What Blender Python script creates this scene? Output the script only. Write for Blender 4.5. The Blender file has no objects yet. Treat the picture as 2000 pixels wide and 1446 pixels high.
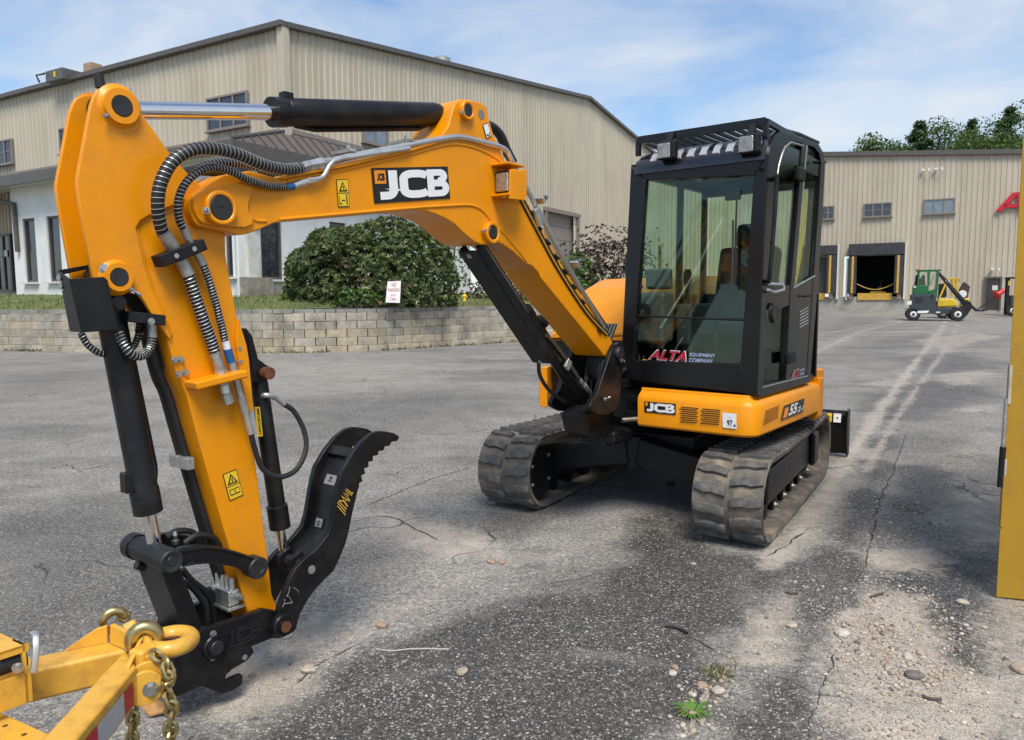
import bpy, math, random
import numpy as np
from mathutils import Vector, Matrix
random.seed(7); rng = np.random.default_rng(11)
SC = bpy.context.scene; COL = SC.collection
R = math.radians
# ---------------------------------------------------------------- camera
CAM_H, PITCH, ROLL, FPX = 1.5, R(5.5), R(0.3), 1470.0
cd = bpy.data.cameras.new('camera'); cam = bpy.data.objects.new('camera', cd); COL.objects.link(cam)
cd.sensor_width = 36; cd.lens = 36 * FPX / 2000; cd.clip_start = 0.05; cd.clip_end = 2000
_f = Vector((0, math.cos(PITCH), -math.sin(PITCH))); _r0 = Vector((1, 0, 0)); _u0 = _r0.cross(_f)
_r = _r0 * math.cos(ROLL) - _u0 * math.sin(ROLL); _u = _r.cross(_f)
CP = Vector((0, 0, CAM_H))
cam.matrix_world = Matrix(((_r.x, _u.x, -_f.x, CP.x), (_r.y, _u.y, -_f.y, CP.y), (_r.z, _u.z, -_f.z, CP.z), (0, 0, 0, 1)))
SC.camera = cam
# ---------------------------------------------------------------- sky and sun
SUN_EL, SUN_AZ = R(56), R(172)      # azimuth clockwise from +Y: the veiled sun stands high behind the camera
w = bpy.data.worlds.new('World'); SC.world = w; w.use_nodes = True
nt = w.node_tree; nt.nodes.clear(); N = nt.nodes.new; L = nt.links.new
out = N('ShaderNodeOutputWorld'); bg = N('ShaderNodeBackground'); bg.inputs['Strength'].default_value = 0.066
sky = N('ShaderNodeTexSky'); sky.sky_type = 'NISHITA'; sky.sun_disc = False
sky.sun_elevation = SUN_EL; sky.sun_rotation = SUN_AZ; sky.air_density = 1.2; sky.dust_density = .4; sky.ozone_density = 2.0
tc = N('ShaderNodeTexCoord'); sep = N('ShaderNodeSeparateXYZ'); L(tc.outputs['Generated'], sep.inputs[0])
ad = N('ShaderNodeMath'); ad.operation = 'ADD'; ad.inputs[1].default_value = 0.22; L(sep.outputs['Z'], ad.inputs[0])
dvx = N('ShaderNodeMath'); dvx.operation = 'DIVIDE'; L(sep.outputs['X'], dvx.inputs[0]); L(ad.outputs[0], dvx.inputs[1])
dvy = N('ShaderNodeMath'); dvy.operation = 'DIVIDE'; L(sep.outputs['Y'], dvy.inputs[0]); L(ad.outputs[0], dvy.inputs[1])
cmb = N('ShaderNodeCombineXYZ'); L(dvx.outputs[0], cmb.inputs[0]); L(dvy.outputs[0], cmb.inputs[1])
n1 = N('ShaderNodeTexNoise'); n1.inputs['Scale'].default_value = 1.5; n1.inputs['Detail'].default_value = 8; n1.inputs['Roughness'].default_value = .55; n1.inputs['Distortion'].default_value = .5
L(cmb.outputs[0], n1.inputs['Vector'])
rp = N('ShaderNodeValToRGB'); rp.color_ramp.elements[0].position = .38; rp.color_ramp.elements[0].color = (.10, .10, .10, 1)
rp.color_ramp.elements[1].position = .70; rp.color_ramp.elements[1].color = (.92, .92, .92, 1); L(n1.outputs['Fac'], rp.inputs[0])
mx = N('ShaderNodeMix'); mx.data_type = 'RGBA'; L(rp.outputs[0], mx.inputs['Factor'])
tn = N('ShaderNodeMix'); tn.data_type = 'RGBA'; tn.blend_type = 'MULTIPLY'; tn.inputs['Factor'].default_value = 1; tn.inputs['B'].default_value = (.64, .77, .90, 1); L(sky.outputs[0], tn.inputs['A']); L(tn.outputs['Result'], mx.inputs['A'])
mx.inputs['B'].default_value = (4.5, 4.75, 5.0, 1)
L(mx.outputs['Result'], bg.inputs['Color']); L(bg.outputs[0], out.inputs[0])
sd = bpy.data.lights.new('sun', 'SUN'); sd.energy = 1.5; sd.angle = R(24); sd.color = (1, .94, .85)
sun = bpy.data.objects.new('sun', sd); COL.objects.link(sun)
sdir = Vector((math.sin(SUN_AZ) * math.cos(SUN_EL), math.cos(SUN_AZ) * math.cos(SUN_EL), math.sin(SUN_EL)))
sun.rotation_euler = sdir.to_track_quat('Z', 'Y').to_euler()
vs = SC.view_settings; vs.view_transform = 'Standard'; vs.look = 'None'; vs.exposure = 1.45; vs.gamma = 1; vs.use_curve_mapping = False

# ---------------------------------------------------------------- measuring helpers (photo pixel -> point on a real plane)
def ray(x, y): return _f + _r * ((x - 1000) / FPX) - _u * ((y - 723) / FPX)
def gz(x, y, z=0.0):
    d = ray(x, y); return CP + d * ((z - CAM_H) / d.z)
def onp(x, y, p, n):
    d = ray(x, y); return CP + d * ((p - CP).dot(n) / d.dot(n))
def dep(x, y, Y):
    d = ray(x, y); return CP + d * (Y / d.y)
def ground_z(x, y):
    return 0.0003 * max(0.0, y - 13) ** 2 if y < 60 else 0.0003 * 47 ** 2
# ---------------------------------------------------------------- tagging
def tag(o, label=None, cat=None, group=None, kind=None):
    if label: o['label'] = label
    if cat: o['category'] = cat
    if group: o['group'] = group
    if kind: o['kind'] = kind
    return o
def empty(name, loc=(0, 0, 0), rz=0.0):
    o = bpy.data.objects.new(name, None); COL.objects.link(o); o.location = loc; o.rotation_euler = (0, 0, rz); o.empty_display_size = .2; return o
def link(name, me, parent=None, mat=None):
    if mat is not None and not me.materials: me.materials.append(mat)
    o = bpy.data.objects.new(name, me); COL.objects.link(o); o.parent = parent; return o
# ---------------------------------------------------------------- mesh builder
def frame(ax):
    ax = Vector(ax).normalized(); t = Vector((0, 0, 1)) if abs(ax.z) < .9 else Vector((1, 0, 0))
    a = ax.cross(t).normalized(); return a, ax.cross(a).normalized(), ax
class MB:
    def __init__(s): s.v = []; s.f = []
    def add(s, V, F):
        n = len(s.v); s.v += [tuple(p) for p in V]; s.f += [tuple(i + n for i in f) for f in F]; return s
    def box(s, c, d, ax=None):
        c = Vector(c); X, Y, Z = ax if ax else (Vector((1, 0, 0)), Vector((0, 1, 0)), Vector((0, 0, 1)))
        V = [c + X * (i * d[0] / 2) + Y * (j * d[1] / 2) + Z * (k * d[2] / 2) for i in (-1, 1) for j in (-1, 1) for k in (-1, 1)]
        return s.add(V, [(0, 1, 3, 2), (4, 6, 7, 5), (0, 4, 5, 1), (2, 3, 7, 6), (0, 2, 6, 4), (1, 5, 7, 3)])
    def bar(s, a, b, wd, ht, up=(0, 0, 1)):
        a = Vector(a); b = Vector(b); X = (b - a); l = X.length; X = X / l; up = Vector(up)
        Y = up.cross(X)
        if Y.length < 1e-3: Y = Vector((0, 1, 0)).cross(X)
        Y.normalize(); Z = X.cross(Y)
        return s.box((a + b) / 2, (l, wd, ht), (X, Y, Z))
    def loft(s, rings, caps=True, closed=False):
        n = len(rings[0]); V = [p for r in rings for p in r]; F = []
        m = len(rings)
        for i in range(m if closed else m - 1):
            for j in range(n):
                k = (j + 1) % n; i2 = (i + 1) % m
                F.append((i * n + j, i * n + k, i2 * n + k, i2 * n + j))
        if caps and not closed: F += [tuple(range(n - 1, -1, -1)), tuple((m - 1) * n + j for j in range(n))]
        return s.add(V, F)
    def prism(s, A, B): return s.loft([A, B])
    def cyl(s, a, b, r, r2=None, n=20):
        a = Vector(a); b = Vector(b); r2 = r if r2 is None else r2; X, Y, Z = frame(b - a)
        ring = lambda c, q: [c + X * (q * math.cos(2 * math.pi * i / n)) + Y * (q * math.sin(2 * math.pi * i / n)) for i in range(n)]
        return s.loft([ring(a, r), ring(b, r2)])
    def lathe(s, a, ax, prof, n=20):
        a = Vector(a); X, Y, Z = frame(ax)
        return s.loft([[a + Z * h + X * (q * math.cos(2 * math.pi * i / n)) + Y * (q * math.sin(2 * math.pi * i / n)) for i in range(n)] for q, h in prof])
    def tube(s, P, r, n=10, closed=False, flat=1.0):
        P = [Vector(p) for p in P]; m = len(P); rings = []; prev = None
        for i in range(m):
            if closed: T = P[(i + 1) % m] - P[i - 1]
            else: T = P[min(i + 1, m - 1)] - P[max(i - 1, 0)]
            T.normalize()
            if prev is None: A, B, _ = frame(T)
            else:
                A = prev - T * prev.dot(T); A.normalize(); B = T.cross(A)
            prev = A; rr = r[i] if isinstance(r, (list, tuple)) else r
            rings.append([P[i] + A * (rr * math.cos(2 * math.pi * k / n)) + B * (rr * flat * math.sin(2 * math.pi * k / n)) for k in range(n)])
        return s.loft(rings, closed=closed)
    def quad(s, a, b, c, d): return s.add([a, b, c, d], [(0, 1, 2, 3)])
    def mesh(s, name, mat=None, smooth=True, ang=32):
        me = bpy.data.meshes.new(name); me.from_pydata(s.v, [], s.f); me.validate(); me.update()
        if smooth:
            me.polygons.foreach_set('use_smooth', [True] * len(me.polygons)); me.set_sharp_from_angle(angle=R(ang))
        if mat is not None: me.materials.append(mat)
        return me
    def build(s, name, mat, parent=None, bevel=0.0, seg=2, smooth=True, ang=32):
        o = link(name, s.mesh(name, mat, smooth, ang), parent)
        if bevel:
            b = o.modifiers.new('bevel', 'BEVEL'); b.width = bevel; b.segments = seg; b.limit_method = 'ANGLE'; b.angle_limit = R(40); b.harden_normals = True
        return o
def spline(P, k=8):
    P = [Vector(p) for p in P]; out = []
    for i in range(len(P) - 1):
        a = P[max(i - 1, 0)]; b = P[i]; c = P[i + 1]; d = P[min(i + 2, len(P) - 1)]
        for j in range(k):
            t = j / k; out.append(.5 * ((2 * b) + (c - a) * t + (2 * a - 5 * b + 4 * c - d) * t * t + (3 * b - a - 3 * c + d) * t ** 3))
    out.append(P[-1]); return out
def resample(P, step):
    P = [Vector(p) for p in P]; out = [P[0]]; acc = 0.0
    for a, b in zip(P[:-1], P[1:]):
        l = (b - a).length
        if l < 1e-9: continue
        d = step - acc
        while d <= l: out.append(a + (b - a) * (d / l)); d += step
        acc = (acc + l) % step
    return out
def copy_tree(o, parent=None, depth=0):
    c = o.copy(); COL.objects.link(c); c.parent = parent
    for ch in list(o.children): copy_tree(ch, c)
    return c
# ---------------------------------------------------------------- materials
def mat(name, col, rough=.5, metal=0.0, var=.0, vs=6.0, bump=0.0, bs=60.0, coat=0.0, dirt=None, dirt_amt=0.0, dirt_s=3.0, spec=.5, streak=0.0, world=False, objrand=0.0):
    m = bpy.data.materials.new(name); m.use_nodes = True; t = m.node_tree; b = t.nodes['Principled BSDF']; n = t.nodes.new; l = t.links.new
    b.inputs['Roughness'].default_value = rough; b.inputs['Metallic'].default_value = metal; b.inputs['Specular IOR Level'].default_value = spec
    b.inputs['Coat Weight'].default_value = coat; b.inputs['Coat Roughness'].default_value = .12
    tcn = n('ShaderNodeTexCoord'); c4 = (*col, 1)
    if world: gp = n('ShaderNodeNewGeometry'); vec = gp.outputs['Position']
    else: vec = tcn.outputs['Object']
    b.inputs['Base Color'].default_value = c4; cur = None
    if var:
        no = n('ShaderNodeTexNoise'); no.inputs['Scale'].default_value = vs; no.inputs['Detail'].default_value = 6; no.inputs['Roughness'].default_value = .6; l(vec, no.inputs['Vector'])
        mr = n('ShaderNodeMapRange'); mr.inputs['From Min'].default_value = .3; mr.inputs['From Max'].default_value = .7; mr.inputs['To Min'].default_value = 1 - var; mr.inputs['To Max'].default_value = 1 + var; l(no.outputs['Fac'], mr.inputs['Value'])
        hm = n('ShaderNodeMix'); hm.data_type = 'RGBA'; hm.blend_type = 'MULTIPLY'; hm.inputs['Factor'].default_value = 1; hm.inputs['A'].default_value = c4; l(mr.outputs[0], hm.inputs['B']); cur = hm.outputs['Result']
    if dirt is not None and dirt_amt > 0:
        mp = n('ShaderNodeMapping'); l(vec, mp.inputs['Vector'])
        if streak: mp.inputs['Scale'].default_value = (1, 1, streak)
        nd = n('ShaderNodeTexNoise'); nd.inputs['Scale'].default_value = dirt_s; nd.inputs['Detail'].default_value = 9; nd.inputs['Roughness'].default_value = .68; l(mp.outputs[0], nd.inputs['Vector'])
        md = n('ShaderNodeMapRange'); md.inputs['From Min'].default_value = .48; md.inputs['From Max'].default_value = .72; md.inputs['To Max'].default_value = dirt_amt; l(nd.outputs['Fac'], md.inputs['Value'])
        mm = n('ShaderNodeMix'); mm.data_type = 'RGBA'; l(md.outputs[0], mm.inputs['Factor']); mm.inputs['B'].default_value = (*dirt, 1)
        if cur is not None: l(cur, mm.inputs['A'])
        else: mm.inputs['A'].default_value = c4
        cur = mm.outputs['Result']
        ro = n('ShaderNodeMapRange'); ro.inputs['To Min'].default_value = rough; ro.inputs['To Max'].default_value = min(1, rough + .4); l(md.outputs[0], ro.inputs['Value']); l(ro.outputs[0], b.inputs['Roughness'])
    if objrand and cur is not None:
        oi = n('ShaderNodeObjectInfo'); mo = n('ShaderNodeMapRange'); mo.inputs['To Min'].default_value = 1 - objrand; mo.inputs['To Max'].default_value = 1 + objrand; l(oi.outputs['Random'], mo.inputs['Value'])
        mq = n('ShaderNodeMix'); mq.data_type = 'RGBA'; mq.blend_type = 'MULTIPLY'; mq.inputs['Factor'].default_value = 1; l(cur, mq.inputs['A']); l(mo.outputs[0], mq.inputs['B']); cur = mq.outputs['Result']
    if cur is not None: l(cur, b.inputs['Base Color'])
    if bump:
        nb = n('ShaderNodeTexNoise'); nb.inputs['Scale'].default_value = bs; nb.inputs['Detail'].default_value = 5; l(vec, nb.inputs['Vector'])
        bp = n('ShaderNodeBump'); bp.inputs['Strength'].default_value = bump; bp.inputs['Distance'].default_value = .01; l(nb.outputs['Fac'], bp.inputs['Height']); l(bp.outputs[0], b.inputs['Normal'])
    return m
def glass(name, tint, refl=.9, rough=.02):
    m = bpy.data.materials.new(name); m.use_nodes = True; t = m.node_tree; t.nodes.clear(); n = t.nodes.new; l = t.links.new
    o = n('ShaderNodeOutputMaterial'); tr = n('ShaderNodeBsdfTransparent'); tr.inputs[0].default_value = (*tint, 1)
    gl = n('ShaderNodeBsdfGlossy'); gl.inputs['Roughness'].default_value = rough; gl.inputs['Color'].default_value = (refl, refl, refl, 1)
    fr = n('ShaderNodeFresnel'); fr.inputs['IOR'].default_value = 1.85
    mxs = n('ShaderNodeMixShader'); gm = n('ShaderNodeNewGeometry'); iv_ = n('ShaderNodeMath'); iv_.operation = 'SUBTRACT'; iv_.inputs[0].default_value = 1.0; l(gm.outputs['Backfacing'], iv_.inputs[1]); mu = n('ShaderNodeMath'); mu.operation = 'MULTIPLY'; l(fr.outputs[0], mu.inputs[0]); l(iv_.outputs[0], mu.inputs[1]); l(mu.outputs[0], mxs.inputs[0]); l(tr.outputs[0], mxs.inputs[1]); l(gl.outputs[0], mxs.inputs[2]); l(mxs.outputs[0], o.inputs[0]); return m
YEL = (.80, .285, .0)
SC.cycles.use_adaptive_sampling = True; SC.cycles.adaptive_threshold = .02; SC.cycles.max_bounces = 7; SC.cycles.diffuse_bounces = 3; SC.cycles.glossy_bounces = 3; SC.cycles.transmission_bounces = 4; SC.cycles.transparent_max_bounces = 12; SC.cycles.caustics_reflective = False; SC.cycles.caustics_refractive = False
M = {}
M['paint'] = mat('excavator_paint', YEL, .36, var=.04, vs=3, coat=.0, dirt=(.36, .17, .05), dirt_amt=.26, dirt_s=10, bump=.14, bs=6, spec=.38)
M['black'] = mat('black_paint', (.007, .007, .008), .36, var=.15, vs=8, dirt=(.07, .062, .055), dirt_amt=.24, dirt_s=9, bump=.04, bs=200, spec=.3)
M['blackmatte'] = mat('black_matte', (.009, .009, .010), .55, var=.2, vs=9, dirt=(.06, .055, .05), dirt_amt=.15, dirt_s=9, spec=.3)
M['cabblack'] = mat('cab_black', (.0055, .0055, .0065), .27, var=.1, vs=8, spec=.4)
M['rubberhose'] = mat('hose_rubber', (.012, .012, .012), .55)
M['chrome'] = mat('chrome_rod', (.78, .77, .76), .09, 1.0, var=.05, vs=20)
M['zinc'] = mat('zinc_plate', (.62, .62, .60), .42, .9, var=.15, vs=30)
M['zincdull'] = mat('zinc_dull', (.42, .42, .40), .5, .8, var=.25, vs=40)
M['steel'] = mat('bolt_steel', (.5, .49, .46), .35, 1.0, var=.15, vs=60)
M['pin'] = mat('pin_end', (.018, .018, .02), .5, var=.3, vs=60)
M['rust'] = mat('rusty_pin', (.16, .06, .03), .7, .3, var=.4, vs=50)
M['white'] = mat('white_vinyl', (.80, .80, .80), .4)
M['inkblack'] = mat('black_vinyl', (.010, .010, .011), .35)
M['inkorange'] = mat('orange_vinyl', (.82, .27, .01), .35)
M['inkyellow'] = mat('yellow_vinyl', (.80, .52, .02), .4)
M['inkred'] = mat('red_vinyl', (.42, .01, .04), .35)
M['inkgold'] = mat('gold_vinyl', (.55, .33, .06), .35)
M['inkblue'] = mat('blue_vinyl', (.35, .42, .62), .35)
M['bluecap'] = mat('blue_cap', (.015, .10, .30), .45)
M['glass'] = glass('cab_glass', (.82, .90, .84))
M['glassdark'] = glass('tinted_glass', (.86, .93, .88))
M['plategrey'] = mat('plate_grey', (.22, .22, .21), .5)
M['lens'] = mat('lamp_lens', (.36, .35, .33), .12, .6, var=.35, vs=45, bump=.5, bs=120)
def rubber():
    m = mat('track_rubber', (.12, .105, .088), .85, var=.3, vs=14, dirt=(.34, .27, .19), dirt_amt=.9, dirt_s=6, bump=.25, bs=70); return m
M['track'] = rubber()
M['lug'] = mat('track_lug_rubber', (.082, .079, .076), .78, var=.4, vs=18, dirt=(.27, .22, .165), dirt_amt=.5, dirt_s=9, bump=.2, bs=80, world=True)
# ================================================================ GROUND
def vnoise(x, y, seed=0):
    def h(i, j):
        q = np.sin(i * 127.1 + j * 311.7 + seed * 74.7) * 43758.5453; return q - np.floor(q)
    xi = np.floor(x); yi = np.floor(y); xf = x - xi; yf = y - yi
    u = xf * xf * (3 - 2 * xf); v = yf * yf * (3 - 2 * yf)
    a = h(xi, yi); b = h(xi + 1, yi); c = h(xi, yi + 1); d = h(xi + 1, yi + 1)
    return (a * (1 - u) + b * u) * (1 - v) + (c * (1 - u) + d * u) * v
def fbm(x, y, s, seed=0, o=4):
    t = 0; a = .5; f = s
    for k in range(o): t = t + a * (vnoise(x * f, y * f, seed + k) - .5); a *= .55; f *= 2.03
    return t
def poly_sd(X, Y, P):
    d = np.full(X.shape, 1e9); ins = np.zeros(X.shape, bool); n = len(P)
    for i in range(n):
        x0, y0 = P[i]; x1, y1 = P[(i + 1) % n]; ex, ey = x1 - x0, y1 - y0
        t = np.clip(((X - x0) * ex + (Y - y0) * ey) / (ex * ex + ey * ey), 0, 1)
        d = np.minimum(d, np.hypot(X - x0 - t * ex, Y - y0 - t * ey))
        c = ((y0 > Y) != (y1 > Y)) & (X < (x1 - x0) * (Y - y0) / (y1 - y0 + 1e-12) + x0); ins ^= c
    return np.where(ins, -d, d)
def line_d(X, Y, P):
    d = np.full(X.shape, 1e9)
    for (x0, y0), (x1, y1) in zip(P[:-1], P[1:]):
        ex, ey = x1 - x0, y1 - y0; t = np.clip(((X - x0) * ex + (Y - y0) * ey) / (ex * ex + ey * ey), 0, 1)
        d = np.minimum(d, np.hypot(X - x0 - t * ex, Y - y0 - t * ey))
    return d
def W2(px): return [(lambda q: (q.x, q.y))(gz(*p)) for p in px]
xs = np.concatenate([-np.geomspace(300, 21, 12), np.arange(-20, -4.2, .22), np.arange(-4.1, 5.0, .034), np.arange(5.05, 13, .085), np.arange(13, 34, .28), np.geomspace(35, 300, 10)])
ys = np.concatenate([[-300, -120, -50, -20, -8, -3, 0, 1.0, 1.7], np.arange(2.2, 8.0, .034), 8.0 * 1.012 ** np.arange(0, 150), np.geomspace(50, 900, 16)])
GX, GY = np.meshgrid(xs, ys); nx, ny = len(xs), len(ys)
GZ = 0.0003 * np.clip(GY - 13, 0, 47) ** 2
near = np.clip((11 - GY) / 4, 0, 1) * (np.abs(GX) < 6)
wob = fbm(GX, GY, .9, 3)
sd_ = lambda P, soft, amp=.55, s=2.6, seed=5: np.clip(.5 - (poly_sd(GX, GY, P) + amp * fbm(GX, GY, s, seed)) / soft, 0, 1)
# --- sand and grit washed over the asphalt
sand = np.zeros_like(GX)
for px, soft, st in [
    ([(430, 1400), (500, 1290), (560, 1235), (640, 1205), (700, 1235), (660, 1280), (590, 1340), (500, 1380)], .22, .95),
    ([(690, 1000), (760, 985), (830, 1010), (940, 1030), (1010, 1040), (990, 1085), (880, 1120), (800, 1090), (720, 1060)], .30, .80),
    ([(640, 1180), (760, 1120), (900, 1080), (1120, 1050), (1150, 1080), (960, 1130), (820, 1190), (720, 1250)], .45, .42),
    ([(1600, 1215), (1650, 1150), (1720, 1115), (1790, 1135), (1840, 1200), (1890, 1300), (1915, 1480), (1590, 1480), (1625, 1350), (1645, 1270)], .18, 1.0),
    ([(1405, 1310), (1470, 1230), (1545, 1130), (1610, 1125), (1560, 1210), (1500, 1290), (1450, 1330)], .16, .8),
    ([(1690, 1110), (1700, 1075), (1800, 1075), (1850, 1090), (1800, 1120)], .2, .8),
    ([(1820, 1020), (1860, 960), (1960, 940), (2060, 1000), (2000, 1060), (1900, 1075)], .4, .7),
    ([(1880, 1180), (1960, 1130), (2200, 1150), (2200, 1500), (1930, 1500)], .35, .6),
    ([(1500, 1090), (1560, 1010), (1640, 900), (1690, 850), (1700, 880), (1640, 960), (1570, 1060)], .2, .55),
    ([(0, 1446), (60, 1330), (260, 1290), (330, 1330), (300, 1446)], .3, .45),
    ([(700, 930), (930, 950), (940, 990), (800, 1000)], .5, .35),
    ([(1100, 920), (1330, 900), (1400, 960), (1350, 1040), (1150, 1020)], .5, .35),
    ([(-40, 760), (300, 700), (900, 705), (1010, 740), (700, 790), (100, 800)], 3.0, .42)]:
    sand = np.maximum(sand, st * sd_(W2(px), soft))
for px, wd_, st in [([(1500, 1105), (1560, 1045), (1610, 970), (1660, 890), (1722, 795), (1790, 705), (1850, 632)], .11, .85), ([(1690, 920), (1752, 815), (1800, 745), (1842, 690), (1870, 640)], .08, .7), ([(640, 1275), (760, 1195), (900, 1130), (1080, 1085), (1200, 1045)], .13, .45), ([(1590, 690), (1680, 652), (1780, 632)], .16, .6), ([(1590, 660), (1700, 640), (1800, 628)], .2, .5)]:
    sand = np.maximum(sand, st * np.exp(-(line_d(GX, GY, W2(px)) / (wd_ * (1 + 2.2 * fbm(GX, GY, 2.3, 35)))) ** 2))
for px in ([(1770, 668), (1900, 652), (1960, 660), (1850, 690)], [(1800, 735), (1930, 720), (1960, 740), (1860, 756)], [(1830, 803), (1950, 780), (1960, 800), (1880, 818)], [(1780, 885), (1930, 850), (1950, 890), (1850, 912)], [(1700, 745), (1780, 735), (1800, 748), (1720, 760)]):
    sand = np.maximum(sand, .62 * sd_(W2(px), .5, .9, 1.4, 55))
# --- newer, darker asphalt, oil and damp
dark = np.zeros_like(GX)
for px, soft, st in [
    ([(400, 1500), (560, 1360), (640, 1290), (720, 1240), (830, 1195), (1000, 1168), (1140, 1140), (1225, 1062), (1290, 1012), (1360, 1022), (1400, 1065), (1490, 1092), (1530, 1118), (1450, 1225), (1405, 1310), (1340, 1400), (1310, 1500)], .14, .90),
    ([(1556, 1140), (1600, 1060), (1650, 985), (1700, 890), (1745, 800), (1765, 790), (1745, 900), (1712, 1000), (1700, 1070), (1652, 1170), (1640, 1240), (1622, 1320), (1580, 1500), (1380, 1500), (1440, 1380), (1500, 1300)], .10, .85),
    ([(1190, 1060), (1240, 1010), (1300, 1005), (1350, 1040), (1345, 1110), (1260, 1130)], .25, 1.0),
    ([(1055, 1078), (1085, 1068), (1105, 1080), (1085, 1090)], .1, .9),
    ([(1040, 1102), (1065, 1095), (1078, 1104), (1058, 1110)], .08, 1.0),
    ([(1745, 970), (1775, 905), (1850, 925), (1870, 965), (1790, 1000), (1750, 990)], .16, .9),
    ([(1730, 1130), (1770, 1095), (1880, 1085), (1935, 1200), (1905, 1290), (1810, 1200)], .2, 1.0),
    ([(940, 1020), (1030, 1000), (1100, 1012), (1040, 1034), (960, 1040)], .25, .6),
    ([(-100, 1040), (120, 985), (300, 975), (430, 1040), (480, 1110), (430, 1200), (330, 1260), (100, 1240), (-100, 1330)], .7, .62),
    ([(480, 1130), (620, 1070), (700, 1090), (640, 1160), (520, 1210)], .5, .55),
    ([(1690, 770), (1780, 742), (1900, 745), (1950, 775), (1800, 822), (1700, 825)], .5, .75),
    ([(1740, 700), (1880, 688), (1960, 712), (1820, 733)], .8, .65), ([(1640, 690), (1720, 668), (1900, 655), (1960, 668), (1800, 684)], 1.5, .5),
    ([(1700, 850), (1800, 842), (1890, 862), (1830, 895), (1720, 900)], .4, .5),
    ([(0, 730), (250, 715), (420, 735), (220, 765), (0, 770)], 1.6, .4), ([(520, 790), (900, 760), (1000, 790), (760, 850), (540, 860)], 1.6, .45), ([(1590, 640), (1700, 628), (1740, 640), (1620, 660)], 2.5, .45)]:
    dark = np.maximum(dark, st * sd_(W2(px), soft, .5, 2.2, 21))
# --- dry dust: general greying of the old surface, in drifts and wheel streaks
dust = .90 + .12 * np.clip((GY - 5) / 6, 0, 1) + 1.5 * fbm(GX * .28, GY * 1.0, .8, 40) + .9 * fbm(GX, GY, .22, 60) + .7 * fbm(GX * .5, GY * 1.6, 1.9, 75)
for px, wd_, st in [([(1500, 1095), (1590, 1000), (1660, 890), (1722, 795), (1790, 705), (1850, 632)], .16, .9), ([(1700, 905), (1752, 815), (1800, 745), (1842, 690)], .12, .7), ([(560, 1330), (640, 1262), (760, 1190), (900, 1128), (1080, 1085), (1220, 1030), (1340, 965)], .22, 1.0), ([(620, 1215), (760, 1150), (900, 1100), (1060, 1060)], .25, .6),
                    ([(0, 800), (300, 760), (700, 735), (1000, 760)], .5, .5), ([(0, 725), (400, 705), (900, 712)], .7, .5), ([(1590, 690), (1680, 650), (1780, 630)], .35, .5), ([(1750, 900), (1850, 880), (1940, 850)], .2, .6), ([(1720, 840), (1800, 838), (1930, 815)], .2, .5), ([(1840, 800), (1930, 790)], .25, .6), ([(-50, 905), (200, 860), (520, 850)], .35, .35)]:
    dust = dust + st * np.exp(-(line_d(GX, GY, W2(px)) / (wd_ * (1 + 1.6 * fbm(GX, GY, 1.7, 33)))) ** 2) * (.55 + 1.2 * fbm(GX, GY, 3.1, 91) + .3)
dust = np.clip(dust, 0, 1.3)
hgt = near * (.012 * fbm(GX, GY, 1.3, 9) + .004 * fbm(GX, GY, 8, 13))
GZ = GZ + hgt - .004
me = bpy.data.meshes.new('ground')
V = np.stack([GX, GY, GZ], -1).reshape(-1, 3)
ii = np.arange(ny * nx).reshape(ny, nx); F = np.stack([ii[:-1, :-1], ii[:-1, 1:], ii[1:, 1:], ii[1:, :-1]], -1).reshape(-1, 4)
me.vertices.add(len(V)); me.vertices.foreach_set('co', V.ravel()); me.loops.add(F.size); me.loops.foreach_set('vertex_index', F.ravel().astype(np.int32))
me.polygons.add(len(F)); me.polygons.foreach_set('loop_start', np.arange(0, F.size, 4, dtype=np.int32)); me.polygons.foreach_set('use_smooth', np.ones(len(F), bool)); me.update(); me.validate()
at = me.color_attributes.new('stains', 'FLOAT_COLOR', 'POINT')
at.data.foreach_set('color', np.stack([sand, dark, dust, np.ones_like(sand)], -1).reshape(-1).astype(np.float32))
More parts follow.
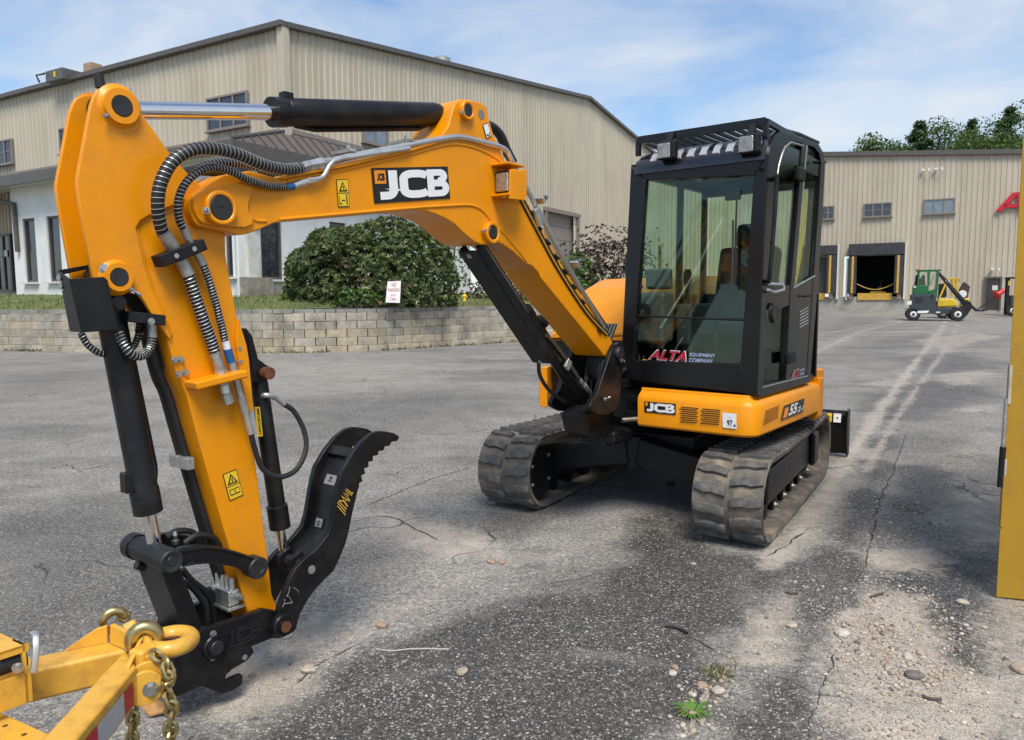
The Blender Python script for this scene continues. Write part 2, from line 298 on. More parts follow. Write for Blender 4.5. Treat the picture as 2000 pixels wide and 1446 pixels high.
def asphalt():
    m = bpy.data.materials.new('worn_asphalt'); m.use_nodes = True; t = m.node_tree; b = t.nodes['Principled BSDF']; n = t.nodes.new; l = t.links.new
    def math_(op, a, bb=None, clamp=False):
        q = n('ShaderNodeMath'); q.operation = op; q.use_clamp = clamp
        for i, x in enumerate((a, bb)):
            if x is None: continue
            if isinstance(x, (int, float)): q.inputs[i].default_value = x
            else: l(x, q.inputs[i])
        return q.outputs[0]
    def mixc(f, a, c, bt='MIX'):
        q = n('ShaderNodeMix'); q.data_type = 'RGBA'; q.blend_type = bt
        for k, x in (('Factor', f), ('A', a), ('B', c)):
            if isinstance(x, (int, float)): q.inputs[k].default_value = x
            elif isinstance(x, tuple): q.inputs[k].default_value = (*x, 1)
            else: l(x, q.inputs[k])
        return q.outputs['Result']
    def noise(sc, det=6, ro=.6, vec=None):
        q = n('ShaderNodeTexNoise'); q.inputs['Scale'].default_value = sc; q.inputs['Detail'].default_value = det; q.inputs['Roughness'].default_value = ro; l(vec or geo.outputs['Position'], q.inputs['Vector']); return q.outputs['Fac']
    def ramp(x, a, c, lo=0.0, hi=1.0):
        q = n('ShaderNodeMapRange'); q.inputs['From Min'].default_value = a; q.inputs['From Max'].default_value = c; q.inputs['To Min'].default_value = lo; q.inputs['To Max'].default_value = hi; l(x, q.inputs['Value']); return q.outputs[0]
    geo = n('ShaderNodeNewGeometry'); a = n('ShaderNodeVertexColor'); a.layer_name = 'stains'
    sp = n('ShaderNodeSeparateColor'); l(a.outputs['Color'], sp.inputs[0]); sand_, dark_, dust_ = sp.outputs[0], sp.outputs[1], sp.outputs[2]
    # stones of the aggregate
    warp = n('ShaderNodeVectorMath'); warp.operation = 'ADD'; nv = n('ShaderNodeTexNoise'); nv.inputs['Scale'].default_value = 60; l(geo.outputs['Position'], nv.inputs['Vector'])
    vm = n('ShaderNodeVectorMath'); vm.operation = 'SCALE'; vm.inputs['Scale'].default_value = .012; l(nv.outputs['Color'], vm.inputs[0]); l(geo.outputs['Position'], warp.inputs[0]); l(vm.outputs[0], warp.inputs[1])
    def chips(scale, thr, rad):
        v = n('ShaderNodeTexVoronoi'); v.inputs['Scale'].default_value = scale; l(warp.outputs[0], v.inputs['Vector'])
        s2 = n('ShaderNodeSeparateColor'); l(v.outputs['Color'], s2.inputs[0])
        on = math_('GREATER_THAN', s2.outputs[0], thr); sz = ramp(s2.outputs[1], 0, 1, rad * .5, rad)
        dd = math_('SUBTRACT', sz, v.outputs['Distance']); return math_('MULTIPLY', on, ramp(dd, 0, .12)), s2.outputs[2], v.outputs['Distance']
    c1, r1, d1 = chips(88, .22, .66); c2, r2, d2 = chips(180, .2, .62)
    grain = noise(420, 1, .7)
    tar = mixc(ramp(noise(9, 4), .3, .7), (.042, .040, .038), (.078, .074, .069))
    tar = mixc(ramp(grain, .35, .7, 0, .6), tar, (.105, .103, .10))
    old = mixc(ramp(noise(1.7, 5, .65), .35, .7), (.42, .395, .355), (.68, .64, .575))
    old = mixc(ramp(grain, .35, .7, 0, .45), old, (.05, .05, .05))
    # dust blend: masked by the dark asphalt
    df = math_('MULTIPLY', math_('SUBTRACT', 1.0, dark_, True), ramp(math_('ADD', dust_, math_('MULTIPLY', math_('SUBTRACT', noise(3.2, 5, .7), .5), .9)), -.05, 1.05), True)
    base = mixc(df, tar, old)
    stone1 = mixc(r1, (.11, .105, .098), (.74, .70, .63)); stone2 = mixc(r2, (.08, .076, .07), (.52, .49, .44))
    amt1 = math_('MULTIPLY', ramp(sand_, .2, .8, .95, .2), math_('MULTIPLY', ramp(noise(.9, 5, .65), .3, .7, .45, 1.0), ramp(df, 0, 1, 1.0, .80)))
    base = mixc(math_('MULTIPLY', c2, math_('MULTIPLY', amt1, .8)), base, stone2)
    base = mixc(math_('MULTIPLY', c1, amt1), base, stone1)
    gap = ramp(d1, .30, .75, 1.0, .60); gap2 = ramp(d2, .3, .75, 1.0, .72); base = mixc(1.0, base, math_('MULTIPLY', gap, gap2), 'MULTIPLY')
    g2 = ramp(noise(34, 2, .8), .34, .66, .66, 1.30); g3 = ramp(noise(115, 1, .6), .33, .67, .74, 1.24); base = mixc(1.0, base, math_('MULTIPLY', g2, g3), 'MULTIPLY')
    # sand
    sf = ramp(math_('ADD', sand_, math_('MULTIPLY', math_('SUBTRACT', noise(19, 7, .8), .5), 1.9)), .30, .80)
    sc = mixc(ramp(noise(5, 4, .7), .3, .7), (.40, .34, .27), (.66, .59, .50)); sc = mixc(ramp(noise(160, 2, .7), .45, .75, 0, .5), sc, (.17, .14, .11))
    sc = mixc(math_('MULTIPLY', c2, .45), sc, stone2); base = mixc(math_('MULTIPLY', sf, .9), base, sc)
    # pale worn streaks and hairline cracks
    vc = n('ShaderNodeTexVoronoi'); vc.feature = 'DISTANCE_TO_EDGE'; vc.inputs['Scale'].default_value = .55
    wv = n('ShaderNodeVectorMath'); wv.operation = 'ADD'; n4 = n('ShaderNodeTexNoise'); n4.inputs['Scale'].default_value = 2.2; n4.inputs['Detail'].default_value = 5; l(geo.outputs['Position'], n4.inputs['Vector'])
    v5 = n('ShaderNodeVectorMath'); v5.operation = 'SCALE'; v5.inputs['Scale'].default_value = .55; l(n4.outputs['Color'], v5.inputs[0]); l(geo.outputs['Position'], wv.inputs[0]); l(v5.outputs[0], wv.inputs[1]); l(wv.outputs[0], vc.inputs['Vector'])
    crk = ramp(vc.outputs['Distance'], .002, .006, 1, 0); crk = math_('MULTIPLY', crk, ramp(noise(.8, 4), .50, .58))
    base = mixc(math_('MULTIPLY', crk, .75), base, (.018, .017, .017))
    rim = math_('MULTIPLY', ramp(vc.outputs['Distance'], .01, .035, .3, 0), ramp(noise(.9, 5), .45, .6)); base = mixc(rim, base, (.33, .32, .30))
    l(base, b.inputs['Base Color'])
    l(ramp(dark_, 0, 1, .9, .62), b.inputs['Roughness']); b.inputs['Specular IOR Level'].default_value = .4
    h = math_('ADD', math_('MULTIPLY', c1, .006), math_('ADD', math_('MULTIPLY', c2, .003), math_('MULTIPLY', noise(300, 1), .002))); h = math_('SUBTRACT', h, math_('MULTIPLY', crk, .012))
    bp = n('ShaderNodeBump'); bp.inputs['Strength'].default_value = .8; bp.inputs['Distance'].default_value = 1.0; l(h, bp.inputs['Height']); l(bp.outputs[0], b.inputs['Normal'])
    return m
me.materials.append(asphalt())
ground = bpy.data.objects.new('ground', me); COL.objects.link(ground); tag(ground, 'cracked grey asphalt yard with sand patches and oil stains', 'ground', kind='structure')
def gh(x, y):   # height of the sheet near the camera
    i = int(np.clip(np.searchsorted(xs, x), 1, nx - 1)); j = int(np.clip(np.searchsorted(ys, y), 1, ny - 1)); return float(GZ[j, i])
# open cracks: dark ribbons that follow the sheet
M['crack'] = mat('crack_fill', (.050, .047, .044), .95, var=.6, vs=40)
M['cracksand'] = mat('crack_sand', (.30, .27, .22), .95, var=.4, vs=60, bump=.5, bs=200)
def crack(px, wd, mt='crack', z=.004):
    P = resample(spline([gz(*p) for p in px], 10), .03); mb = MB(); Lf = []; Rt = []
    for i, p in enumerate(P):
        T = P[min(i + 1, len(P) - 1)] - P[max(i - 1, 0)]; T.normalize(); n_ = Vector((-T.y, T.x, 0))
        j = .03 * (vnoise(np.array(p.x * 9), np.array(p.y * 9), 3) - .5) + .016 * (vnoise(np.array(p.x * 40), np.array(p.y * 40), 8) - .5)
        ww = wd * .5 * (0.0 + 1.5 * float(vnoise(np.array(p.x * 22), np.array(p.y * 22), 5))) * min(1, 4 * min(i, len(P) - 1 - i) / len(P) + .15)
        c = p + n_ * float(j); zz = gh(c.x, c.y) + z
        Lf.append((c.x + n_.x * ww / 2, c.y + n_.y * ww / 2, zz)); Rt.append((c.x - n_.x * ww / 2, c.y - n_.y * ww / 2, zz))
    m = len(P); mb.add(Lf + Rt, [(i, i + 1, m + i + 1, m + i) for i in range(m - 1)]); o = mb.build('crack', M[mt], ground); return o
for px, wd in [([(1645, 1235), (1630, 1290), (1600, 1350), (1575, 1450)], .014), ([(1655, 1180), (1700, 1070), (1712, 1000), (1740, 930), (1760, 880), (1775, 830)], .020),
               ([(1180, 1185), (1260, 1205), (1310, 1160), (1380, 1110)], .008), ([(1340, 1240), (1400, 1275)], .012), ([(1330, 1446), (1345, 1400), (1385, 1330), (1420, 1300)], .012),
               ([(1050, 1150), (1100, 1135), (1180, 1120)], .007), ([(700, 1255), (620, 1300), (560, 1350)], .012), ([(690, 1020), (760, 1010), (860, 1060)], .02),
               ([(640, 1010), (720, 985), (830, 940), (940, 905)], .016), ([(0, 1020), (140, 985), (320, 960)], .012), ([(1500, 1090), (1540, 1060), (1580, 1030)], .025), ([(1590, 985), (1650, 990), (1690, 992)], .01)]: crack(px, wd)
for px, wd in [([(1050, 1180), (1075, 1140), (1110, 1110), (1150, 1095)], .012), ([(880, 1030), (930, 1015), (985, 1010)], .014), ([(1340, 1446), (1365, 1390), (1395, 1330)], .05)]: crack(px, wd, 'cracksand', .003)
# ================================================================ BACKGROUND
dL = Vector((-.864, .503, 0)).normalized(); dR = Vector((-dL.y * -1, 0, 0)); dR = Vector((.503, .864, 0)).normalized()
M['siding'] = mat('tan_siding', (.48, .425, .33), .55, var=.05, vs=.6, dirt=(.25, .20, .13), dirt_amt=.42, dirt_s=1.3, streak=.10, world=True, objrand=.035)
M['trim'] = mat('bronze_trim', (.095, .085, .077), .45, var=.15, vs=4)
M['frame'] = mat('taupe_frame', (.22, .185, .165), .5, var=.1)
M['winglass'] = mat('window_glass', (.02, .026, .038), .05, var=.3, vs=2, spec=1.0)
M['winpale'] = mat('window_blind', (.16, .21, .25), .08, var=.25, vs=3, spec=.9)
M['whitewall'] = mat('painted_block', (.74, .74, .73), .7, var=.06, vs=1.5, dirt=(.42, .38, .32), dirt_amt=.35, dirt_s=1.1, streak=.3, bump=.15, bs=20)
M['stainwall'] = mat('stained_concrete', (.30, .27, .23), .9, var=.4, vs=3, dirt=(.08, .07, .06), dirt_amt=.7, dirt_s=2, streak=.3)
M['soffit'] = mat('soffit', (.62, .61, .58), .7)
M['dark'] = mat('dark_interior', (.012, .012, .013), .8)
M['concrete'] = mat('concrete', (.36, .345, .31), .9, var=.15, vs=2, dirt=(.13, .12, .10), dirt_amt=.6, dirt_s=1.4, bump=.2, bs=30)
M['roof'] = mat('bronze_roof', (.115, .098, .090), .42, var=.1, vs=3)
def panel_mesh(w, z0, za, zb, rib=.305, dep_=.034):
    """one sheet of ribbed siding, x along the wall, y outwards, top edge sloping from za to zb"""
    xs_ = [0.0]; pr = [0.0]; n = max(1, round(w / rib)); st = w / n
    for k in range(n):
        c = (k + .5) * st
        for dx, d in ((-.075, 0), (-.045, dep_), (.045, dep_), (.075, 0)): xs_.append(c + dx); pr.append(d)
    xs_.append(w); pr.append(.002)
    mb = MB(); m = len(xs_)
    bot = [(x, d, z0) for x, d in zip(xs_, pr)]; top = [(x, d, za + (zb - za) * x / w) for x, d in zip(xs_, pr)]
    mb.add(bot + top, [(i, i + 1, m + i + 1, m + i) for i in range(m - 1)])
    return mb.mesh('siding_panel', M['siding'], smooth=False)
_pc = {}
def siding(parent, O, d, n, t0, t1, z0f, z1f, wid=.915):
    """ribbed sheets along O + d*t facing n"""
    t = t0; xl = (Vector((0, 0, 1)).cross(n)); flip = xl.dot(d) < 0
    while t < t1 - .05:
        wd = min(wid, t1 - t); z0 = z0f(t + wd / 2); za = z1f(t); zb = z1f(t + wd)
        if z0 is not None:
            if flip: za, zb = zb, za
            key = (round(wd, 3), round(z0, 2), round(za, 2), round(zb, 2))
            if key not in _pc: _pc[key] = panel_mesh(wd, z0, za, zb)
            o = link('siding_panel', _pc[key], parent); base = O + d * (t + (wd if flip else 0))
            X = xl; o.matrix_local = Matrix(((X.x, n.x, 0, base.x), (X.y, n.y, 0, base.y), (0, 0, 1, 0), (0, 0, 0, 1)))
        t += wd
def flat_window(parent, c, d, n, wd, ht, panes, gl='winglass', fr='frame', fw=.07):
    """framed window on a wall: c centre, d along wall"""
    f = MB(); Z = Vector((0, 0, 1)); ax = (d, n, Z)
    for s in (-1, 1):
        f.box(c + d * (s * (wd / 2)), (fw, .10, ht + fw), ax); f.box(c + Z * (s * ht / 2), (wd - fw, .096, fw), ax)
    for k in range(1, panes): f.box(c + d * (-wd / 2 + wd * k / panes), (fw, .09, ht - fw), ax)
    o = f.build('window', M[fr], parent)
    if gl == 'winglass' and panes > 1: MB().box(c, (wd - fw, .05, .035), ax).build('sash_bar', M[fr], o)
    for k in range(panes):
        g = MB().box(c + d * (-wd / 2 + wd * (k + .5) / panes) - n * .01, (wd / panes - fw * .8, .02, ht - fw * .8), ax); g.build('pane', M[gl], o)
    s = MB().box(c - Z * (ht / 2 + fw * .9) + n * .04, (wd + .2, .16, .05), ax); s.build('sill', M[fr], o)
    return o
def win_px(parent, x0, y0, x1, y1, O, d, n, panes, **k):
    a = onp(x0, (y0 + y1) / 2, O, n); b = onp(x1, (y0 + y1) / 2, O, n); xm = (x0 + x1) / 2
    zt = onp(xm, y0, O, n).z; zb = onp(xm, y1, O, n).z; c = (a + b) / 2; c.z = (zt + zb) / 2; c += n * .09
    return flat_window(parent, c, d, n, (b - a).length, zt - zb, panes, **k)
# ---- large warehouse on the left
nL = -dR; nR = -dL
WC = dep(552, 50, 26.5); WC.z = 0
ZC = dep(552, 50, 26.5).z
wh = empty('warehouse', (0, 0, 0)); tag(wh, 'tall tan metal-sided warehouse with gable end and white lower storey', 'warehouse')
PEAK = 24.8; ZP = 13.75
gab = lambda t: ZC + (ZP - ZC) * t / PEAK if t < PEAK else ZP - (ZP - ZC) * (t - PEAK) / PEAK
d_a = onp(1064, 415, WC, nR); d_b = onp(1127, 425, WC, nR); tA = (d_a - WC).dot(dR); tB = (d_b - WC).dot(dR); zD = onp(1090, 414, WC, nR).z
siding(wh, WC, dR, nR, 0, 13.725, lambda t: 4.2, gab)
siding(wh, WC, dR, nR, 13.725, 40, lambda t: zD if tA < t < tB else 1.2, gab)
siding(wh, WC, dL, nL, 0, 27.45, lambda t: 1.2 if t > 16.0 else 5.0, lambda t: ZC)
mb = MB(); mb.box(WC + nL * .03 + nR * .03 + Vector((0, 0, (ZC + 5) / 2)), (.3, .3, ZC - 5), (dL, nL, Vector((0, 0, 1)))); mb.build('corner_trim', M['siding'], wh, .01)
mb = MB()
for a, b, za, zb in ((0, PEAK, gab(0), ZP), (PEAK, 41, ZP, gab(41))):
    A = WC + dR * a + Vector((0, 0, za)); B = WC + dR * b + Vector((0, 0, zb)); mb.bar(A + nR * .1, B + nR * .1, .28, .17)
mb.build('rake_trim', M['trim'], wh)
mb = MB(); A = WC + Vector((0, 0, ZC)) + nL * .12; mb.bar(A - dL * .2, A + dL * 28, .34, .17); mb.build('eave_gutter', M['trim'], wh)
mb = MB(); E1 = WC + Vector((0, 0, ZC + .14)); P1 = WC + dR * PEAK + Vector((0, 0, ZP + .14)); E2 = WC + dR * 49.6 + Vector((0, 0, ZC + .14))
mb.quad(E1, E1 + dL * 40, P1 + dL * 40, P1); mb.quad(P1, P1 + dL * 40, E2 + dL * 40, E2); mb.build('roof', M['roof'], wh)
# sectional door on the gable end
cD = WC + dR * ((tA + tB) / 2) + nR * -.25; mb = MB(); ax = (dR, nR, Vector((0, 0, 1)))
for k in range(6): mb.box(cD + Vector((0, 0, zD - .42 - k * .78)), (tB - tA, .06, .76), ax)
mb.box(cD - nR * .06 + Vector((0, 0, zD - 2.4)), (tB - tA, .04, 5.0), ax); mb.build('overhead_door', mat('door_taupe', (.24, .215, .19), .5, var=.08), wh, .01)
mb = MB(); mb.box(WC + dR * ((tA + tB) / 2) + nR * .05 + Vector((0, 0, zD)), (tB - tA + .5, .2, .22), ax)
for s in (tA, tB): mb.box(WC + dR * s + nR * .02 + Vector((0, 0, zD - 2.6)), (.22, .22, 5.1), ax)
mb.build('door_trim', M['frame'], wh)
for x0, y0, x1, y1, pn in [(410, 188, 487, 251, 3), (122, 252, 142, 300, 2), (-14, 277, 28, 322, 3)]: win_px(wh, x0, y0, x1, y1, WC, dL, nL, pn)
win_px(wh, 706, 232, 752, 282, WC, dR, nR, 2, gl='winpale')
# white lower storey
W2c = WC + nL * 2.3; ZS = 6.05
whiteo = []
def wall_run(O, d, n, segs, z0, z1, name='block_wall'):
    """white wall with window openings: segs = [(t0,t1,sill,head) ...] cut out"""
    t = segs[0]; mb = MB(); Z = Vector((0, 0, 1)); cur = t[0]
    def blk(a, b, za, zb):
        if b - a > .01 and zb - za > .01: mb.box(O + d * ((a + b) / 2) - n * .15 + Z * ((za + zb) / 2), (b - a, .3, zb - za), (d, n, Z))
    for (a, b, zs, zh) in segs[2:]:
        blk(cur, a, z0, z1); blk(a, b, z0, zs); blk(a, b, zh, z1); cur = b
    blk(cur, segs[1][0], z0, z1); return mb.build(name, M['whitewall'], wh)
def tpx(x, y, O, d, n): return (onp(x, y, O, n) - O).dot(d)
def zpx(x, y, O, n): return onp(x, y, O, n).z
segL = []
for xa, xb in ((440, 458), (364, 390), (290, 316), (222, 246), (157, 178), (94, 119), (47, 71)):
    ta, tb = sorted((tpx(xa, 490, W2c, dL, nL), tpx(xb, 490, W2c, dL, nL))); xm = (xa + xb) / 2
    segL.append((ta, tb, zpx(83, 551, W2c, nL), zpx(83, 424, W2c, nL)))
segL.sort(); tE = tpx(27, 490, W2c, dL, nL)
wall_run(W2c, dL, nL, [(0,), (tE,)] + segL, 1.3, ZS)
segR = []
for xa, xb in ((505, 547), (640, 672), (740, 764)):
    ta, tb = sorted((tpx(xa, 490, W2c, dR, nR), tpx(xb, 490, W2c, dR, nR))); segR.append((ta, tb, zpx(526, 546, W2c, nR), zpx(526, 420, W2c, nR)))
segR.sort(); WR = W2c + nR * .12
wall_run(WR, dR, nR, [(0,), (tpx(916, 550, WC, dR, nR) + 2.3,)] + segR, 1.3, 4.3 + 1.2)
for (O, d, n, segs) in ((W2c, dL, nL, segL), (WR, dR, nR, segR)):
    for ta, tb, zs, zh in segs:
        c = O + d * ((ta + tb) / 2) - n * .12; c.z = (zs + zh) / 2; Z = Vector((0, 0, 1)); f = MB()
        for s in (-1, 1):
            f.box(c + d * (s * ((tb - ta) / 2 - .04)), (.08, .12, zh - zs), (d, n, Z)); f.box(c + Z * (s * ((zh - zs) / 2 - .04)), (tb - ta - .16, .11, .08), (d, n, Z))
        wo = f.build('window', M['trim'], wh); MB().box(c - n * .02, (tb - ta - .14, .03, zh - zs - .14), (d, n, Z)).build('pane', M['winglass'], wo)
        MB().box(c + n * .17 - Z * ((zh - zs) / 2 + .04), (tb - ta + .16, .2, .07), (d, n, Z)).build('sill', M['soffit'], wo)
# drain stain block at the corner of the white storey, downpipe
Z3 = Vector((0, 0, 1))
mb = MB(); c = W2c + nR * .16 + dR * .55; mb.box(c + Z3 * 3.6, (.5, .12, 4.0), (dR, nR, Z3)); mb.build('downpipe_backing', mat('pilaster_white', (.62, .60, .55), .8, var=.12, vs=2, dirt=(.16, .12, .08), dirt_amt=.85, dirt_s=1.4, streak=.35), wh)
mb = MB(); mb.box(c + nR * .14 + Z3 * 4.9, (.22, .16, 1.9), (dR, nR, Z3)); mb.build('downpipe', M['zincdull'], wh)
mb = MB(); mb.box(c + nR * .1 + Z3 * 1.75, (1.3, .10, .9), (dR, nR, Z3)); mb.build('stained_base', M['stainwall'], wh)
mb = MB(); mb.box(WR + dR * 4.0 + nR * .03 + Z3 * 1.6, (6, .06, .5), (dR, nR, Z3)); mb.build('plinth', M['concrete'], wh)
# pent roof that wraps the corner, with standing seams
zE, zW = 6.35, 7.2; EC = W2c + nL * .75 + nR * .9; Wt = WC + Z3 * zW + nR * .04 + nL * .04; EC = EC + Z3 * zE
mb = MB(); EL = EC + dL * 30; WL = Wt + dL * 30; ER = EC + dR * 14; WRr = Wt + dR * 11
dn = Z3 * -.10
mb.prism([EC, ER, WRr, Wt], [EC + dn, ER + dn, WRr + dn, Wt + dn]); mb.prism([EL, EC, Wt, WL], [EL + dn, EC + dn, Wt + dn, WL + dn]); pr_ = mb.build('pent_roof', M['roof'], wh)
for k in range(1, 30):
    a = EC + dR * (k * .45)
    q = min(1.0, .9 and (k * .45) / ((W2c - WC).length + .75) if False else 1.0)
    b = Wt + dR * (k * .45 - 3.05) if k * .45 > 3.05 else EC + (Wt - EC) * (k * .45 / 3.05)
    if (b - a).length > .1: MB().bar(a + Z3 * .03, b + Z3 * .03, .04, .05).build('roof_seam', M['trim'], pr_)
mb = MB(); mb.bar(EC - dL * .05 - Z3 * .22, EL - Z3 * .22, .10, .40); mb.bar(EC + dR * .06 - Z3 * .22, ER - Z3 * .22, .10, .40); mb.bar(EC + Z3 * .04, Wt + Z3 * .04, .1, .07); mb.build('fascia', M['trim'], wh, .01)
mb = MB(); mb.bar(Wt + nR * .03 + Z3 * .05, WRr + nR * .03 + Z3 * .05, .06, .16); mb.bar(Wt + nL * .03 + Z3 * .05, WL + nL * .03 + Z3 * .05, .06, .16); mb.build('flashing', M['frame'], wh)
mb = MB(); zs_ = zE - .34; s1 = EC.copy(); s1.z = zs_; mb.quad(s1, s1 + dL * 30, s1 + dL * 30 + dR * 1.2, s1 + dR * 1.2 - dL * 0); mb.quad(s1, s1 + dR * 14, s1 + dR * 14 + dL * 1.1, s1 + dL * 1.1); mb.build('soffit_panel', M['soffit'], wh)
# entrance at the far left, set back
cdr = onp(14, 515, WC, nL); zt_, zb_ = zpx(14, 458, WC, nL), zpx(14, 570, WC, nL); f = MB(); c = cdr + nL * .1; c.z = (zt_ + zb_) / 2; hh = zt_ - zb_
for s in (-1, 1):
    f.box(c + dL * (s * .62), (.12, .12, hh), (dL, nL, Z3)); f.box(c + Z3 * (s * (hh / 2 - .05)), (1.2, .11, .12), (dL, nL, Z3))
f.box(c, (.08, .1, hh), (dL, nL, Z3)); do = f.build('entrance_door', M['trim'], wh); MB().box(c - nL * .02, (1.2, .03, hh - .1), (dL, nL, Z3)).build('pane', M['winglass'], do)
MB().box(c + nL * .03 + Z3 * .45 - dL * .2, (.3, .01, .3), (dL, nL, Z3)).build('notice', M['soffit'], do)
MB().tube([c + nL * .12 + dL * -.1 + Z3 * .3, c + nL * .18 - dL * .1 + Z3 * .25, c + nL * .18 - dL * .1 - Z3 * .25, c + nL * .12 - dL * .1 - Z3 * .3], .02).build('handle', M['steel'], do)
mb = MB(); a1 = onp(0, 393, W2c + nL * .1, nL); a2 = onp(26, 398, W2c + nL * .1, nL); a3 = onp(34, 492, W2c + nL * .1, nL); mb.tube([a1 + dL * 3, a1, a2, a3], .09, 8); mb.build('downpipe', M['trim'], wh)
# things on the roof
def roof_box(x, y, Y, dx, dy, dz, name, m, label, cat):
    p = dep(x, y, Y); mb = MB(); mb.box(p + Z3 * (dz / 2), (dx, dy, dz), (dL, nL, Z3)); o = mb.build(name, m, None, .03); tag(o, label, cat); return o, p
o, p = roof_box(136, 165, 33.0, 1.25, 1.3, .46, 'rooftop_unit', mat('unit_grey', (.10, .105, .10), .5, var=.2), 'grey rooftop air unit above the left eave', 'air unit')
mb = MB(); mb.box(p + Z3 * .24 + nL * .665 - dL * .1, (.10, .03, .22), (dL, nL, Z3)); mb.build('label_plate', M['inkyellow'], o)
mb = MB(); mb.tube([p + nL * .7 + dL * .6 + Z3 * t for t in (.4, .35)] + [p + nL * .95 + dL * .75 + Z3 * .25, p + nL * .8 + dL * .8], .04, 8); mb.build('cable', M['rubberhose'], o)
roof_box(182, 146, 32.0, .55, .5, .42, 'plywood_box', mat('plywood', (.36, .25, .15), .8, var=.2, vs=8), 'small plywood box standing on the warehouse roof edge', 'box')
def vent(x, y, t, label):
    p = onp(x, y, WC - nR * 1.5, nR); mb = MB(); mb.lathe(p - Z3 * .5, Z3, [(.28, 0), (.28, .55), (.42, .6), (.42, .85), (.25, .95), (.01, .97)], 16); tag(mb.build('roof_vent', M['zincdull'], None), label, 'roof vent', 'roof vents on the warehouse')
vent(863, 130, 10, 'round metal roof vent above the boom, left of the two'); vent(1043, 184, 18, 'small metal roof vent nearest the gable peak')
# ---- retaining wall of split blocks
wpts = [gz(-420, 690), gz(-200, 687), gz(0, 685.5), gz(250, 690), gz(500, 690.5), gz(700, 687), gz(850, 679), gz(1000, 670)] + [Vector((2.2, 26.2, 0)), Vector((4.6, 29.8, 0)), Vector((6.2, 34.5, 0)), Vector((7, 40, 0))]
for p in wpts: p.z = 0
wcurve = resample(spline(wpts, 14), .56)
rw = empty('retaining_wall', wcurve[len(wcurve) // 2]); tag(rw, 'long curved retaining wall of weathered tan concrete blocks', 'wall')
M['blocks'] = [mat('split_block_%s' % k, c, .95, var=.22, vs=5, dirt=(.10, .094, .082), dirt_amt=.85, dirt_s=1.5, streak=.55, bump=.9, bs=14, world=True, objrand=.14) for k, c in zip('abcd', ((.37, .335, .27), (.41, .36, .275), (.33, .30, .25), (.41, .345, .245)))]
M['capblock'] = mat('cap_block', (.27, .26, .235), .95, var=.25, vs=4, dirt=(.05, .05, .046), dirt_amt=.85, dirt_s=2, bump=.5, bs=25, world=True)
rwm = rw.matrix_basis.copy(); inv = Matrix.Translation(-Vector(rw.location))
bl = []
for q in range(9):
    mb = MB(); j = lambda a: random.uniform(-a, a); yb = -.16 + j(.012)
    V = [(-.225 + .003, yb + j(.012), .003), (.225 - .003, yb + j(.012), .003), (.225 - .003, yb + j(.012), .225), (-.225 + .003, yb + j(.012), .225)]
    Vb = [(x, .15, z) for x, _, z in V]; fr = [(x * .965, y - .010, .012 + (z - .003) * .92) for x, y, z in V]
    mb.add(V + Vb + fr, [(0, 1, 9, 8), (1, 2, 10, 9), (2, 3, 11, 10), (3, 0, 8, 11), (8, 9, 10, 11), (0, 4, 5, 1), (1, 5, 6, 2), (2, 6, 7, 3), (3, 7, 4, 0)]); bl.append(mb.mesh('block', M['blocks'][q % 4], smooth=False))
capm = []
for q in range(3):
    mb = MB(); mb.box((0, -.01, .055), (.438, .36, .11)); capm.append(mb.mesh('cap', M['capblock'], smooth=False))
sc = wcurve
zb0 = [ground_z(p.x, p.y) for p in sc]
for ci in range(6):
    off = .5 if ci % 2 else 0.0
    for i in range(1, len(sc) - 2):
        a = sc[i].lerp(sc[i + 1], off); b = sc[i + 1].lerp(sc[i + 2], off); c = (a + b) / 2
        if c.y > 30: continue
        T = (b - a).normalized(); nrm = Vector((-T.y, T.x, 0))
        if nrm.y < 0: nrm = -nrm
        lean = ci * .018 + random.uniform(-.012, .012); pos = c + nrm * lean; pos.z = ground_z(c.x, c.y) - .06 + ci * .228
        me_ = random.choice(bl if ci in (1, 2, 3) else [b_ for b_ in bl if (b_.materials[0] in (M['blocks'][1], M['blocks'][3])) == (ci == 0)] + bl[:2]) if ci < 5 else None
        if ci == 5: me_ = random.choice(capm)
        o = link('cap_block' if ci == 5 else 'block', me_, rw)
        X = Vector((nrm.y, -nrm.x, 0)); s = (b - a).length / .45 * .995
        o.matrix_local = inv @ Matrix(((X.x * s, nrm.x, 0, pos.x), (X.y * s, nrm.y, 0, pos.y), (0, 0, 1, pos.z), (0, 0, 0, 1)))
WALLTOP = 1.28
# ---- lawn above the wall
rows = []
for k, p in enumerate(sc[::2]):
    row = []
    i = min(2 * k, len(sc) - 2); T = (sc[i + 1] - sc[i]).normalized(); nrm = Vector((-T.y, T.x, 0)); nrm = nrm if nrm.y > 0 else -nrm
    for q, (dd, zz) in enumerate(((.25, 1.22), (.6, 1.33), (1.5, 1.42), (3, 1.52), (5, 1.62), (9, 1.72), (22, 1.8))):
        v = p + nrm * dd; row.append((v.x, v.y, zz + .03 * math.sin(k * .9 + q)))
    rows.append(row)
mb = MB(); n_ = len(rows[0]); Vv = [p for r in rows for p in r]; mb.add(Vv, [(i * n_ + j, (i + 1) * n_ + j, (i + 1) * n_ + j + 1, i * n_ + j + 1) for i in range(len(rows) - 1) for j in range(n_ - 1)])
M['turf'] = mat('turf', (.105, .125, .035), .95, var=.35, vs=1.2, dirt=(.23, .20, .10), dirt_amt=.6, dirt_s=1.5, bump=.8, bs=60)
tag(mb.build('lawn', M['turf'], None), 'strip of short lawn above the block wall', 'lawn', kind='structure')
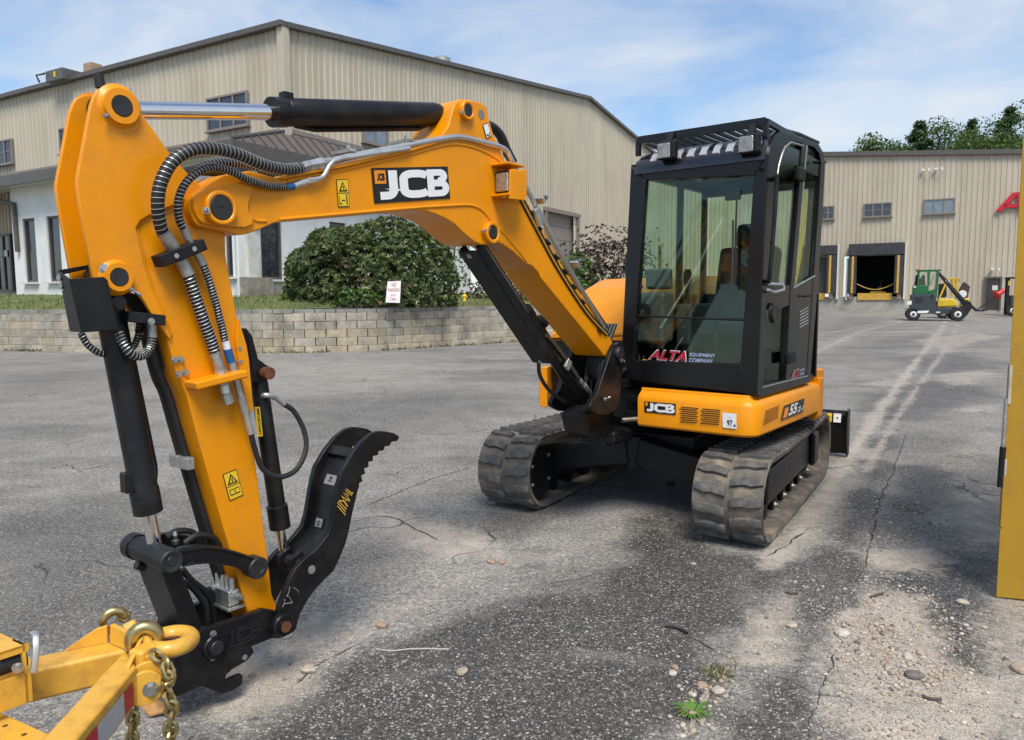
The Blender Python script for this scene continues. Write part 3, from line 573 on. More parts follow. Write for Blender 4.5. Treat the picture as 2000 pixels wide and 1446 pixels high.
def leafmesh(name, P, Nn, T, ln, wd, mats, parent=None, mi=None, curl=.0):
    """many small leaves: P points, Nn normals, T directions (numpy)"""
    Nn = Nn / (np.linalg.norm(Nn, axis=1, keepdims=True) + 1e-9); T = T - Nn * (T * Nn).sum(1, keepdims=True); T /= (np.linalg.norm(T, axis=1, keepdims=True) + 1e-9); B = np.cross(Nn, T)
    ln = np.asarray(ln).reshape(-1, 1); wd = np.asarray(wd).reshape(-1, 1)
    q = [P, P + T * ln * .5 + B * wd * .5 + Nn * ln * .06, P + T * ln - Nn * ln * curl, P + T * ln * .5 - B * wd * .5 + Nn * ln * .06]
    V = np.stack(q, 1).reshape(-1, 3); n = len(P); me = bpy.data.meshes.new(name); me.vertices.add(4 * n); me.vertices.foreach_set('co', V.ravel().astype(np.float32))
    me.loops.add(4 * n); me.loops.foreach_set('vertex_index', np.arange(4 * n, dtype=np.int32)); me.polygons.add(n); me.polygons.foreach_set('loop_start', np.arange(0, 4 * n, 4, dtype=np.int32))
    for m_ in mats: me.materials.append(m_)
    if mi is not None: me.polygons.foreach_set('material_index', mi.astype(np.int32))
    me.update(); me.validate(); o = bpy.data.objects.new(name, me); COL.objects.link(o); o.parent = parent; return o
def leafmat(name, c, rough=.45, tr=.25):
    m = mat(name, c, rough, var=.35, vs=1.7); b = m.node_tree.nodes['Principled BSDF']; b.inputs['Subsurface Weight'].default_value = 0
    t = m.node_tree; o = t.nodes['Material Output']; tl = t.nodes.new('ShaderNodeBsdfTranslucent'); tl.inputs[0].default_value = (c[0] * 1.3, c[1] * 1.5, c[2] * .7, 1); ms = t.nodes.new('ShaderNodeMixShader'); ms.inputs[0].default_value = tr
    t.links.new(b.outputs[0], ms.inputs[1]); t.links.new(tl.outputs[0], ms.inputs[2]); t.links.new(ms.outputs[0], o.inputs[0]); return m
def rnd(n): 
    v = rng.normal(size=(n, 3)); return v / np.linalg.norm(v, axis=1, keepdims=True)
# grass blades on the lawn edge
gp = []
for i in range(6500):
    k = random.randrange(0, len(sc) - 3); a = sc[k].lerp(sc[k + 1], random.random())
    if a.y > 32: continue
    T = (sc[k + 1] - sc[k]).normalized(); nrm = Vector((-T.y, T.x, 0)); nrm = nrm if nrm.y > 0 else -nrm
    dd = .22 + 5.5 * random.random() ** 1.6; p = a + nrm * dd; gp.append((p.x, p.y, np.interp(dd, (.25, .6, 1.5, 3, 5, 9), (1.22, 1.33, 1.42, 1.52, 1.62, 1.72))))
gp = np.array(gp); n = len(gp); tt = rnd(n) * .6; tt[:, 2] = 1
go = leafmesh('grass', gp, rnd(n) * np.array([1, 1, .1]), tt, rng.uniform(.06, .16, n), np.full(n, .03), [leafmat('grass_green', (.10, .15, .03)), leafmat('grass_dry', (.28, .25, .11))], None, (rng.random(n) < .3))
tag(go, 'short grass growing along the top of the wall', 'grass', kind='stuff')
# dry weeds and litter along the foot of the wall
gp = []
for i in range(2600):
    k = random.randrange(1, len(sc) - 3); a = sc[k].lerp(sc[k + 1], random.random())
    if a.y > 30 or vnoise(np.array(a.x * .9), np.array(a.y * .9), 4) < .42: continue
    T = (sc[k + 1] - sc[k]).normalized(); nrm = Vector((-T.y, T.x, 0)); nrm = nrm if nrm.y > 0 else -nrm
    p = a - nrm * (.17 + .22 * random.random() ** 2.2); gp.append((p.x, p.y, ground_z(p.x, p.y) - .01))
gp = np.array(gp); n = len(gp); tt = rnd(n) * 1.1; tt[:, 2] = .7
tag(leafmesh('wall_weeds', gp, rnd(n) * np.array([1, 1, .2]), tt, rng.uniform(.03, .13, n), np.full(n, .025), [leafmat('weed_dry', (.16, .14, .07)), leafmat('weed_green', (.07, .10, .03)), leafmat('leaf_litter', (.07, .05, .035))], None, rng.integers(0, 3, n)), 'dry weeds and leaf litter along the foot of the block wall', 'weeds', kind='stuff')
# ---- rhododendron
def shell(n, prof, cx, cy, rx, ry, depth_=.35):
    """points in the outer layer of a lumpy dome"""
    d = rnd(n); d[:, 2] = np.abs(d[:, 2]) * 1.0 - .12; return d
def bush(name, label, cx, cy, zb, rx, ry, h, nros, nl, ll, lw, cols, wts, seed, parent=None, lump=.11, group=None, wild=0.0, stems=5):
    r = np.random.default_rng(seed); e = empty(name, (cx, cy, zb)); tag(e, label, 'shrub', group)
    d = r.normal(size=(nros, 3)); d /= np.linalg.norm(d, axis=1, keepdims=True); d[:, 2] = np.abs(d[:, 2]) - .05
    k = r.normal(size=(9, 3)); k /= np.linalg.norm(k, axis=1, keepdims=True)
    lum = 1 + lump * np.max(np.clip((d @ k.T - .75) / .25, 0, 1), axis=1) - lump * .6 * (np.sin(d[:, 0] * 7 + seed) * np.sin(d[:, 2] * 8)) 
    rad = lum * (1 - .55 * r.random(nros) ** 2.6) * (1 + wild * r.random(nros) ** 3)
    d2 = d.copy(); d2[:, 2] = np.sign(d2[:, 2]) * np.abs(d2[:, 2]) ** .72; hz = np.linalg.norm(d[:, :2], axis=1, keepdims=True) + 1e-6; d2[:, :2] = d[:, :2] / hz * hz ** .8; P = d2 * rad[:, None] * np.array([rx, ry, h]) * .93; P[:, 2] = np.maximum(P[:, 2], .08 * r.random(nros))
    ax = d + .45 * r.normal(size=d.shape); ax[:, 2] += .45; ax /= np.linalg.norm(ax, axis=1, keepdims=True)
    PP = np.repeat(P, nl, 0); AX = np.repeat(ax, nl, 0); tv = r.normal(size=PP.shape); tv -= AX * (tv * AX).sum(1, keepdims=True); tv /= np.linalg.norm(tv, axis=1, keepdims=True)
    T = tv + AX * r.uniform(.1, 1.0, (len(PP), 1)); Nn = AX - tv * .6 + .2 * r.normal(size=PP.shape); n = len(PP)
    mi = np.repeat(r.choice(len(cols), nros, p=wts), nl)
    o = leafmesh('foliage', PP, Nn, T, r.uniform(.7, 1.2, n) * ll, r.uniform(.8, 1.2, n) * lw, cols, e, mi, .12); tag(o, kind='stuff')
    mb = MB()
    for s in range(stems):
        a = s * 6.28 / stems; mb.tube([Vector((.1 * math.cos(a), .1 * math.sin(a), -.15)), Vector((rx * .25 * math.cos(a), ry * .25 * math.sin(a), h * .35)), Vector((rx * .5 * math.cos(a), ry * .5 * math.sin(a), h * .7))], [.05, .04, .015], 6)
    mb.build('stem', mat('bark_' + name, (.07, .05, .035), .9), e); return e
lfA, lfB, lfC, lfD = leafmat('rhodo_dark', (.045, .072, .022), .55, .2), leafmat('rhodo_mid', (.090, .125, .038), .55, .2), leafmat('rhodo_light', (.17, .20, .07), .4, .2), leafmat('rhodo_brown', (.13, .09, .04), .5, .2)
c = dep(712, 560, 22.6); bush('rhododendron', 'large rounded dark green rhododendron behind the block wall', c.x, c.y + .4, 1.3, 2.75, 1.6, 2.72, 5200, 9, .14, .042, [lfA, lfB, lfC, lfD], [.30, .42, .24, .04], 3)
c = dep(700, 575, 21.6); bush('seedling', 'bright green seedlings at the foot of the rhododendron', c.x, c.y, 1.38, .75, .35, .42, 130, 6, .09, .05, [leafmat('seedling_green', (.07, .16, .03))], [1], 5, stems=3)
pl1, pl2 = leafmat('plum_leaf', (.050, .026, .034), .5, .25), leafmat('plum_leaf_pale', (.12, .075, .085), .5, .3); gr1, gr2 = leafmat('shrub_lime', (.12, .22, .03)), leafmat('shrub_green', (.05, .10, .025))
c = dep(1165, 560, 30.5); bush('plum_shrub', 'loose purple-leaved shrub between boom and cab', c.x + .55, c.y, 1.5, 1.7, 1.3, 2.5, 1100, 7, .13, .06, [pl1, pl2, gr2], [.62, .28, .10], 8, wild=.45)
c = dep(1120, 560, 29.6); bush('lime_shrub', 'lime green shrub growing into the purple one', c.x, c.y, 1.4, 1.0, .8, 1.9, 500, 7, .12, .06, [gr1, gr2, pl1], [.5, .4, .1], 9, wild=.2)
c = dep(925, 560, 25.5); bush('low_plum_shrub', 'low purple shrub behind the boom cylinder', c.x + 1.5, c.y + 1, 1.35, 1.9, .7, 1.15, 600, 7, .10, .05, [pl1, pl2, gr2], [.6, .3, .1], 10, wild=.3)
c = dep(872, 470, 27); bush('sapling', 'pale thin-leaved sapling at the right of the rhododendron', c.x, c.y, 1.5, .75, .6, 3.1, 330, 6, .11, .05, [leafmat('sapling_leaf', (.12, .16, .07)), gr2], [.7, .3], 12, wild=.3)
# small yellow hydrant cap right of the bush
p = dep(907, 581, 23.0); mb = MB(); mb.lathe(p - Z3 * .12, Z3, [(.05, 0), (.05, .14), (.07, .145), (.07, .17), (.05, .20), (.01, .22)], 12); mb.cyl(p + Vector((-.09, 0, .02)), p + Vector((.09, 0, .02)), .03, n=10)
tag(mb.build('hydrant', M['inkyellow'], None), 'small yellow hydrant on the lawn right of the rhododendron', 'hydrant')
# ================================================================ LETTERING
def text_geo(s, bold=.0, shear=0.0):
    cu = bpy.data.curves.new('lettering', 'FONT'); cu.body = s; cu.offset = bold; cu.shear = shear; cu.resolution_u = 3; cu.fill_mode = 'FRONT'
    o = bpy.data.objects.new('lettering', cu); COL.objects.link(o); dg = bpy.context.evaluated_depsgraph_get(); dg.update(); me = bpy.data.meshes.new_from_object(o.evaluated_get(dg))
    V = [tuple(v.co) for v in me.vertices]; F = [tuple(p.vertices) for p in me.polygons]; bpy.data.objects.remove(o); bpy.data.curves.remove(cu); bpy.data.meshes.remove(me)
    x0 = min(v[0] for v in V); x1 = max(v[0] for v in V); y0 = min(v[1] for v in V); y1 = max(v[1] for v in V)
    return [((v[0] - x0) / (x1 - x0), (v[1] - y0) / (y1 - y0)) for v in V], F
def stroke_geo(paths, wd, asp):
    """thick ribbon letters in a unit box; asp = width/height"""
    V = []; F = []
    for P in paths:
        P = [Vector((x * asp, y)) for x, y in P]; n = len(P); L_ = []; R_ = []
        for i in range(n):
            a = P[i] - P[i - 1] if i else P[1] - P[0]; b = P[i + 1] - P[i] if i < n - 1 else a
            a = a.normalized(); b = b.normalized(); t = (a + b).normalized(); nn = Vector((-t.y, t.x)); k = wd / 2 / max(.5, nn.dot(Vector((-a.y, a.x)))); L_.append(P[i] + nn * k); R_.append(P[i] - nn * k)
        o = len(V); lf_ = .0003 * len(F) ** .5; V += [(p.x / asp, p.y, lf_) for p in L_ + R_]; F += [(o + i, o + i + 1, o + n + i + 1, o + n + i) for i in range(n - 1)]
    return V, F
def arcp(cx, cy, rx, ry, a0, a1, k=8): return [(cx + rx * math.cos(R(a0 + (a1 - a0) * i / k)), cy + ry * math.sin(R(a0 + (a1 - a0) * i / k))) for i in range(k + 1)]
def JCB_geo(asp=2.3):
    w_ = .27; h = w_ / 2; q = w_ / asp / 2
    J = [(.215 - q + .06, 1)] + [(.275 - q, .35)] + arcp(.14, .35, .135 - q + .0, .35 - h, 0, -90, 6) + [(.03, h)]
    C = arcp(.56, .68, .16, .32 - h, 35, 90, 4) + arcp(.48, .68, .12 - q + .06, .32 - h, 90, 180, 6) + arcp(.48, .32, .12 - q + .06, .32 - h, 180, 270, 6) + arcp(.56, .32, .16, .32 - h, -90, -35, 4)
    g1 = stroke_geo([J, C], w_, asp); b_ = .235; hb = b_ / 2
    B = [(.72, 1 - hb), (.885, 1 - hb)] + arcp(.89, .742, .062, .258 - hb, 80, -80, 6) + [(.885, .5), (.72, .5)]
    B2 = [(.72, .485), (.89, .485)] + arcp(.90, .30, .07, .30 - hb, 70, -80, 6) + [(.89, hb), (.72, hb)]
    g2 = stroke_geo([[(.745, 0), (.745, 1)], B, B2], b_, asp); k = len(g1[0])
    return g1[0] + [(x, y, z + .004) for x, y, z in g2[0]], g1[1] + [tuple(i + k for i in f) for f in g2[1]]
def rect(x0, y0, x1, y1): return [(x0, y0), (x1, y0), (x1, y1), (x0, y1)], [(0, 1, 2, 3)]
def decal(parent, quad, n, items, name='decal'):
    """quad = 3-D points TL,TR,BR,BL of a sticker; items = (geo, box(x0,y0,x1,y1), material, lift level)"""
    TL, TR, BR, BL = [Vector(q) for q in quad]; n = Vector(n).normalized(); first = None
    for k, (g, bx, mt, lv) in enumerate(items):
        V, F = g; P = []
        for vv_ in V:
            x, y = vv_[:2]; xl_ = vv_[2] if len(vv_) > 2 else 0.0; s = bx[0] + (bx[2] - bx[0]) * x; t = bx[1] + (bx[3] - bx[1]) * y
            P.append((BL * (1 - s) + BR * s) * (1 - t) + (TL * (1 - s) + TR * s) * t + n * (.0015 + .0012 * lv + xl_ * .2))
        mb = MB().add(P, F); o = mb.build(name if k == 0 else 'print', M[mt], parent, smooth=False)
        if k == 0: first = o
    return first
RECT = rect(0, 0, 1, 1)
M['fadedred'] = mat('faded_red', (.45, .16, .17), .6)
TRI = ([(0, 0), (1, 0), (.5, 1)], [(0, 1, 2)])
# ---- no parking sign at the wall
A = dep(757, 592, 21.15); 
sg = empty('parking_sign', (A.x + .2, A.y, A.z)); tag(sg, 'small white no parking sign leaning above the block wall', 'sign')
iv = Matrix.Translation(-Vector(sg.location))
qd = [iv @ dep(x, y, Y) for x, y, Y in ((757, 550, 21.25), (783, 549, 21.25), (781, 592, 21.15), (753, 591, 21.15))]
mb = MB(); nn = Vector((0, -1, .1)); mb.prism([q for q in qd], [q - nn * .02 for q in qd]); mb.build('plate', mat('sign_white', (.72, .68, .66), .5, var=.1, vs=4), sg)
decal(sg, qd, nn, [(text_geo('NO', .02), (.33, .74, .67, .93), 'fadedred', 2), (text_geo('PARKING', .02), (.08, .51, .92, .67), 'fadedred', 2), (text_geo('ANY', .01), (.32, .29, .68, .40), 'fadedred', 2), (text_geo('TIME', .01), (.28, .11, .72, .22), 'fadedred', 2)])
mb = MB(); mb.cyl(iv @ (dep(768, 590, 21.3) - Z3 * .02), iv @ dep(768, 556, 21.32), .02, n=8); mb.build('post', M['zincdull'], sg)
# ---- dock building on the right
DO = dep(1700, 600, 52.0); DO.z = 0; dD = -dL; nD = nL
dk = empty('dock_building', (0, 0, 0)); tag(dk, 'tan metal-sided loading dock building with two dock doors', 'building')
zbase = ground_z(0, 52)
def dz(x, y): return onp(x, y, DO, nD).z
def dt(x, y=500): return (onp(x, y, DO, nD) - DO).dot(dD)
zt1, zt2 = dz(1620, 306), dz(1985, 302); tt1, tt2 = dt(1620), dt(1985)
topf = lambda t: zt1 + (zt2 - zt1) * (min(t, 12) - tt1) / (tt2 - tt1)
docks = [(1560, 1636, 481, 576), (1659, 1767, 476, 574)]
op = [(dt(1593), dt(1617)), (dt(1675), dt(1749))]; zO = dz(1700, 500); zF = dz(1700, 574)
tS = -15.5
siding(dk, DO, dD, nD, tS, 46, lambda t: (zO if any(a - .46 < t < b + .46 for a, b in ((op[0][0] - 1.6, op[0][1]), op[1])) else zbase + .9) if t < dt(1775) else zbase + .12, topf)
mb = MB(); a = DO + dD * tS + Z3 * (topf(tS) + .12) + nD * .1; b = DO + dD * 12 + Z3 * (topf(12) + .12) + nD * .1; mb.bar(a, b, .3, .3); mb.bar(b, b + dD * 34, .3, .3); mb.build('fascia', M['trim'], dk, .01)
mb = MB(); t9 = dt(1772); 
xa, xb = op[1]
def cb(t0, t1, z0, z1, d0=.0, d1=.0): mb.box(DO + dD * ((t0 + t1) / 2) + nD * ((d0 + d1) / 2) + Z3 * ((z0 + z1) / 2), (t1 - t0, d1 - d0, z1 - z0), (dD, nD, Z3))
cb(tS, t9, zbase - .3, zbase + .98, -.1, .07); cb(t9, 46, zbase - .3, zbase + .25, -.1, .06); mb.build('concrete_base', M['concrete'], dk, .01)
mb = MB(); cb(xa - .2, xb + .2, zF - .3, zO + .3, -5.0, -4.9); cb(xa - .3, xa - .2, zF - .3, zO + .3, -5, -.02); cb(xb + .2, xb + .3, zF - .3, zO + .3, -5, -.02); cb(xa - .2, xb + .2, zO + .2, zO + .3, -5, -.02); cb(xa - .2, xb + .2, zF - .4, zF - .3, -5, -.02); mb.build('dock_interior', M['dark'], dk)
M['curtain'] = mat('dock_curtain', (.035, .036, .04), .55, var=.3, vs=2.5, bump=.8, bs=3)
M['dockyellow'] = mat('dock_yellow', (.55, .33, .05), .6, var=.25, vs=6)
for k, (x0, x1, y0, y1) in enumerate(docks):
    z1_ = dz((x0 + x1) / 2, y0); zc = dz((x0 + x1) / 2, 499); z0_ = dz((x0 + x1) / 2, 574); ta, tb = dt(x0), dt(x1); oa, ob = op[k]
    dh = MB(); mb = dh; cb(ta, tb, zc, z1_, .05, .55); hd = dh.build('dock_seal', M['curtain'], dk, .03)
    mb = MB(); cb(ta + .02, oa, z0_, zc - .005, .05, .5); mb.build('side_curtain', M['curtain'], hd, .02); mb = MB(); cb(ob, tb - .02, z0_, zc - .005, .05, .5); mb.build('side_curtain', M['curtain'], hd, .02)
    for q in ((oa - .3, oa - .16), (ob + .16, ob + .3)): mb = MB(); cb(q[0], q[1], z0_ + .05, zc - .05, .5, .53); mb.build('guide_stripe', M['dockyellow'], hd)
    mb = MB(); cb(tb + .02, tb + .14, z0_ - .4, z1_ + .05, .05, .3); mb.build('side_trim', M['soffit'], hd); mb = MB(); cb(ta - .14, ta - .02, z0_ - .4, z1_ - .95, .05, .3); mb.build('side_trim', M['soffit'], hd)
    mb = MB(); cb(oa + .1, ob - .1, z0_ - .42, z0_ + .04, .08, .16); mb.build('dock_leveler', M['dockyellow'], hd)
    for q in (oa - .45, ob + .2): mb = MB(); cb(q, q + .24, z0_ - .35, z0_ + .05, .08, .3); mb.build('bumper', mat('bumper_pink', (.55, .36, .28), .8, var=.3, vs=5), hd, .02)
    if k == 0: mb = MB(); cb(oa - 1.5, ob, z0_, zO + .1, -.3, -.2); mb.build('closed_door', mat('dock_door', (.09, .085, .08), .6), hd)
mb = MB(); P = [DO + dD * (xa + (xb - xa) * s) + nD * -.1 + Z3 * (zO - 1.9 - .9 * math.sin(math.pi * s) * .45) for s in [i / 10 for i in range(11)]]; mb.tube(P, .035, 6); mb.build('safety_chain', M['dockyellow'], dk)
for x0, y0, x1, y1, pn, gl in [(1606, 404, 1629, 428, 2, 'winglass'), (1688, 398, 1741, 423, 3, 'winglass'), (1805, 390, 1864, 417, 3, 'winpale')]: win_px(dk, x0, y0, x1, y1, DO, dD, nD, pn, gl=gl)
for x, y in ((1803, 334), (1828, 332), (1938, 527)):
    p = onp(x, y, DO, nD) + nD * .2; mb = MB(); mb.box(p, (.22, .18, .18), (dD, nD, Z3)); o = mb.build('wall_lamp', M['soffit'], dk, .05); mb = MB(); mb.lathe(p + nD * .12 + dD * .25, nD + dD, [(.04, 0), (.10, .10), (.10, .14)], 12); mb.build('lamp_head', M['soffit'], o)
pj_ = empty('pallet_jack', DO + dD * ((xa + xb) / 2 + .15) - nD * .9 + Z3 * zF); tag(pj_, 'pallet jack standing just inside the open dock door', 'pallet jack'); MB().box((0, 0, .10), (1.0, .5, .10), (dD, nD, Z3)).build('fork', M['dockyellow'], pj_, .02); MB().box(Vector((0, 0, .32)) + dD * .1, (.28, .3, .38), (dD, nD, Z3)).build('pump', M['cgrey_'] if 'cgrey_' in M else M['curtain'], pj_, .04); MB().tube([Vector((0, 0, .45)) + dD * .1, Vector((0, 0, .95)) + dD * .2], .03, 8).build('handle', M['curtain'], pj_)
# personnel door
pa, pb = dt(1925), dt(1960); zt_ = dz(1942, 541); zb_ = zbase + .12; mb = MB()
cb(pa, pa + .12, zb_, zt_, .05, .16); cb(pb - .12, pb, zb_, zt_, .05, .16); cb(pa + .12, pb - .12, zt_ - .12, zt_, .05, .155); do = mb.build('personnel_door', M['trim'], dk)
mb = MB(); cb(pa + .12, pb - .12, zb_, zt_ - .12, .04, .10); mb.build('leaf', mat('door_brown', (.045, .035, .03), .5), do); mb = MB(); cb(pa + .45, pa + .75, zt_ - .85, zt_ - .55, .105, .115); mb.build('notice', M['soffit'], do)
# red wall letter
M['signred'] = mat('sign_red', (.55, .012, .03), .4)
lg = empty('wall_letter', onp(1968, 410, DO, nD)); tag(lg, 'big red slanted letter A mounted on the dock wall', 'letter'); iv = Matrix.Translation(-Vector(lg.location))
def lpoly(px): 
    a = [iv @ (onp(x, y, DO, nD) + nD * .08) for x, y in px]; return MB().prism(a, [q + nD * .16 for q in a])
lpoly([(1944, 413), (1957, 413), (1990, 377), (1978, 377)]).build('stroke', M['signred'], lg); lpoly([(1986, 377), (2002, 375), (2004, 412), (1990, 413)]).build('stroke', M['signred'], lg); lpoly([(1962, 400), (1988, 399), (1988, 406), (1958, 407)]).build('stroke', M['signred'], lg)
# ---- trees beyond the dock building, and trees behind the photographer that the cab glass mirrors
bark = mat('tree_bark', (.09, .07, .055), .95, var=.3, vs=5, bump=.8, bs=12)
tgreens = [leafmat('tree_dark', (.045, .080, .026)), leafmat('tree_mid', (.085, .14, .038)), leafmat('tree_light', (.15, .20, .05)), leafmat('pine_green', (.045, .085, .035))]
def tree(x, y, h, rad, kind, label, seed, zb=.5, crown0=.25, nleaf=3600, group='trees beyond the dock building', ls=.5):
    r = np.random.default_rng(seed); e = empty('pine_tree' if kind == 'pine' else 'broadleaf_tree', (x, y, zb)); tag(e, label, 'tree', group)
    mb = MB(); mb.tube([(0, 0, 0), (.1, .05, h * .4), (0, .1, h * .75), (0, 0, h * .97)], [.28, .22, .12, .02], 8)
    P = []; nc = 46
    if kind == 'pine':
        for k in range(nc):
            f = (k + r.random()) / nc; zz = h * (crown0 + (1 - crown0) * f); rr = rad * (1 - f) ** .8 * r.uniform(.55, 1.1); a = r.random() * 6.28
            c = np.array([rr * math.cos(a), rr * math.sin(a), zz]); m = nleaf // nc
            mb.tube([(0, 0, zz - .2), tuple(c * np.array([.6, .6, 1])), tuple(c)], [.05, .03, .01], 5)
            s = r.random((m, 1)); q = np.array([0, 0, zz]) * (1 - s) + c * s + r.normal(size=(m, 3)) * np.array([.30, .30, .20]) * (.35 + rr * .25); P.append(q)
    else:
        for k in range(nc):
            d = r.normal(size=3); d /= np.linalg.norm(d); f = r.random() ** .4; c = np.array([d[0] * rad * f, d[1] * rad * f, h * (crown0 + (1 - crown0) * .5) + d[2] * h * (1 - crown0) * .48 * f]); m = nleaf // nc
            mb.tube([(0, 0, min(c[2] * .7, h * .7)), tuple(c * np.array([.5, .5, .92])), tuple(c)], [.08, .05, .015], 5)
            q = r.normal(size=(m, 3)); q /= np.linalg.norm(q, axis=1, keepdims=True); P.append(c + q * (r.random((m, 1)) ** .5) * rad * np.array([.36, .36, .27]) * r.uniform(.7, 1.2))
    P = np.concatenate(P); n = len(P); T = r.normal(size=(n, 3)); T[:, 2] -= .3; Nn = r.normal(size=(n, 3)); Nn[:, 2] += .8
    if kind == 'pine': mi = np.where(r.random(n) < .75, 3, 1); l_ = r.uniform(.5, 1.1, n) * ls; wd_ = l_ * .35
    else: mi = r.choice(3, n, p=[.35, .45, .2]); l_ = r.uniform(.6, 1.1, n) * ls * .8; wd_ = l_ * .75
    tag(leafmesh('crown', P, Nn, T, l_, wd_, tgreens, e, mi, .1), kind='stuff'); mb.build('trunk', bark, e); return e
for i, (px, py, Y, kind, rad, lab) in enumerate([
    (1690, 268, 62, 'broad', 3.2, 'low thin-leaved treetop just above the dock roof beside the cab'), (1718, 272, 62, 'broad', 3.0, 'smallest treetop showing over the dock roof'), (1797, 240, 64, 'pine', 4.6, 'pine standing over the middle triple window of the dock wall'), (1848, 238, 66, 'broad', 4.2, 'dark rounded tree right of the first pine'),
    (1900, 236, 68, 'pine', 4.4, 'slender pine between the rounded tree and the tall one'), (1930, 252, 62, 'broad', 4.0, 'pale green tree low in front of the tall trees'), (1972, 210, 64, 'pine', 5.6, 'tallest dark pine above the red letter'), (2010, 208, 60, 'broad', 5.5, 'broad green tree at the yellow steel panel'), (1965, 240, 60, 'broad', 4.2, 'bright green tree under the tallest pine')]):
    p = dep(px, py, Y); tree(p.x, p.y, p.z - .4, rad, kind, lab, 100 + i, .4, .35, 17000, ls=.36 if kind == 'pine' else .30)
for i, (x, y, h, rad) in enumerate([(62, 36, 19, 6), (70, 27, 21, 7), (58, 46, 18, 6), (75, 40, 22, 7), (66, 18, 19, 6)]): tree(x, y, h, rad, 'broad', 'tall tree past the right edge, mirrored in the cab door glass', 200 + i, .4, .2, 3600, 'trees mirrored in the cab door', 1.0)
# ================================================================ FORKLIFTS
M['rtyre'] = mat('tyre', (.018, .018, .018), .8, var=.2); M['rim'] = mat('rim_white', (.75, .75, .73), .5)
M['cgreen'] = mat('cab_green', (.008, .115, .035), .38, coat=.2); M['cgrey'] = mat('chassis_grey', (.035, .045, .052), .5, var=.1); M['fyel'] = mat('forklift_yellow', (.70, .47, .02), .45, coat=.2, dirt=(.2, .13, .04), dirt_amt=.3)
FD = 39.0; fo = dep(1830, 627, FD); fo.z = ground_z(0, FD)
fl = empty('sideloader', fo, R(-25)); tag(fl, 'green cab sideloading forklift with dark grey chassis and white wheels', 'forklift')
_s = FD / FPX
def FP(zx, zy): return (zx / 7.692 + 1740 - 1830) * _s * .835, (627.5 - (500 + zy / 7.692)) * _s
def fpoly(pts, y0, y1): 
    a = [FP(*p) for p in pts]; return MB().prism([(x, y0, z) for x, z in a], [(x, y1, z) for x, z in a])
def wheel(parent, zx, zy, r, y, wd=.3, hub='rim'):
    x, z = FP(zx, zy); z = r; mb = MB(); mb.lathe((x, y, z), (0, 1, 0), [(r * .55, 0), (r * .92, 0), (r, .05), (r, wd - .05), (r * .92, wd), (r * .55, wd)], 24); o = mb.build('wheel', M['rtyre'], parent)
    mb = MB(); mb.lathe((x, y - .01, z), (0, 1, 0), [(.06, 0), (r * .42, .0), (r * .56, .03), (r * .57, .1)], 20); mb.build('rim', M[hub], o); mb = MB(); mb.cyl((x, y - .06, z), (x, y, z), .07, n=10); mb.build('hub', M['cgrey'], o); return o
fpoly([(255, 590), (640, 590), (645, 690), (660, 800), (640, 875), (265, 875), (250, 760)], -.75, .75).build('chassis', M['cgrey'], fl, .04)
fpoly([(640, 800), (910, 800), (920, 880), (640, 885)], -.5, .5).build('side_beam', M['cgrey'], fl, .02)
fpoly([(360, 835), (545, 828), (525, 862), (365, 868)], -.765, -.755).build('name_stripe', M['white'], fl)
fpoly([(280, 455), (520, 455), (520, 590), (275, 590)], -.7, .1).build('cab_lower', M['cgreen'], fl, .04)
fpoly([(520, 540), (660, 500), (660, 640), (600, 600), (520, 592)], -.7, .1).build('cab_step', M['cgreen'], fl, .03)
cf = MB()
for y in (-.68, .08):
    for a, b in (((360, 245), (350, 460)), ((515, 245), (525, 460)), ((660, 245), (650, 520)), ((350, 242), (680, 242))):
        x0, z0 = FP(*a); x1, z1 = FP(*b); cf.bar((x0, y, z0), (x1, y, z1), .07, .07)
x0, z0 = FP(515, 242); cf.box((x0, -.3, z0 + .02), (1.1, .82, .06)); cbf = cf.build('cab_frame', M['cgreen'], fl)
for q in ([(365, 255), (510, 255), (518, 455), (358, 455)], [(525, 255), (650, 255), (640, 500), (530, 455)]): fpoly(q, -.69, -.685).build('pane', M['glassdark'], cbf)
fpoly([(380, 350), (460, 340), (480, 455), (370, 455)], -.4, 0).build('seat', M['dark'], cbf, .05)
fpoly([(315, 300), (365, 300), (365, 560), (290, 560)], -.5, -.25).build('exhaust_guard', M['dark'], fl, .03)
x, z = FP(340, 250); mb = MB(); mb.lathe((x, -.3, z), (0, 0, 1), [(.08, 0), (.08, .14), (.05, .18)], 10); mb.build('beacon', mat('amber', (.6, .2, .05), .3), fl)
fpoly([(175, 750), (190, 705), (270, 675), (270, 745)], -.75, -.3).build('mudguard', M['rim'], fl, .03)
wheel(fl, 300, 890, .33, -.75); wheel(fl, 300, 890, .33, .45); wheel(fl, 985, 895, .34, -.85); wheel(fl, 985, 895, .34, .5)
fpoly([(655, 275), (700, 262), (1185, 745), (1110, 790)], -.15, .15).build('boom', mat('boom_dark', (.03, .032, .04), .35), fl, .03)
fpoly([(770, 385), (790, 380), (835, 435), (815, 440)], -.156, -.151).build('boom_stripe', M['white'], fl)
fpoly([(1060, 780), (1180, 690), (1210, 790), (1140, 900), (1080, 905)], -.4, .4).build('carriage', M['dark'], fl, .03)
for y in (-.35, .35):
    mb = MB(); a = FP(1120, 680); b = FP(1290, 835); mb.bar((a[0], y, a[1]), (b[0], y, b[1]), .1, .07); b2 = FP(1330, 825); mb.bar((b[0], y, b[1]), (b2[0] + .3, y, b2[1]), .1, .05); mb.build('fork', M['dark'], fl)
for k in range(6): fpoly([(300, 640 + k * 14), (440, 640 + k * 14), (440, 646 + k * 14), (300, 646 + k * 14)], -.757, -.752).build('grille_slat', M['dark'], fl)
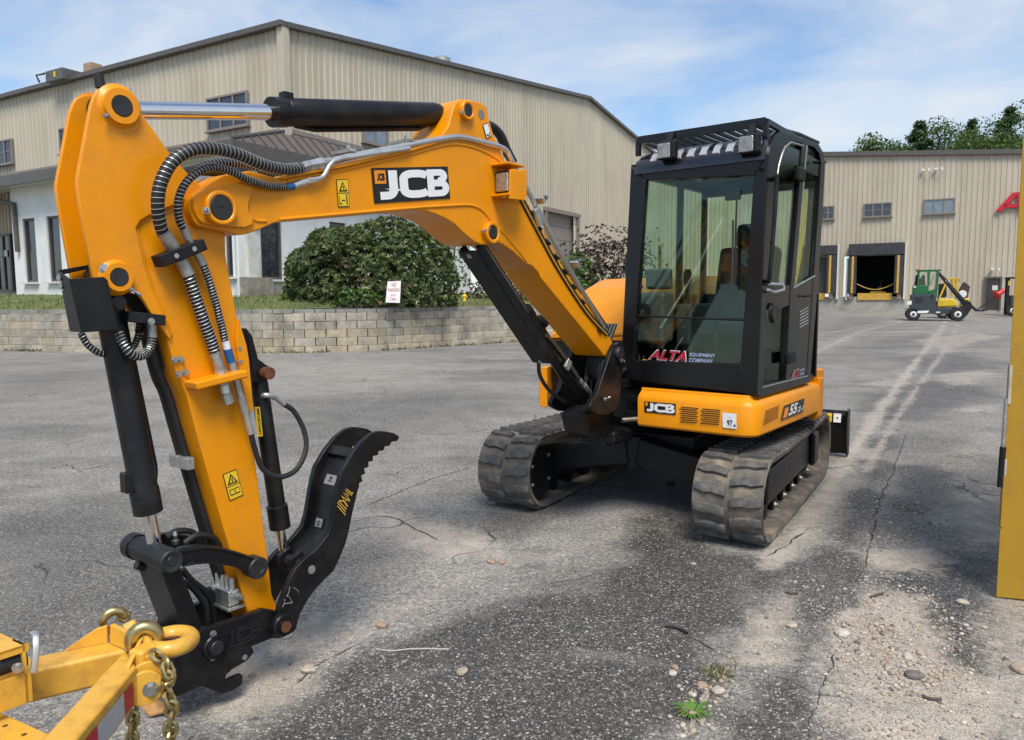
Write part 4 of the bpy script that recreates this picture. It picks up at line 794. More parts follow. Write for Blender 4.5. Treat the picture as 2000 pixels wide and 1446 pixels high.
for k in range(3): a = FP(700, 300 + k * 10); b = FP(1150, 745 + k * 10); MB().tube([(a[0], -.17, a[1]), ((a[0] + b[0]) / 2, -.19, (a[1] + b[1]) / 2 - .05), (b[0], -.17, b[1])], .018, 6).build('boom_hose', M['dark'], fl)
fpoly([(285, 470), (320, 470), (320, 490), (285, 490)], -.715, -.70).build('side_lamp', M['rim'], fl); fpoly([(555, 590), (600, 590), (600, 640), (555, 640)], -.77, -.74).build('fuel_cap', M['dark'], fl, .02); fpoly([(650, 690), (672, 690), (672, 800), (650, 800)], -.72, -.5).build('step_post', M['dark'], fl); fpoly([(420, 300), (450, 300), (470, 350), (400, 350)], -.4, -.1).build('headrest', M['dark'], fl, .02)
fpoly([(655, 845), (720, 845), (720, 865), (655, 865)], -.52, -.50).build('serial_plate', M['rim'], fl); fpoly([(590, 300), (600, 300), (560, 450), (550, 450)], -.45, -.40).build('steering_column', M['dark'], fl)
# yellow forklift behind
FD = 41.5; _s = FD / FPX; f2p = dep(1850, 620, FD); f2p.z = ground_z(0, FD); _ox = 1850
f2 = empty('yellow_forklift', f2p, R(-25)); tag(f2, 'yellow forklift with overhead guard standing behind the green one', 'forklift')
def FP(zx, zy): return (zx / 7.692 + 1740 - 1850) * _s * .835, (622 - (500 + zy / 7.692)) * _s
fpoly([(670, 700), (700, 655), (900, 640), (980, 700), (985, 760), (660, 775)], -.6, .6).build('hood', M['fyel'], f2, .08)
fpoly([(660, 775), (1090, 770), (1100, 880), (670, 880)], -.58, .58).build('chassis', M['cgrey'], f2, .04)
fpoly([(1080, 640), (1160, 640), (1150, 720), (1090, 770), (1030, 770)], -.55, .55).build('counterweight', M['fyel'], f2, .06)
og = MB()
for y in (-.5, .5):
    for a, b in (((800, 355), (980, 352)), ((810, 355), (690, 660)), ((955, 352), (985, 640)), ((905, 352), (915, 600))):
        p0 = FP(*a); p1 = FP(*b); og.bar((p0[0], y, p0[1]), (p1[0], y, p1[1]), .07, .08)
for k in range(6): p0 = FP(800 + k * 36, 354); og.bar((p0[0], -.5, p0[1]), (p0[0], .5, p0[1]), .05, .05)
og.build('overhead_guard', M['fyel'], f2)
fpoly([(690, 420), (800, 430), (820, 620), (690, 640)], -.3, .3).build('seat', M['dark'], f2, .06)
fpoly([(960, 360), (990, 365), (985, 410), (955, 405)], -.52, -.4).build('rear_lamp', mat('lamp_red', (.25, .03, .02), .3), f2)
fpoly([(985, 560), (1075, 400), (1165, 470), (1135, 640), (1085, 640), (1060, 560)], -.3, .3).build('radiator_cover', mat('brown_metal', (.06, .028, .022), .55, var=.2), f2, .02)
x, z = FP(1050, 580); mb = MB(); mb.cyl((x, -.5, z), (x, -.36, z), .2, n=18); mb.build('gas_bottle', M['rim'], f2, .02)
wheel(f2, 760, 880, .3, -.6); wheel(f2, 1040, 880, .28, -.6)
# black forklift cut by the yellow panel, white bollard, red safety cone
FD = 44.0; _s = FD / FPX; f3p = dep(1972, 620, FD); f3p.z = ground_z(0, FD)
f3 = empty('black_forklift', f3p, R(-25)); tag(f3, 'black forklift mast and wheel showing beside the yellow steel panel', 'forklift')
def FP(zx, zy): return (zx / 7.692 + 1740 - 1972) * _s * .835, (623 - (500 + zy / 7.692)) * _s
for y in (-.35, .3): fpoly([(1705, 375), (1745, 375), (1745, 930), (1705, 930)], y, y + .12).build('mast_rail', M['dark'], f3, .01)
fpoly([(1690, 372), (1990, 368), (1990, 390), (1690, 395)], -.5, .5).build('overhead_guard', M['dark'], f3, .02)
fpoly([(1715, 420), (1745, 420), (1745, 495), (1715, 495)], -.365, -.355).build('label_plate', M['fyel'], f3)
fpoly([(1760, 640), (2200, 640), (2200, 900), (1760, 900)], -.5, .5).build('chassis', M['cgrey'], f3, .05); wheel(f3, 1800, 900, .32, -.62)
p = dep(1961, 617, 46.5); zg = ground_z(0, 46.5); mb = MB(); mb.lathe((p.x, p.y, zg), Z3, [(.09, 0), (.09, 1.45), (.07, 1.53), (.02, 1.56)], 14); tag(mb.build('bollard', M['rim'], None), 'white steel bollard before the dark personnel door', 'bollard')
cn = empty('reel_stand', dep(1950, 588, 45.5)); cn.location.z = ground_z(0, 45.5); tag(cn, 'red funnel held on a thin slanted black rod near the door', 'funnel'); _s = 45.5 / FPX
def FP(zx, zy): return (zx / 7.692 + 1740 - 1950) * _s, (618 - (500 + zy / 7.692)) * _s
a = FP(1300, 835); b = FP(1570, 640); mb = MB(); mb.tube([(a[0], 0, a[1]), (b[0], 0, b[1])], .035, 6); mb.build('rod', M['dark'], cn)
a = Vector((FP(1580, 620)[0], 0, FP(1580, 620)[1])); b = Vector((FP(1690, 545)[0], 0, FP(1690, 545)[1])); mb = MB(); d_ = (b - a); mb.lathe(a, d_, [(.30, 0), (.30, .04), (.17, .1), (.13, d_.length)], 16); mb.build('funnel_body', mat('cone_red', (.62, .03, .03), .5), cn)
M['curbred'] = mat('red_paint_line', (.33, .06, .055), .8, var=.3, vs=8)
a = dep(1930, 622, 44); 
mb = MB(); 
for x in range(16):
    pass
P0 = [(26.0, 41.6), (32.5, 41.6), (32.5, 41.85), (26.0, 41.85)]
mb.add([(x, y, ground_z(x, y) + .004) for x, y in P0], [(0, 1, 2, 3)]); mb.build('painted_line', M['curbred'], ground)
# ================================================================ EXCAVATOR
AN = R(38.4); eu = Vector((-math.sin(AN), -math.cos(AN), 0)); ev = Vector((math.cos(AN), -math.sin(AN), 0)); ES = Vector((1.28, 5.95, 0))
EX = empty('excavator', ES, math.atan2(eu.y, eu.x)); tag(EX, 'orange-yellow compact tracked excavator with black cab, boom, dipper and thumb', 'excavator')
def loc(p): q = Vector(p) - ES; return Vector((q.dot(eu), q.dot(ev), q.z))
def P(x, y, v): return loc(onp(x, y, ES + ev * v, ev))            # point on the plane at lateral offset v
def PU(x, y, uu): return loc(onp(x, y, ES + eu * uu, eu))          # point on the cross plane at forward offset u
def vset(p, v): return Vector((p[0], v, p[2]))
def slab(px, vt, v0, v1, mb=None, k=0):
    """outline measured on plane vt, extruded sideways from v0 to v1"""
    pts = [P(x, y, vt) for x, y in px]
    if k: pts = spline(pts + [pts[0]], k)[:-1]
    return (mb or MB()).prism([vset(p, v0) for p in pts], [vset(p, v1) for p in pts])
def boss(c, v0, v1, r, mb=None, n=28): return (mb or MB()).cyl(vset(c, v0), vset(c, v1), r, n=n)
def pinend(parent, c, v, r, vout=.006):
    MB().lathe(vset(c, v), (0, 1, 0), [(r * .12, vout * .6), (r * .15, vout), (r * .9, vout), (r, vout * .3), (r, -.01)], 24).build('pin', M['pin'], parent)
def nipple(parent, p, d, r=.010):
    d = Vector(d).normalized(); p = Vector(p); MB().lathe(p, d, [(r * 1.3, 0), (r * 1.3, .012), (r * .7, .013), (r * .7, .03), (r * .9, .032), (r * .5, .045)], 8).build('grease_nipple', M['steel'], parent)
def bolt(parent, p, d, r=.012, h=.010):
    d = Vector(d).normalized(); p = Vector(p); mb = MB().lathe(p, d, [(r * 1.5, 0), (r * 1.5, .003), (r * 1.05, .003)], 16); mb.cyl(p + d * .002, p + d * h, r, n=6); mb.build('bolt', M['steel'], parent)
def torus_ring(parent, c, v, r0, r1, h, name, m): # collar
    MB().lathe(vset(c, v), (0, 1, 0), [(r0, 0), (r0, h), (r0 + (r1 - r0) * .25, h + .004), (r1 - .004, h + .004), (r1, h), (r1, -.03)], 30).build(name, m, parent)
VB = .08                                             # centre plane of boom and dipper
BN, BF = VB + .115, VB - .115                        # boom sides
DN, DF = VB + .075, VB - .075                        # dipper box sides
# ---------------------------------------------------------------- boom
bo = [(372, 385), (412, 355.5), (438, 341.6), (488, 334), (535, 346), (550, 350), (674, 324), (790, 297), (863, 266), (876, 246), (884, 217), (889, 203), (901, 194), (920, 195.5), (940, 201), (951, 209), (955, 232), (965, 267), (973, 283), (986, 313), (994, 325), (1025, 385), (1098, 518), (1187, 653), (1197, 669), (1182, 697),
      (1055, 541), (1052.5, 533), (1040, 520), (1026, 514), (1004, 493), (982, 477), (966, 472), (955, 478), (940, 478), (926, 472), (914, 462), (902, 452), (888, 438), (870, 427), (850, 418), (830, 412.5), (800, 411), (546, 433.5), (536, 436), (507, 449), (481, 458), (467, 459), (438, 452), (388, 442), (379, 433), (370, 411), (368, 394)]
boom = slab(bo, BN, BF, BN).build('boom', M['paint'], EX, .006)
# raised doubler at the nose, around the pivot
nose = [(373, 387), (400, 368), (480, 352), (495, 358), (492, 372), (482, 398), (482, 415), (492, 428), (490, 440), (475, 446), (430, 443), (392, 437), (383, 428), (374, 408)]
for s in (1, -1): slab(nose, BN, VB + s * (.115 - .004), VB + s * .130).build('nose_plate', M['paint'], boom, .006)
pv = P(427, 407, BN + .02); torus_ring(boom, pv, BN, .044, .060, .040, 'pivot_collar', M['paint']); pinend(boom, pv, BN + .036, .045)
nipple(boom, P(398, 413, BN + .02) + Vector((0, .016, 0)), (.5, .8, 0)); 
# ram lug and its pins
ap = P(908, 217, BN); torus_ring(boom, ap, BN, .030, .046, .022, 'lug_collar', M['paint']); pinend(boom, ap, BN + .018, .031); nipple(boom, P(897, 222, BN) + Vector((0, .02, 0)), (.6, .6, 0), .008)
hole = P(940, 224, BN); MB().cyl(vset(hole, BN - .02), vset(hole, BN + .0012), .024, n=24).build('lifting_hole', mat('hole_through', (.20, .18, .15), .8), boom)
rp_ = P(957, 455, BN); torus_ring(boom, rp_, BN, .036, .056, .022, 'ram_collar', M['paint']); pinend(boom, rp_, BN + .018, .034); nipple(boom, P(940, 452, BN) + Vector((0, .01, 0)), (.4, 1, 0), .008)
# weld seams and plate edges standing proud
def ridge(px, r, parent=None, v=None, name='weld_seam', m='paint', flat=1.0):
    pts = spline([P(x, y, BN) for x, y in px], 6); pts = [vset(p, BN if v is None else v) for p in pts]; MB().tube(pts, r, 8).build(name, M[m], parent or boom)
ridge([(560, 354), (680, 330), (800, 302), (850, 288), (890, 282), (930, 290), (965, 307), (990, 328)], .006)
ridge([(545, 429), (800, 407), (880, 402), (918, 401), (940, 410), (958, 430), (985, 458), (1010, 488), (1028, 510)], .007)
ridge([(482, 412), (497, 430), (520, 432)], .006)
ridge([(1000, 395), (1025, 400), (1033, 402)], .003)
top = MB(); tp = [(545, 352), (674, 326), (790, 299), (850, 281)]; tpp = [P(x, y, BN) for x, y in tp]
top.loft([[vset(p, BF - .012), vset(p, BN + .014), vset(p + Vector((0, 0, .012)), BN + .014), vset(p + Vector((0, 0, .012)), BF - .012)] for p in tpp]); top.build('top_plate', M['paint'], boom, .003)
# side stickers
def dq(px, v): return [P(x, y, v) for x, y in px]
decal(boom, dq([(724, 328.5), (874, 325.5), (879, 388), (730.5, 398)], BN + .002), (0, 1, 0), [(RECT, (0, 0, 1, 1), 'inkblack', 0), (rect(0, 0, 1, 1), (.03, .55, .165, .93), 'inkorange', 1), (JCB_geo(), (.05, .09, .97, .92), 'white', 2), (JCB_geo(), (.055, .64, .145, .84), 'inkblack', 2)], 'maker_sticker')
def warn(parent, quad, v, n=(0, 1, 0), lower='man'):
    it = [(RECT, (0, 0, 1, 1), 'inkblack', 0), (RECT, (.05, .03, .95, .97), 'inkyellow', 1), (TRI, (.14, .56, .86, .92), 'inkblack', 2), (TRI, (.28, .61, .72, .83), 'inkyellow', 3), (RECT, (.46, .64, .54, .76), 'inkblack', 4), (RECT, (.06, .49, .94, .515), 'inkblack', 2)]
    if lower == 'man': it += [(RECT, (.12, .1, .17, .4), 'inkblack', 2), (RECT, (.17, .1, .32, .14), 'inkblack', 2), (RECT, (.34, .22, .62, .26), 'inkblack', 2), (RECT, (.72, .08, .82, .34), 'inkblack', 2), (RECT, (.72, .36, .82, .44), 'inkblack', 2)]
    else: it += [(RECT, (.15, .16, .48, .38), 'inkblack', 2), (RECT, (.52, .16, .85, .38), 'inkblack', 2), (RECT, (.19, .20, .45, .35), 'inkyellow', 3), (RECT, (.55, .20, .81, .35), 'inkyellow', 3)]
    return decal(parent, quad, n, it, 'warning_sticker')
warn(boom, dq([(656, 351), (679, 350), (682.5, 404), (660, 405)], BN + .002), BN)
decal(boom, dq([(942, 244), (952, 240), (960, 265), (950, 272)], BN + .002), (0, 1, 0), [(RECT, (0, 0, 1, 1), 'inkblack', 0), (RECT, (.08, .05, .92, .95), 'white', 1), (stroke_geo([arcp(.5, .35, .3, .2, 160, 400, 8)], .12, .6), (.1, .05, .9, .6), 'inkblack', 2)], 'hook_sticker')
# work lamp in its bracket on the boom side
lb = MB(); Q = lambda x, y, d=0: P(x, y, BN) + Vector((0, d, 0))
c0, c1, c2, c3 = P(956, 330, BN), P(1024, 332, BN), P(1024, 392, BN), P(957, 388, BN)
cx_ = (P(992, 330, BN), P(992, 390, BN))
wv = .11
lb.prism([vset(cx_[0], BN), vset(c1, BN), vset(c2, BN), vset(cx_[1], BN)], [vset(cx_[0], BN + .012), vset(c1, BN + .012), vset(c2, BN + .012), vset(cx_[1], BN + .012)])
u0 = c0.x; um = P(992, 360, BN).x; zt = P(992, 327, BN).z; zb = P(992, 390, BN).z
uf_ = P(979, 356, BN + .055).x + .015; ub_ = P(1026, 360, BN + wv).x
lb.box(((uf_ + ub_) / 2, BN + wv / 2, zt - .006), (uf_ - ub_, wv, .012)); lb.box(((uf_ + ub_) / 2, BN + wv / 2, zb + .006), (uf_ - ub_, wv, .012))
lb.box((um - .034, BN + wv / 2, (zt + zb) / 2), (.012, wv - .03, zt - zb - .03)); qq_ = [P(x, y, BN + wv) for x, y in ((997, 331), (1026, 333), (1027, 392), (996, 389))]; lb.prism(qq_, [q + Vector((0, -.012, 0)) for q in qq_]); lbo = lb.build('lamp_bracket', M['paint'], boom, .004)
lc = P(979, 356, BN + .055) - Vector((.03, 0, 0)); MB().box(lc, (.05, .094, .115)).build('lamp_housing', M['blackmatte'], lbo, .012); MB().box(lc + Vector((.022, 0, 0)), (.016, .078, .095)).build('lamp_lens', M['lens'], lbo, .012)
MB().cyl(lc + Vector((0, 0, -.075)), lc + Vector((0, 0, -.05)), .016, n=10).build('lamp_foot', M['zinc'], lbo)
# steel lines along the top of the boom and down its back
def pipe(px, v, r, name='hydraulic_pipe', m='zinc', parent=None, k=5, n=10):
    pts = [P(x, y, v) for x, y in px]; o = MB().tube(spline(pts, k), r, n).build(name, M[m], parent or boom); return o
pipe([(640, 318), (680, 307), (760, 291), (860, 272), (897, 268), (935, 276), (984, 291), (1000, 315), (1040, 390), (1100, 505), (1150, 590), (1180, 640)], BN + .005, .014)
pipe([(600, 352), (618, 350), (632, 344), (645, 322), (660, 312), (700, 305), (800, 290)], BN + .018, .009)
pipe([(598, 357), (610, 355), (628, 350)], BN + .018, .0075)
for k, (dv, r_) in enumerate(((-.05, .010), (-.09, .010), (-.13, .012))):
    pipe([(560, 330), (640, 316), (760, 292), (860, 274)], BN + dv, r_); pipe([(985, 300), (1010, 335), (1060, 430), (1120, 540), (1185, 640)], BN + dv, r_, m='rubberhose')
for x, y in ((672, 303), (785, 283)):
    c = P(x, y, BN - .05); MB().box(c + Vector((0, 0, .012)), (.03, .13, .014)).build('pipe_clamp', M['zincdull'], boom, .003); bolt(boom, c + Vector((0, .03, .02)), (0, 0, 1), .009, .016)
for x, y in ((1055, 392), (1122, 516)):
    c = P(x, y, BN - .02); MB().box(c, (.035, .06, .022), (Vector((.5, 0, .86)), Vector((0, 1, 0)), Vector((-.86, 0, .5)))).build('pipe_clamp', M['zinc'], boom, .003); bolt(boom, c + Vector((-.02, .02, .015)), (-.86, 0, .5), .010, .02)
pc = P(1046, 425, BN + .01); MB().box(pc + Vector((0, .012, 0)), (.035, .03, .10), (Vector((.86, 0, -.5)), Vector((0, 1, 0)), Vector((.5, 0, .86)))).build('clamp_plate', M['zinc'], boom, .004)
# spare wiring and return hoses tied along the back edge
for k, (off, r_, m_) in enumerate(((6, .008, 'rubberhose'), (11, .006, 'inkgold'), (15, .007, 'rubberhose'))):
    pipe([(1022 - off * .4, 382 + off * .6), (1052 - off * .5, 440 + off * .3), (1095 - off * .5, 520 + off * .3), (1150 - off * .5, 605 + off * .3), (1190 - off * .4, 652 + off * .2)], BN + .004 + .006 * (k % 2), r_, 'boom_hose', m_)
for t in range(9):
    x = 1040 + t * 17; y = 412 + t * 29; c = P(x - 5, y + 3, BN + .006); MB().box(c, (.05, .022, .010), (Vector((.86, 0, .5)), Vector((0, 1, 0)), Vector((-.5, 0, .86)))).build('cable_tie', M['rubberhose'], boom)
pipe([(905, 255), (950, 245), (975, 262), (990, 295), (1002, 318)], BN - .14, .026, 'ram_hose', 'rubberhose')
# ---------------------------------------------------------------- dipper ram (on top)
a0 = P(237, 208, DN); a0 = vset(a0, VB); a1 = vset(ap, VB)
ax = (a1 - a0).normalized(); t_head = (P(535, 219, VB) - a0).dot(ax); ln = (a1 - a0).length
dr = MB(); dr.lathe(a0 + ax * t_head, ax, [(.034, -.012), (.058, -.012), (.058, .05), (.052, .055), (.055, .06), (.055, ln - t_head - .10), (.050, ln - t_head - .07), (.035, ln - t_head - .05)], 32); dr.cyl(vset(a1, VB - .09), vset(a1, VB + .09), .048, n=24); ram = dr.build('dipper_ram', M['black'], EX)
MB().cyl(a0 + ax * .03, a0 + ax * t_head, .0305, n=28).build('rod', M['chrome'], ram); MB().cyl(vset(a0, VB - .05), vset(a0, VB + .05), .056, n=24).build('rod_eye', M['black'], ram)
MB().box(a0 + ax * (t_head + .06) + Vector((0, 0, .062)), (.045, .04, .03)).build('port_block', M['black'], ram, .004); MB().tube([a0 + ax * (t_head + .1) - Vector((0, 0, .052)), a0 + ax * (t_head + .2) - Vector((0, .01, .066)), a0 + ax * (ln - .2) - Vector((0, .01, .066)), a0 + ax * (ln - .12) - Vector((0, 0, .04))], .011, 8).build('feed_pipe', M['black'], ram)
MB().cyl(P(196, 172, VB - .02), P(193, 158, VB - .02) + Vector((0, 0, .02)), .016, n=12).build('ram_stop', M['rubberhose'], ram)
# ---------------------------------------------------------------- dipper
dbo = [(272, 434), (300, 417), (342, 400), (372, 385), (400, 372), (440, 374), (456, 407), (440, 452), (441, 500), (463, 620), (478, 700), (498, 894), (522, 1080), (531, 1160), (545, 1195), (549, 1225), (530, 1240), (505, 1240), (485, 1205), (483, 1195), (447, 1067), (385, 850), (363, 766), (345, 731), (321, 640), (300, 560), (283, 519), (268, 455)]
dip = slab(dbo, DN, DF, DN).build('dipper', M['paint'], EX, .005)
dpl = [(183, 187), (190, 176), (204, 169.5), (219, 168), (235, 172.5), (249, 183), (256, 193), (273, 217), (335, 304), (363, 335), (392, 363), (397, 374), (372, 386), (342, 401), (299, 417), (274, 432), (266, 446), (274, 480), (283, 519), (297, 564), (316, 606), (336, 662), (330, 662), (313, 636), (297, 616), (283, 592), (271, 576), (262, 570), (252, 568.5), (221, 576), (205, 574), (181, 545), (155, 400), (149, 357), (150, 347), (176, 207)]
for s in (1, -1): slab(dpl, DN + .012, VB + s * (.075 - .006), VB + s * .089).build('gusset_plate', M['paint'], dip, .005)
for px, py, ro, ri in ((237, 208, .058, .034), (231.5, 541.5, .048, .030)):
    c = P(px, py, DN + .03)
    for s in (1, -1):
        MB().lathe(vset(c, VB + s * .086), (0, s, 0), [(ro * 1.25, 0), (ro * .98, .012), (ro * .95, .026), (ri, .026), (ri, .01)], 30).build('pin_collar', M['paint'], dip); MB().lathe(vset(c, VB + s * .086), (0, s, 0), [(.003, .026), (ri * .92, .028), (ri, .022), (ri, 0)], 26).build('pin', M['pin'], dip)
nipple(dip, P(218, 224, DN + .02), (.7, .5, -.3)); bolt(dip, P(254, 187, DN), (.3, 0, 1), .009, .02); bolt(dip, P(204, 526, DN + .02), (.2, 1, .1), .011, .014); nipple(dip, P(252, 563, DN + .01), (-.7, .3, -.5), .007)
seam = [(266, 446), (274, 480), (283, 519), (297, 564), (316, 606), (334, 655)]; MB().tube([vset(P(x, y, DN), DN + .001) for x, y in seam], .006, 8).build('weld_seam', M['paint'], dip)
MB().tube([vset(P(x, y, DN), DN + .001) for x, y in [(266, 446), (270, 435), (299, 418), (342, 402), (372, 386)]], .006, 8).build('weld_seam', M['paint'], dip)
e1 = P(520, 1196, DN); MB().lathe(vset(P(541, 1216, DN), DN), (0, 1, 0), [(.052, 0), (.046, .010), (.03, .010)], 28).build('end_boss', M['paint'], dip)
warn(dip, dq([(434, 927), (461, 916), (475, 967), (448, 979)], DN + .001), DN, lower='book')
# hose shelf and thumb bracket on the dipper
sh = MB(); sh.loft([[P(357, 744, DN) + Vector((0, d, 0)), P(362, 760, DN) + Vector((0, d, 0)), P(462, 735, DN) + Vector((0, d, 0)), P(459, 720, DN) + Vector((0, d, 0))] for d in (0, .085)]); sh.build('hose_shelf', M['paint'], dip, .008)
sp_ = MB(); slab([(457, 660), (462, 622), (468, 640), (478, 672), (483, 700), (487, 745), (492, 800), (488, 806), (480, 800), (468, 740)], DN, DN, DN + .012, sp_); sp_.build('hose_bracket', M['paint'], dip, .003)
for x, y in ((341, 703), (353, 702), (349, 731), (362, 728), (466, 681), (468, 707)): bolt(dip, P(x, y, DN + .004) + Vector((0, -.002, 0)), (0, 1, 0), .008, .012)
for x, y in ((297, 693), (300, 727)): bolt(dip, P(x, y, DF + .03), (1, .3, 0), .008, .012)
# lines on the front face of the dipper
for k, v in enumerate((DF + .03, DF + .075)):
    pts = [(325, 655), (345, 735), (362, 775), (384, 855), (446, 1070), (470, 1150)]
    MB().tube(spline([P(x, y, DN) + Vector((.020, v - DN, 0)) for x, y in pts], 4), .014, 8).build('dipper_hose', M['rubberhose'], dip)
cp_ = P(398, 905, DN); MB().box(cp_ + Vector((.035, -.09, 0)), (.03, .13, .045)).build('hose_clamp', M['zincdull'], dip, .004)
bk = P(470, 1165, DN); bx = MB().box(bk + Vector((.03, -.055, .005)), (.045, .12, .06)); bxo = bx.build('coupler_block', M['zinc'], dip, .006); MB().box(bk + Vector((.03, -.055, -.032)), (.07, .15, .008)).build('coupler_plate', M['zinc'], bxo)
for k in range(4): c = bk + Vector((.03, -.10 + k * .03, .035)); MB().cyl(c, c + Vector((.0, 0, .045)), .012, n=6).build('fitting', M['zinc'], bxo)
nipple(bxo, bk + Vector((.02, .006, .01)), (0, 1, 0), .012)
# ---------------------------------------------------------------- sprung hoses over the dipper
def spring_hose(path, r, wire, pitch, parent, name='sprung_hose'):
    pts = spline(path, 10); o = MB().tube(pts, r, 12).build(name, M['rubberhose'], parent); pts = resample(pts, .004); mb = MB(); H = []; prev = None; ph = 0
    for i, p in enumerate(pts):
        T = (pts[min(i + 1, len(pts) - 1)] - pts[max(0, i - 1)]).normalized()
        if prev is None: A, B, _ = frame(T)
        else: A = (prev - T * prev.dot(T)).normalized(); B = T.cross(A)
        prev = A
        for q in range(3):
            th = 2 * math.pi * (i + q / 3) * .004 / pitch; H.append(p + T * (.004 * q / 3) + (A * math.cos(th) + B * math.sin(th)) * (r + wire * .6))
    mb.tube(H, wire, 4); mb.build('spring_guard', M['zinc'], o); return o
def sleeve(a, b, r, m, parent, name='hose_sleeve', n=14): MB().cyl(a, b, r, n=n).build(name, M[m], parent)
HV = lambda x, y, d: P(x, y, DN + d)
h1 = [HV(588, 328, .05), HV(560, 331, .06), HV(515, 322, .08), HV(465, 302, .10), HV(420, 291, .11), HV(375, 293, .115), HV(338, 315, .11), HV(315, 355, .10), HV(308, 395, .09), HV(312, 435, .07), HV(322, 462, .05)]
spring_hose(h1, .021, .0015, .0165, dip); sleeve(HV(319, 455, .055), HV(342, 492, .04), .023, 'zincdull', dip); sleeve(HV(353, 508, .04), HV(368, 538, .04), .023, 'zincdull', dip); sleeve(HV(340, 488, .04), HV(355, 512, .04), .018, 'zincdull', dip)
h1b = [HV(366, 534, .04), HV(380, 575, .042), HV(395, 620, .042), HV(410, 660, .04), HV(419, 688, .04)]
spring_hose(h1b, .020, .0015, .0125, dip)
h2 = [HV(560, 366, .045), HV(525, 364, .06), HV(485, 352, .075), HV(450, 335, .085), HV(415, 327, .09), HV(385, 337, .09), HV(360, 362, .08), HV(348, 395, .065), HV(350, 428, .05), HV(358, 446, .045)]
spring_hose(h2, .0135, .0012, .0122, dip); sleeve(HV(355, 438, .045), HV(368, 468, .04), .0145, 'zincdull', dip); sleeve(HV(381, 488, .04), HV(397, 518, .04), .0145, 'zincdull', dip); sleeve(HV(366, 464, .04), HV(384, 494, .04), .012, 'zincdull', dip)
h2b = [HV(396, 514, .04), HV(412, 560, .04), HV(426, 610, .04), HV(440, 668, .04)]
spring_hose(h2b, .0125, .0012, .0105, dip)
hb = [P(590, 340, VB - .03), P(540, 335, VB - .04), P(480, 322, VB - .05), P(430, 318, VB - .05), P(385, 330, VB - .06), P(355, 360, VB - .08)]; spring_hose(hb, .016, .0014, .013, dip)
for d_, yy in ((0, 0), (-.06, 34)): MB().tube(spline([P(480, 336 + yy * .4, VB + d_), P(430, 336 + yy * .7, VB + d_), P(380, 334 + yy, VB + d_), P(330, 345 + yy, VB + d_)], 6), .018, 10).build('bucket_hose', M['rubberhose'], dip)
# clamp block over both hoses
ca, cb_ = HV(306, 512, .045), HV(393, 478, .045); X_ = (cb_ - ca); cl = X_.length; X_.normalize(); Y_ = Vector((0, 1, 0)); Zc = X_.cross(Y_)
ck = MB().box((ca + cb_) / 2 + Vector((0, .002, 0)), (cl, .062, .040), (X_, Y_, Zc)).build('hose_clamp', M['blackmatte'], dip, .004)
for f in (.32, .72): MB().lathe(ca + X_ * (cl * f) + Vector((0, .034, 0)), (0, 1, 0), [(.004, .002), (.0085, .002), (.0085, -.01)], 14).build('bolt', M['steel'], ck)
# fittings at the ends of the hoses
def fitting(path, rs, ms, parent):
    for (a, b), r_, m_ in zip(zip(path[:-1], path[1:]), rs, ms): sleeve(a, b, r_, m_, parent, 'fitting', 6 if r_ > .0185 else 14)
fitting([HV(419, 686, .04), HV(423, 700, .04), HV(430, 722, .04), HV(434, 738, .04), HV(438, 752, .04), HV(441, 768, .042), HV(447, 788, .042)], [.021, .0185, .021, .022, .018, .019, .014], ['zincdull', 'zincdull', 'zinc', 'zincdull', 'zinc', 'zincdull', 'zincdull'], dip)
fitting([HV(440, 666, .04), HV(444, 682, .04), HV(452, 708, .04), HV(456, 722, .04), HV(461, 740, .04), HV(470, 775, .042), HV(480, 808, .042), HV(490, 848, .042)], [.0135, .0155, .0155, .016, .013, .015, .012, .013], ['white', 'bluecap', 'zincdull', 'zinc', 'zincdull', 'zincdull', 'zinc', 'zincdull'], dip)
fitting([P(588, 328, DN + .05), P(604, 323, DN + .045), P(617, 321, DN + .045), P(628, 319, DN + .045), P(645, 316, DN + .045)], [.021, .0215, .024, .018, .016], ['zincdull', 'zinc', 'zinc', 'zincdull', 'zinc'], boom)
fitting([P(560, 366, DN + .045), P(573, 364, DN + .045), P(586, 359, DN + .045), P(598, 356, DN + .045)], [.0145, .014, .016, .012], ['bluecap', 'zinc', 'zinc', 'zinc'], boom)
those = spline([HV(490, 846, .042), HV(500, 885, .045), HV(515, 918, .05), HV(545, 932, .06), HV(578, 918, .06), HV(597, 880, .05), HV(594, 842, .03), HV(575, 805, .01), HV(555, 790, 0)], 8); MB().tube(those, .0105, 10).build('thumb_hose', M['rubberhose'], dip)
MB().tube(spline([P(555, 790, DN), P(540, 778, DN), P(520, 772, DN), P(512, 775, VB)], 6), .011, 10).build('elbow', M['zinc'], dip)
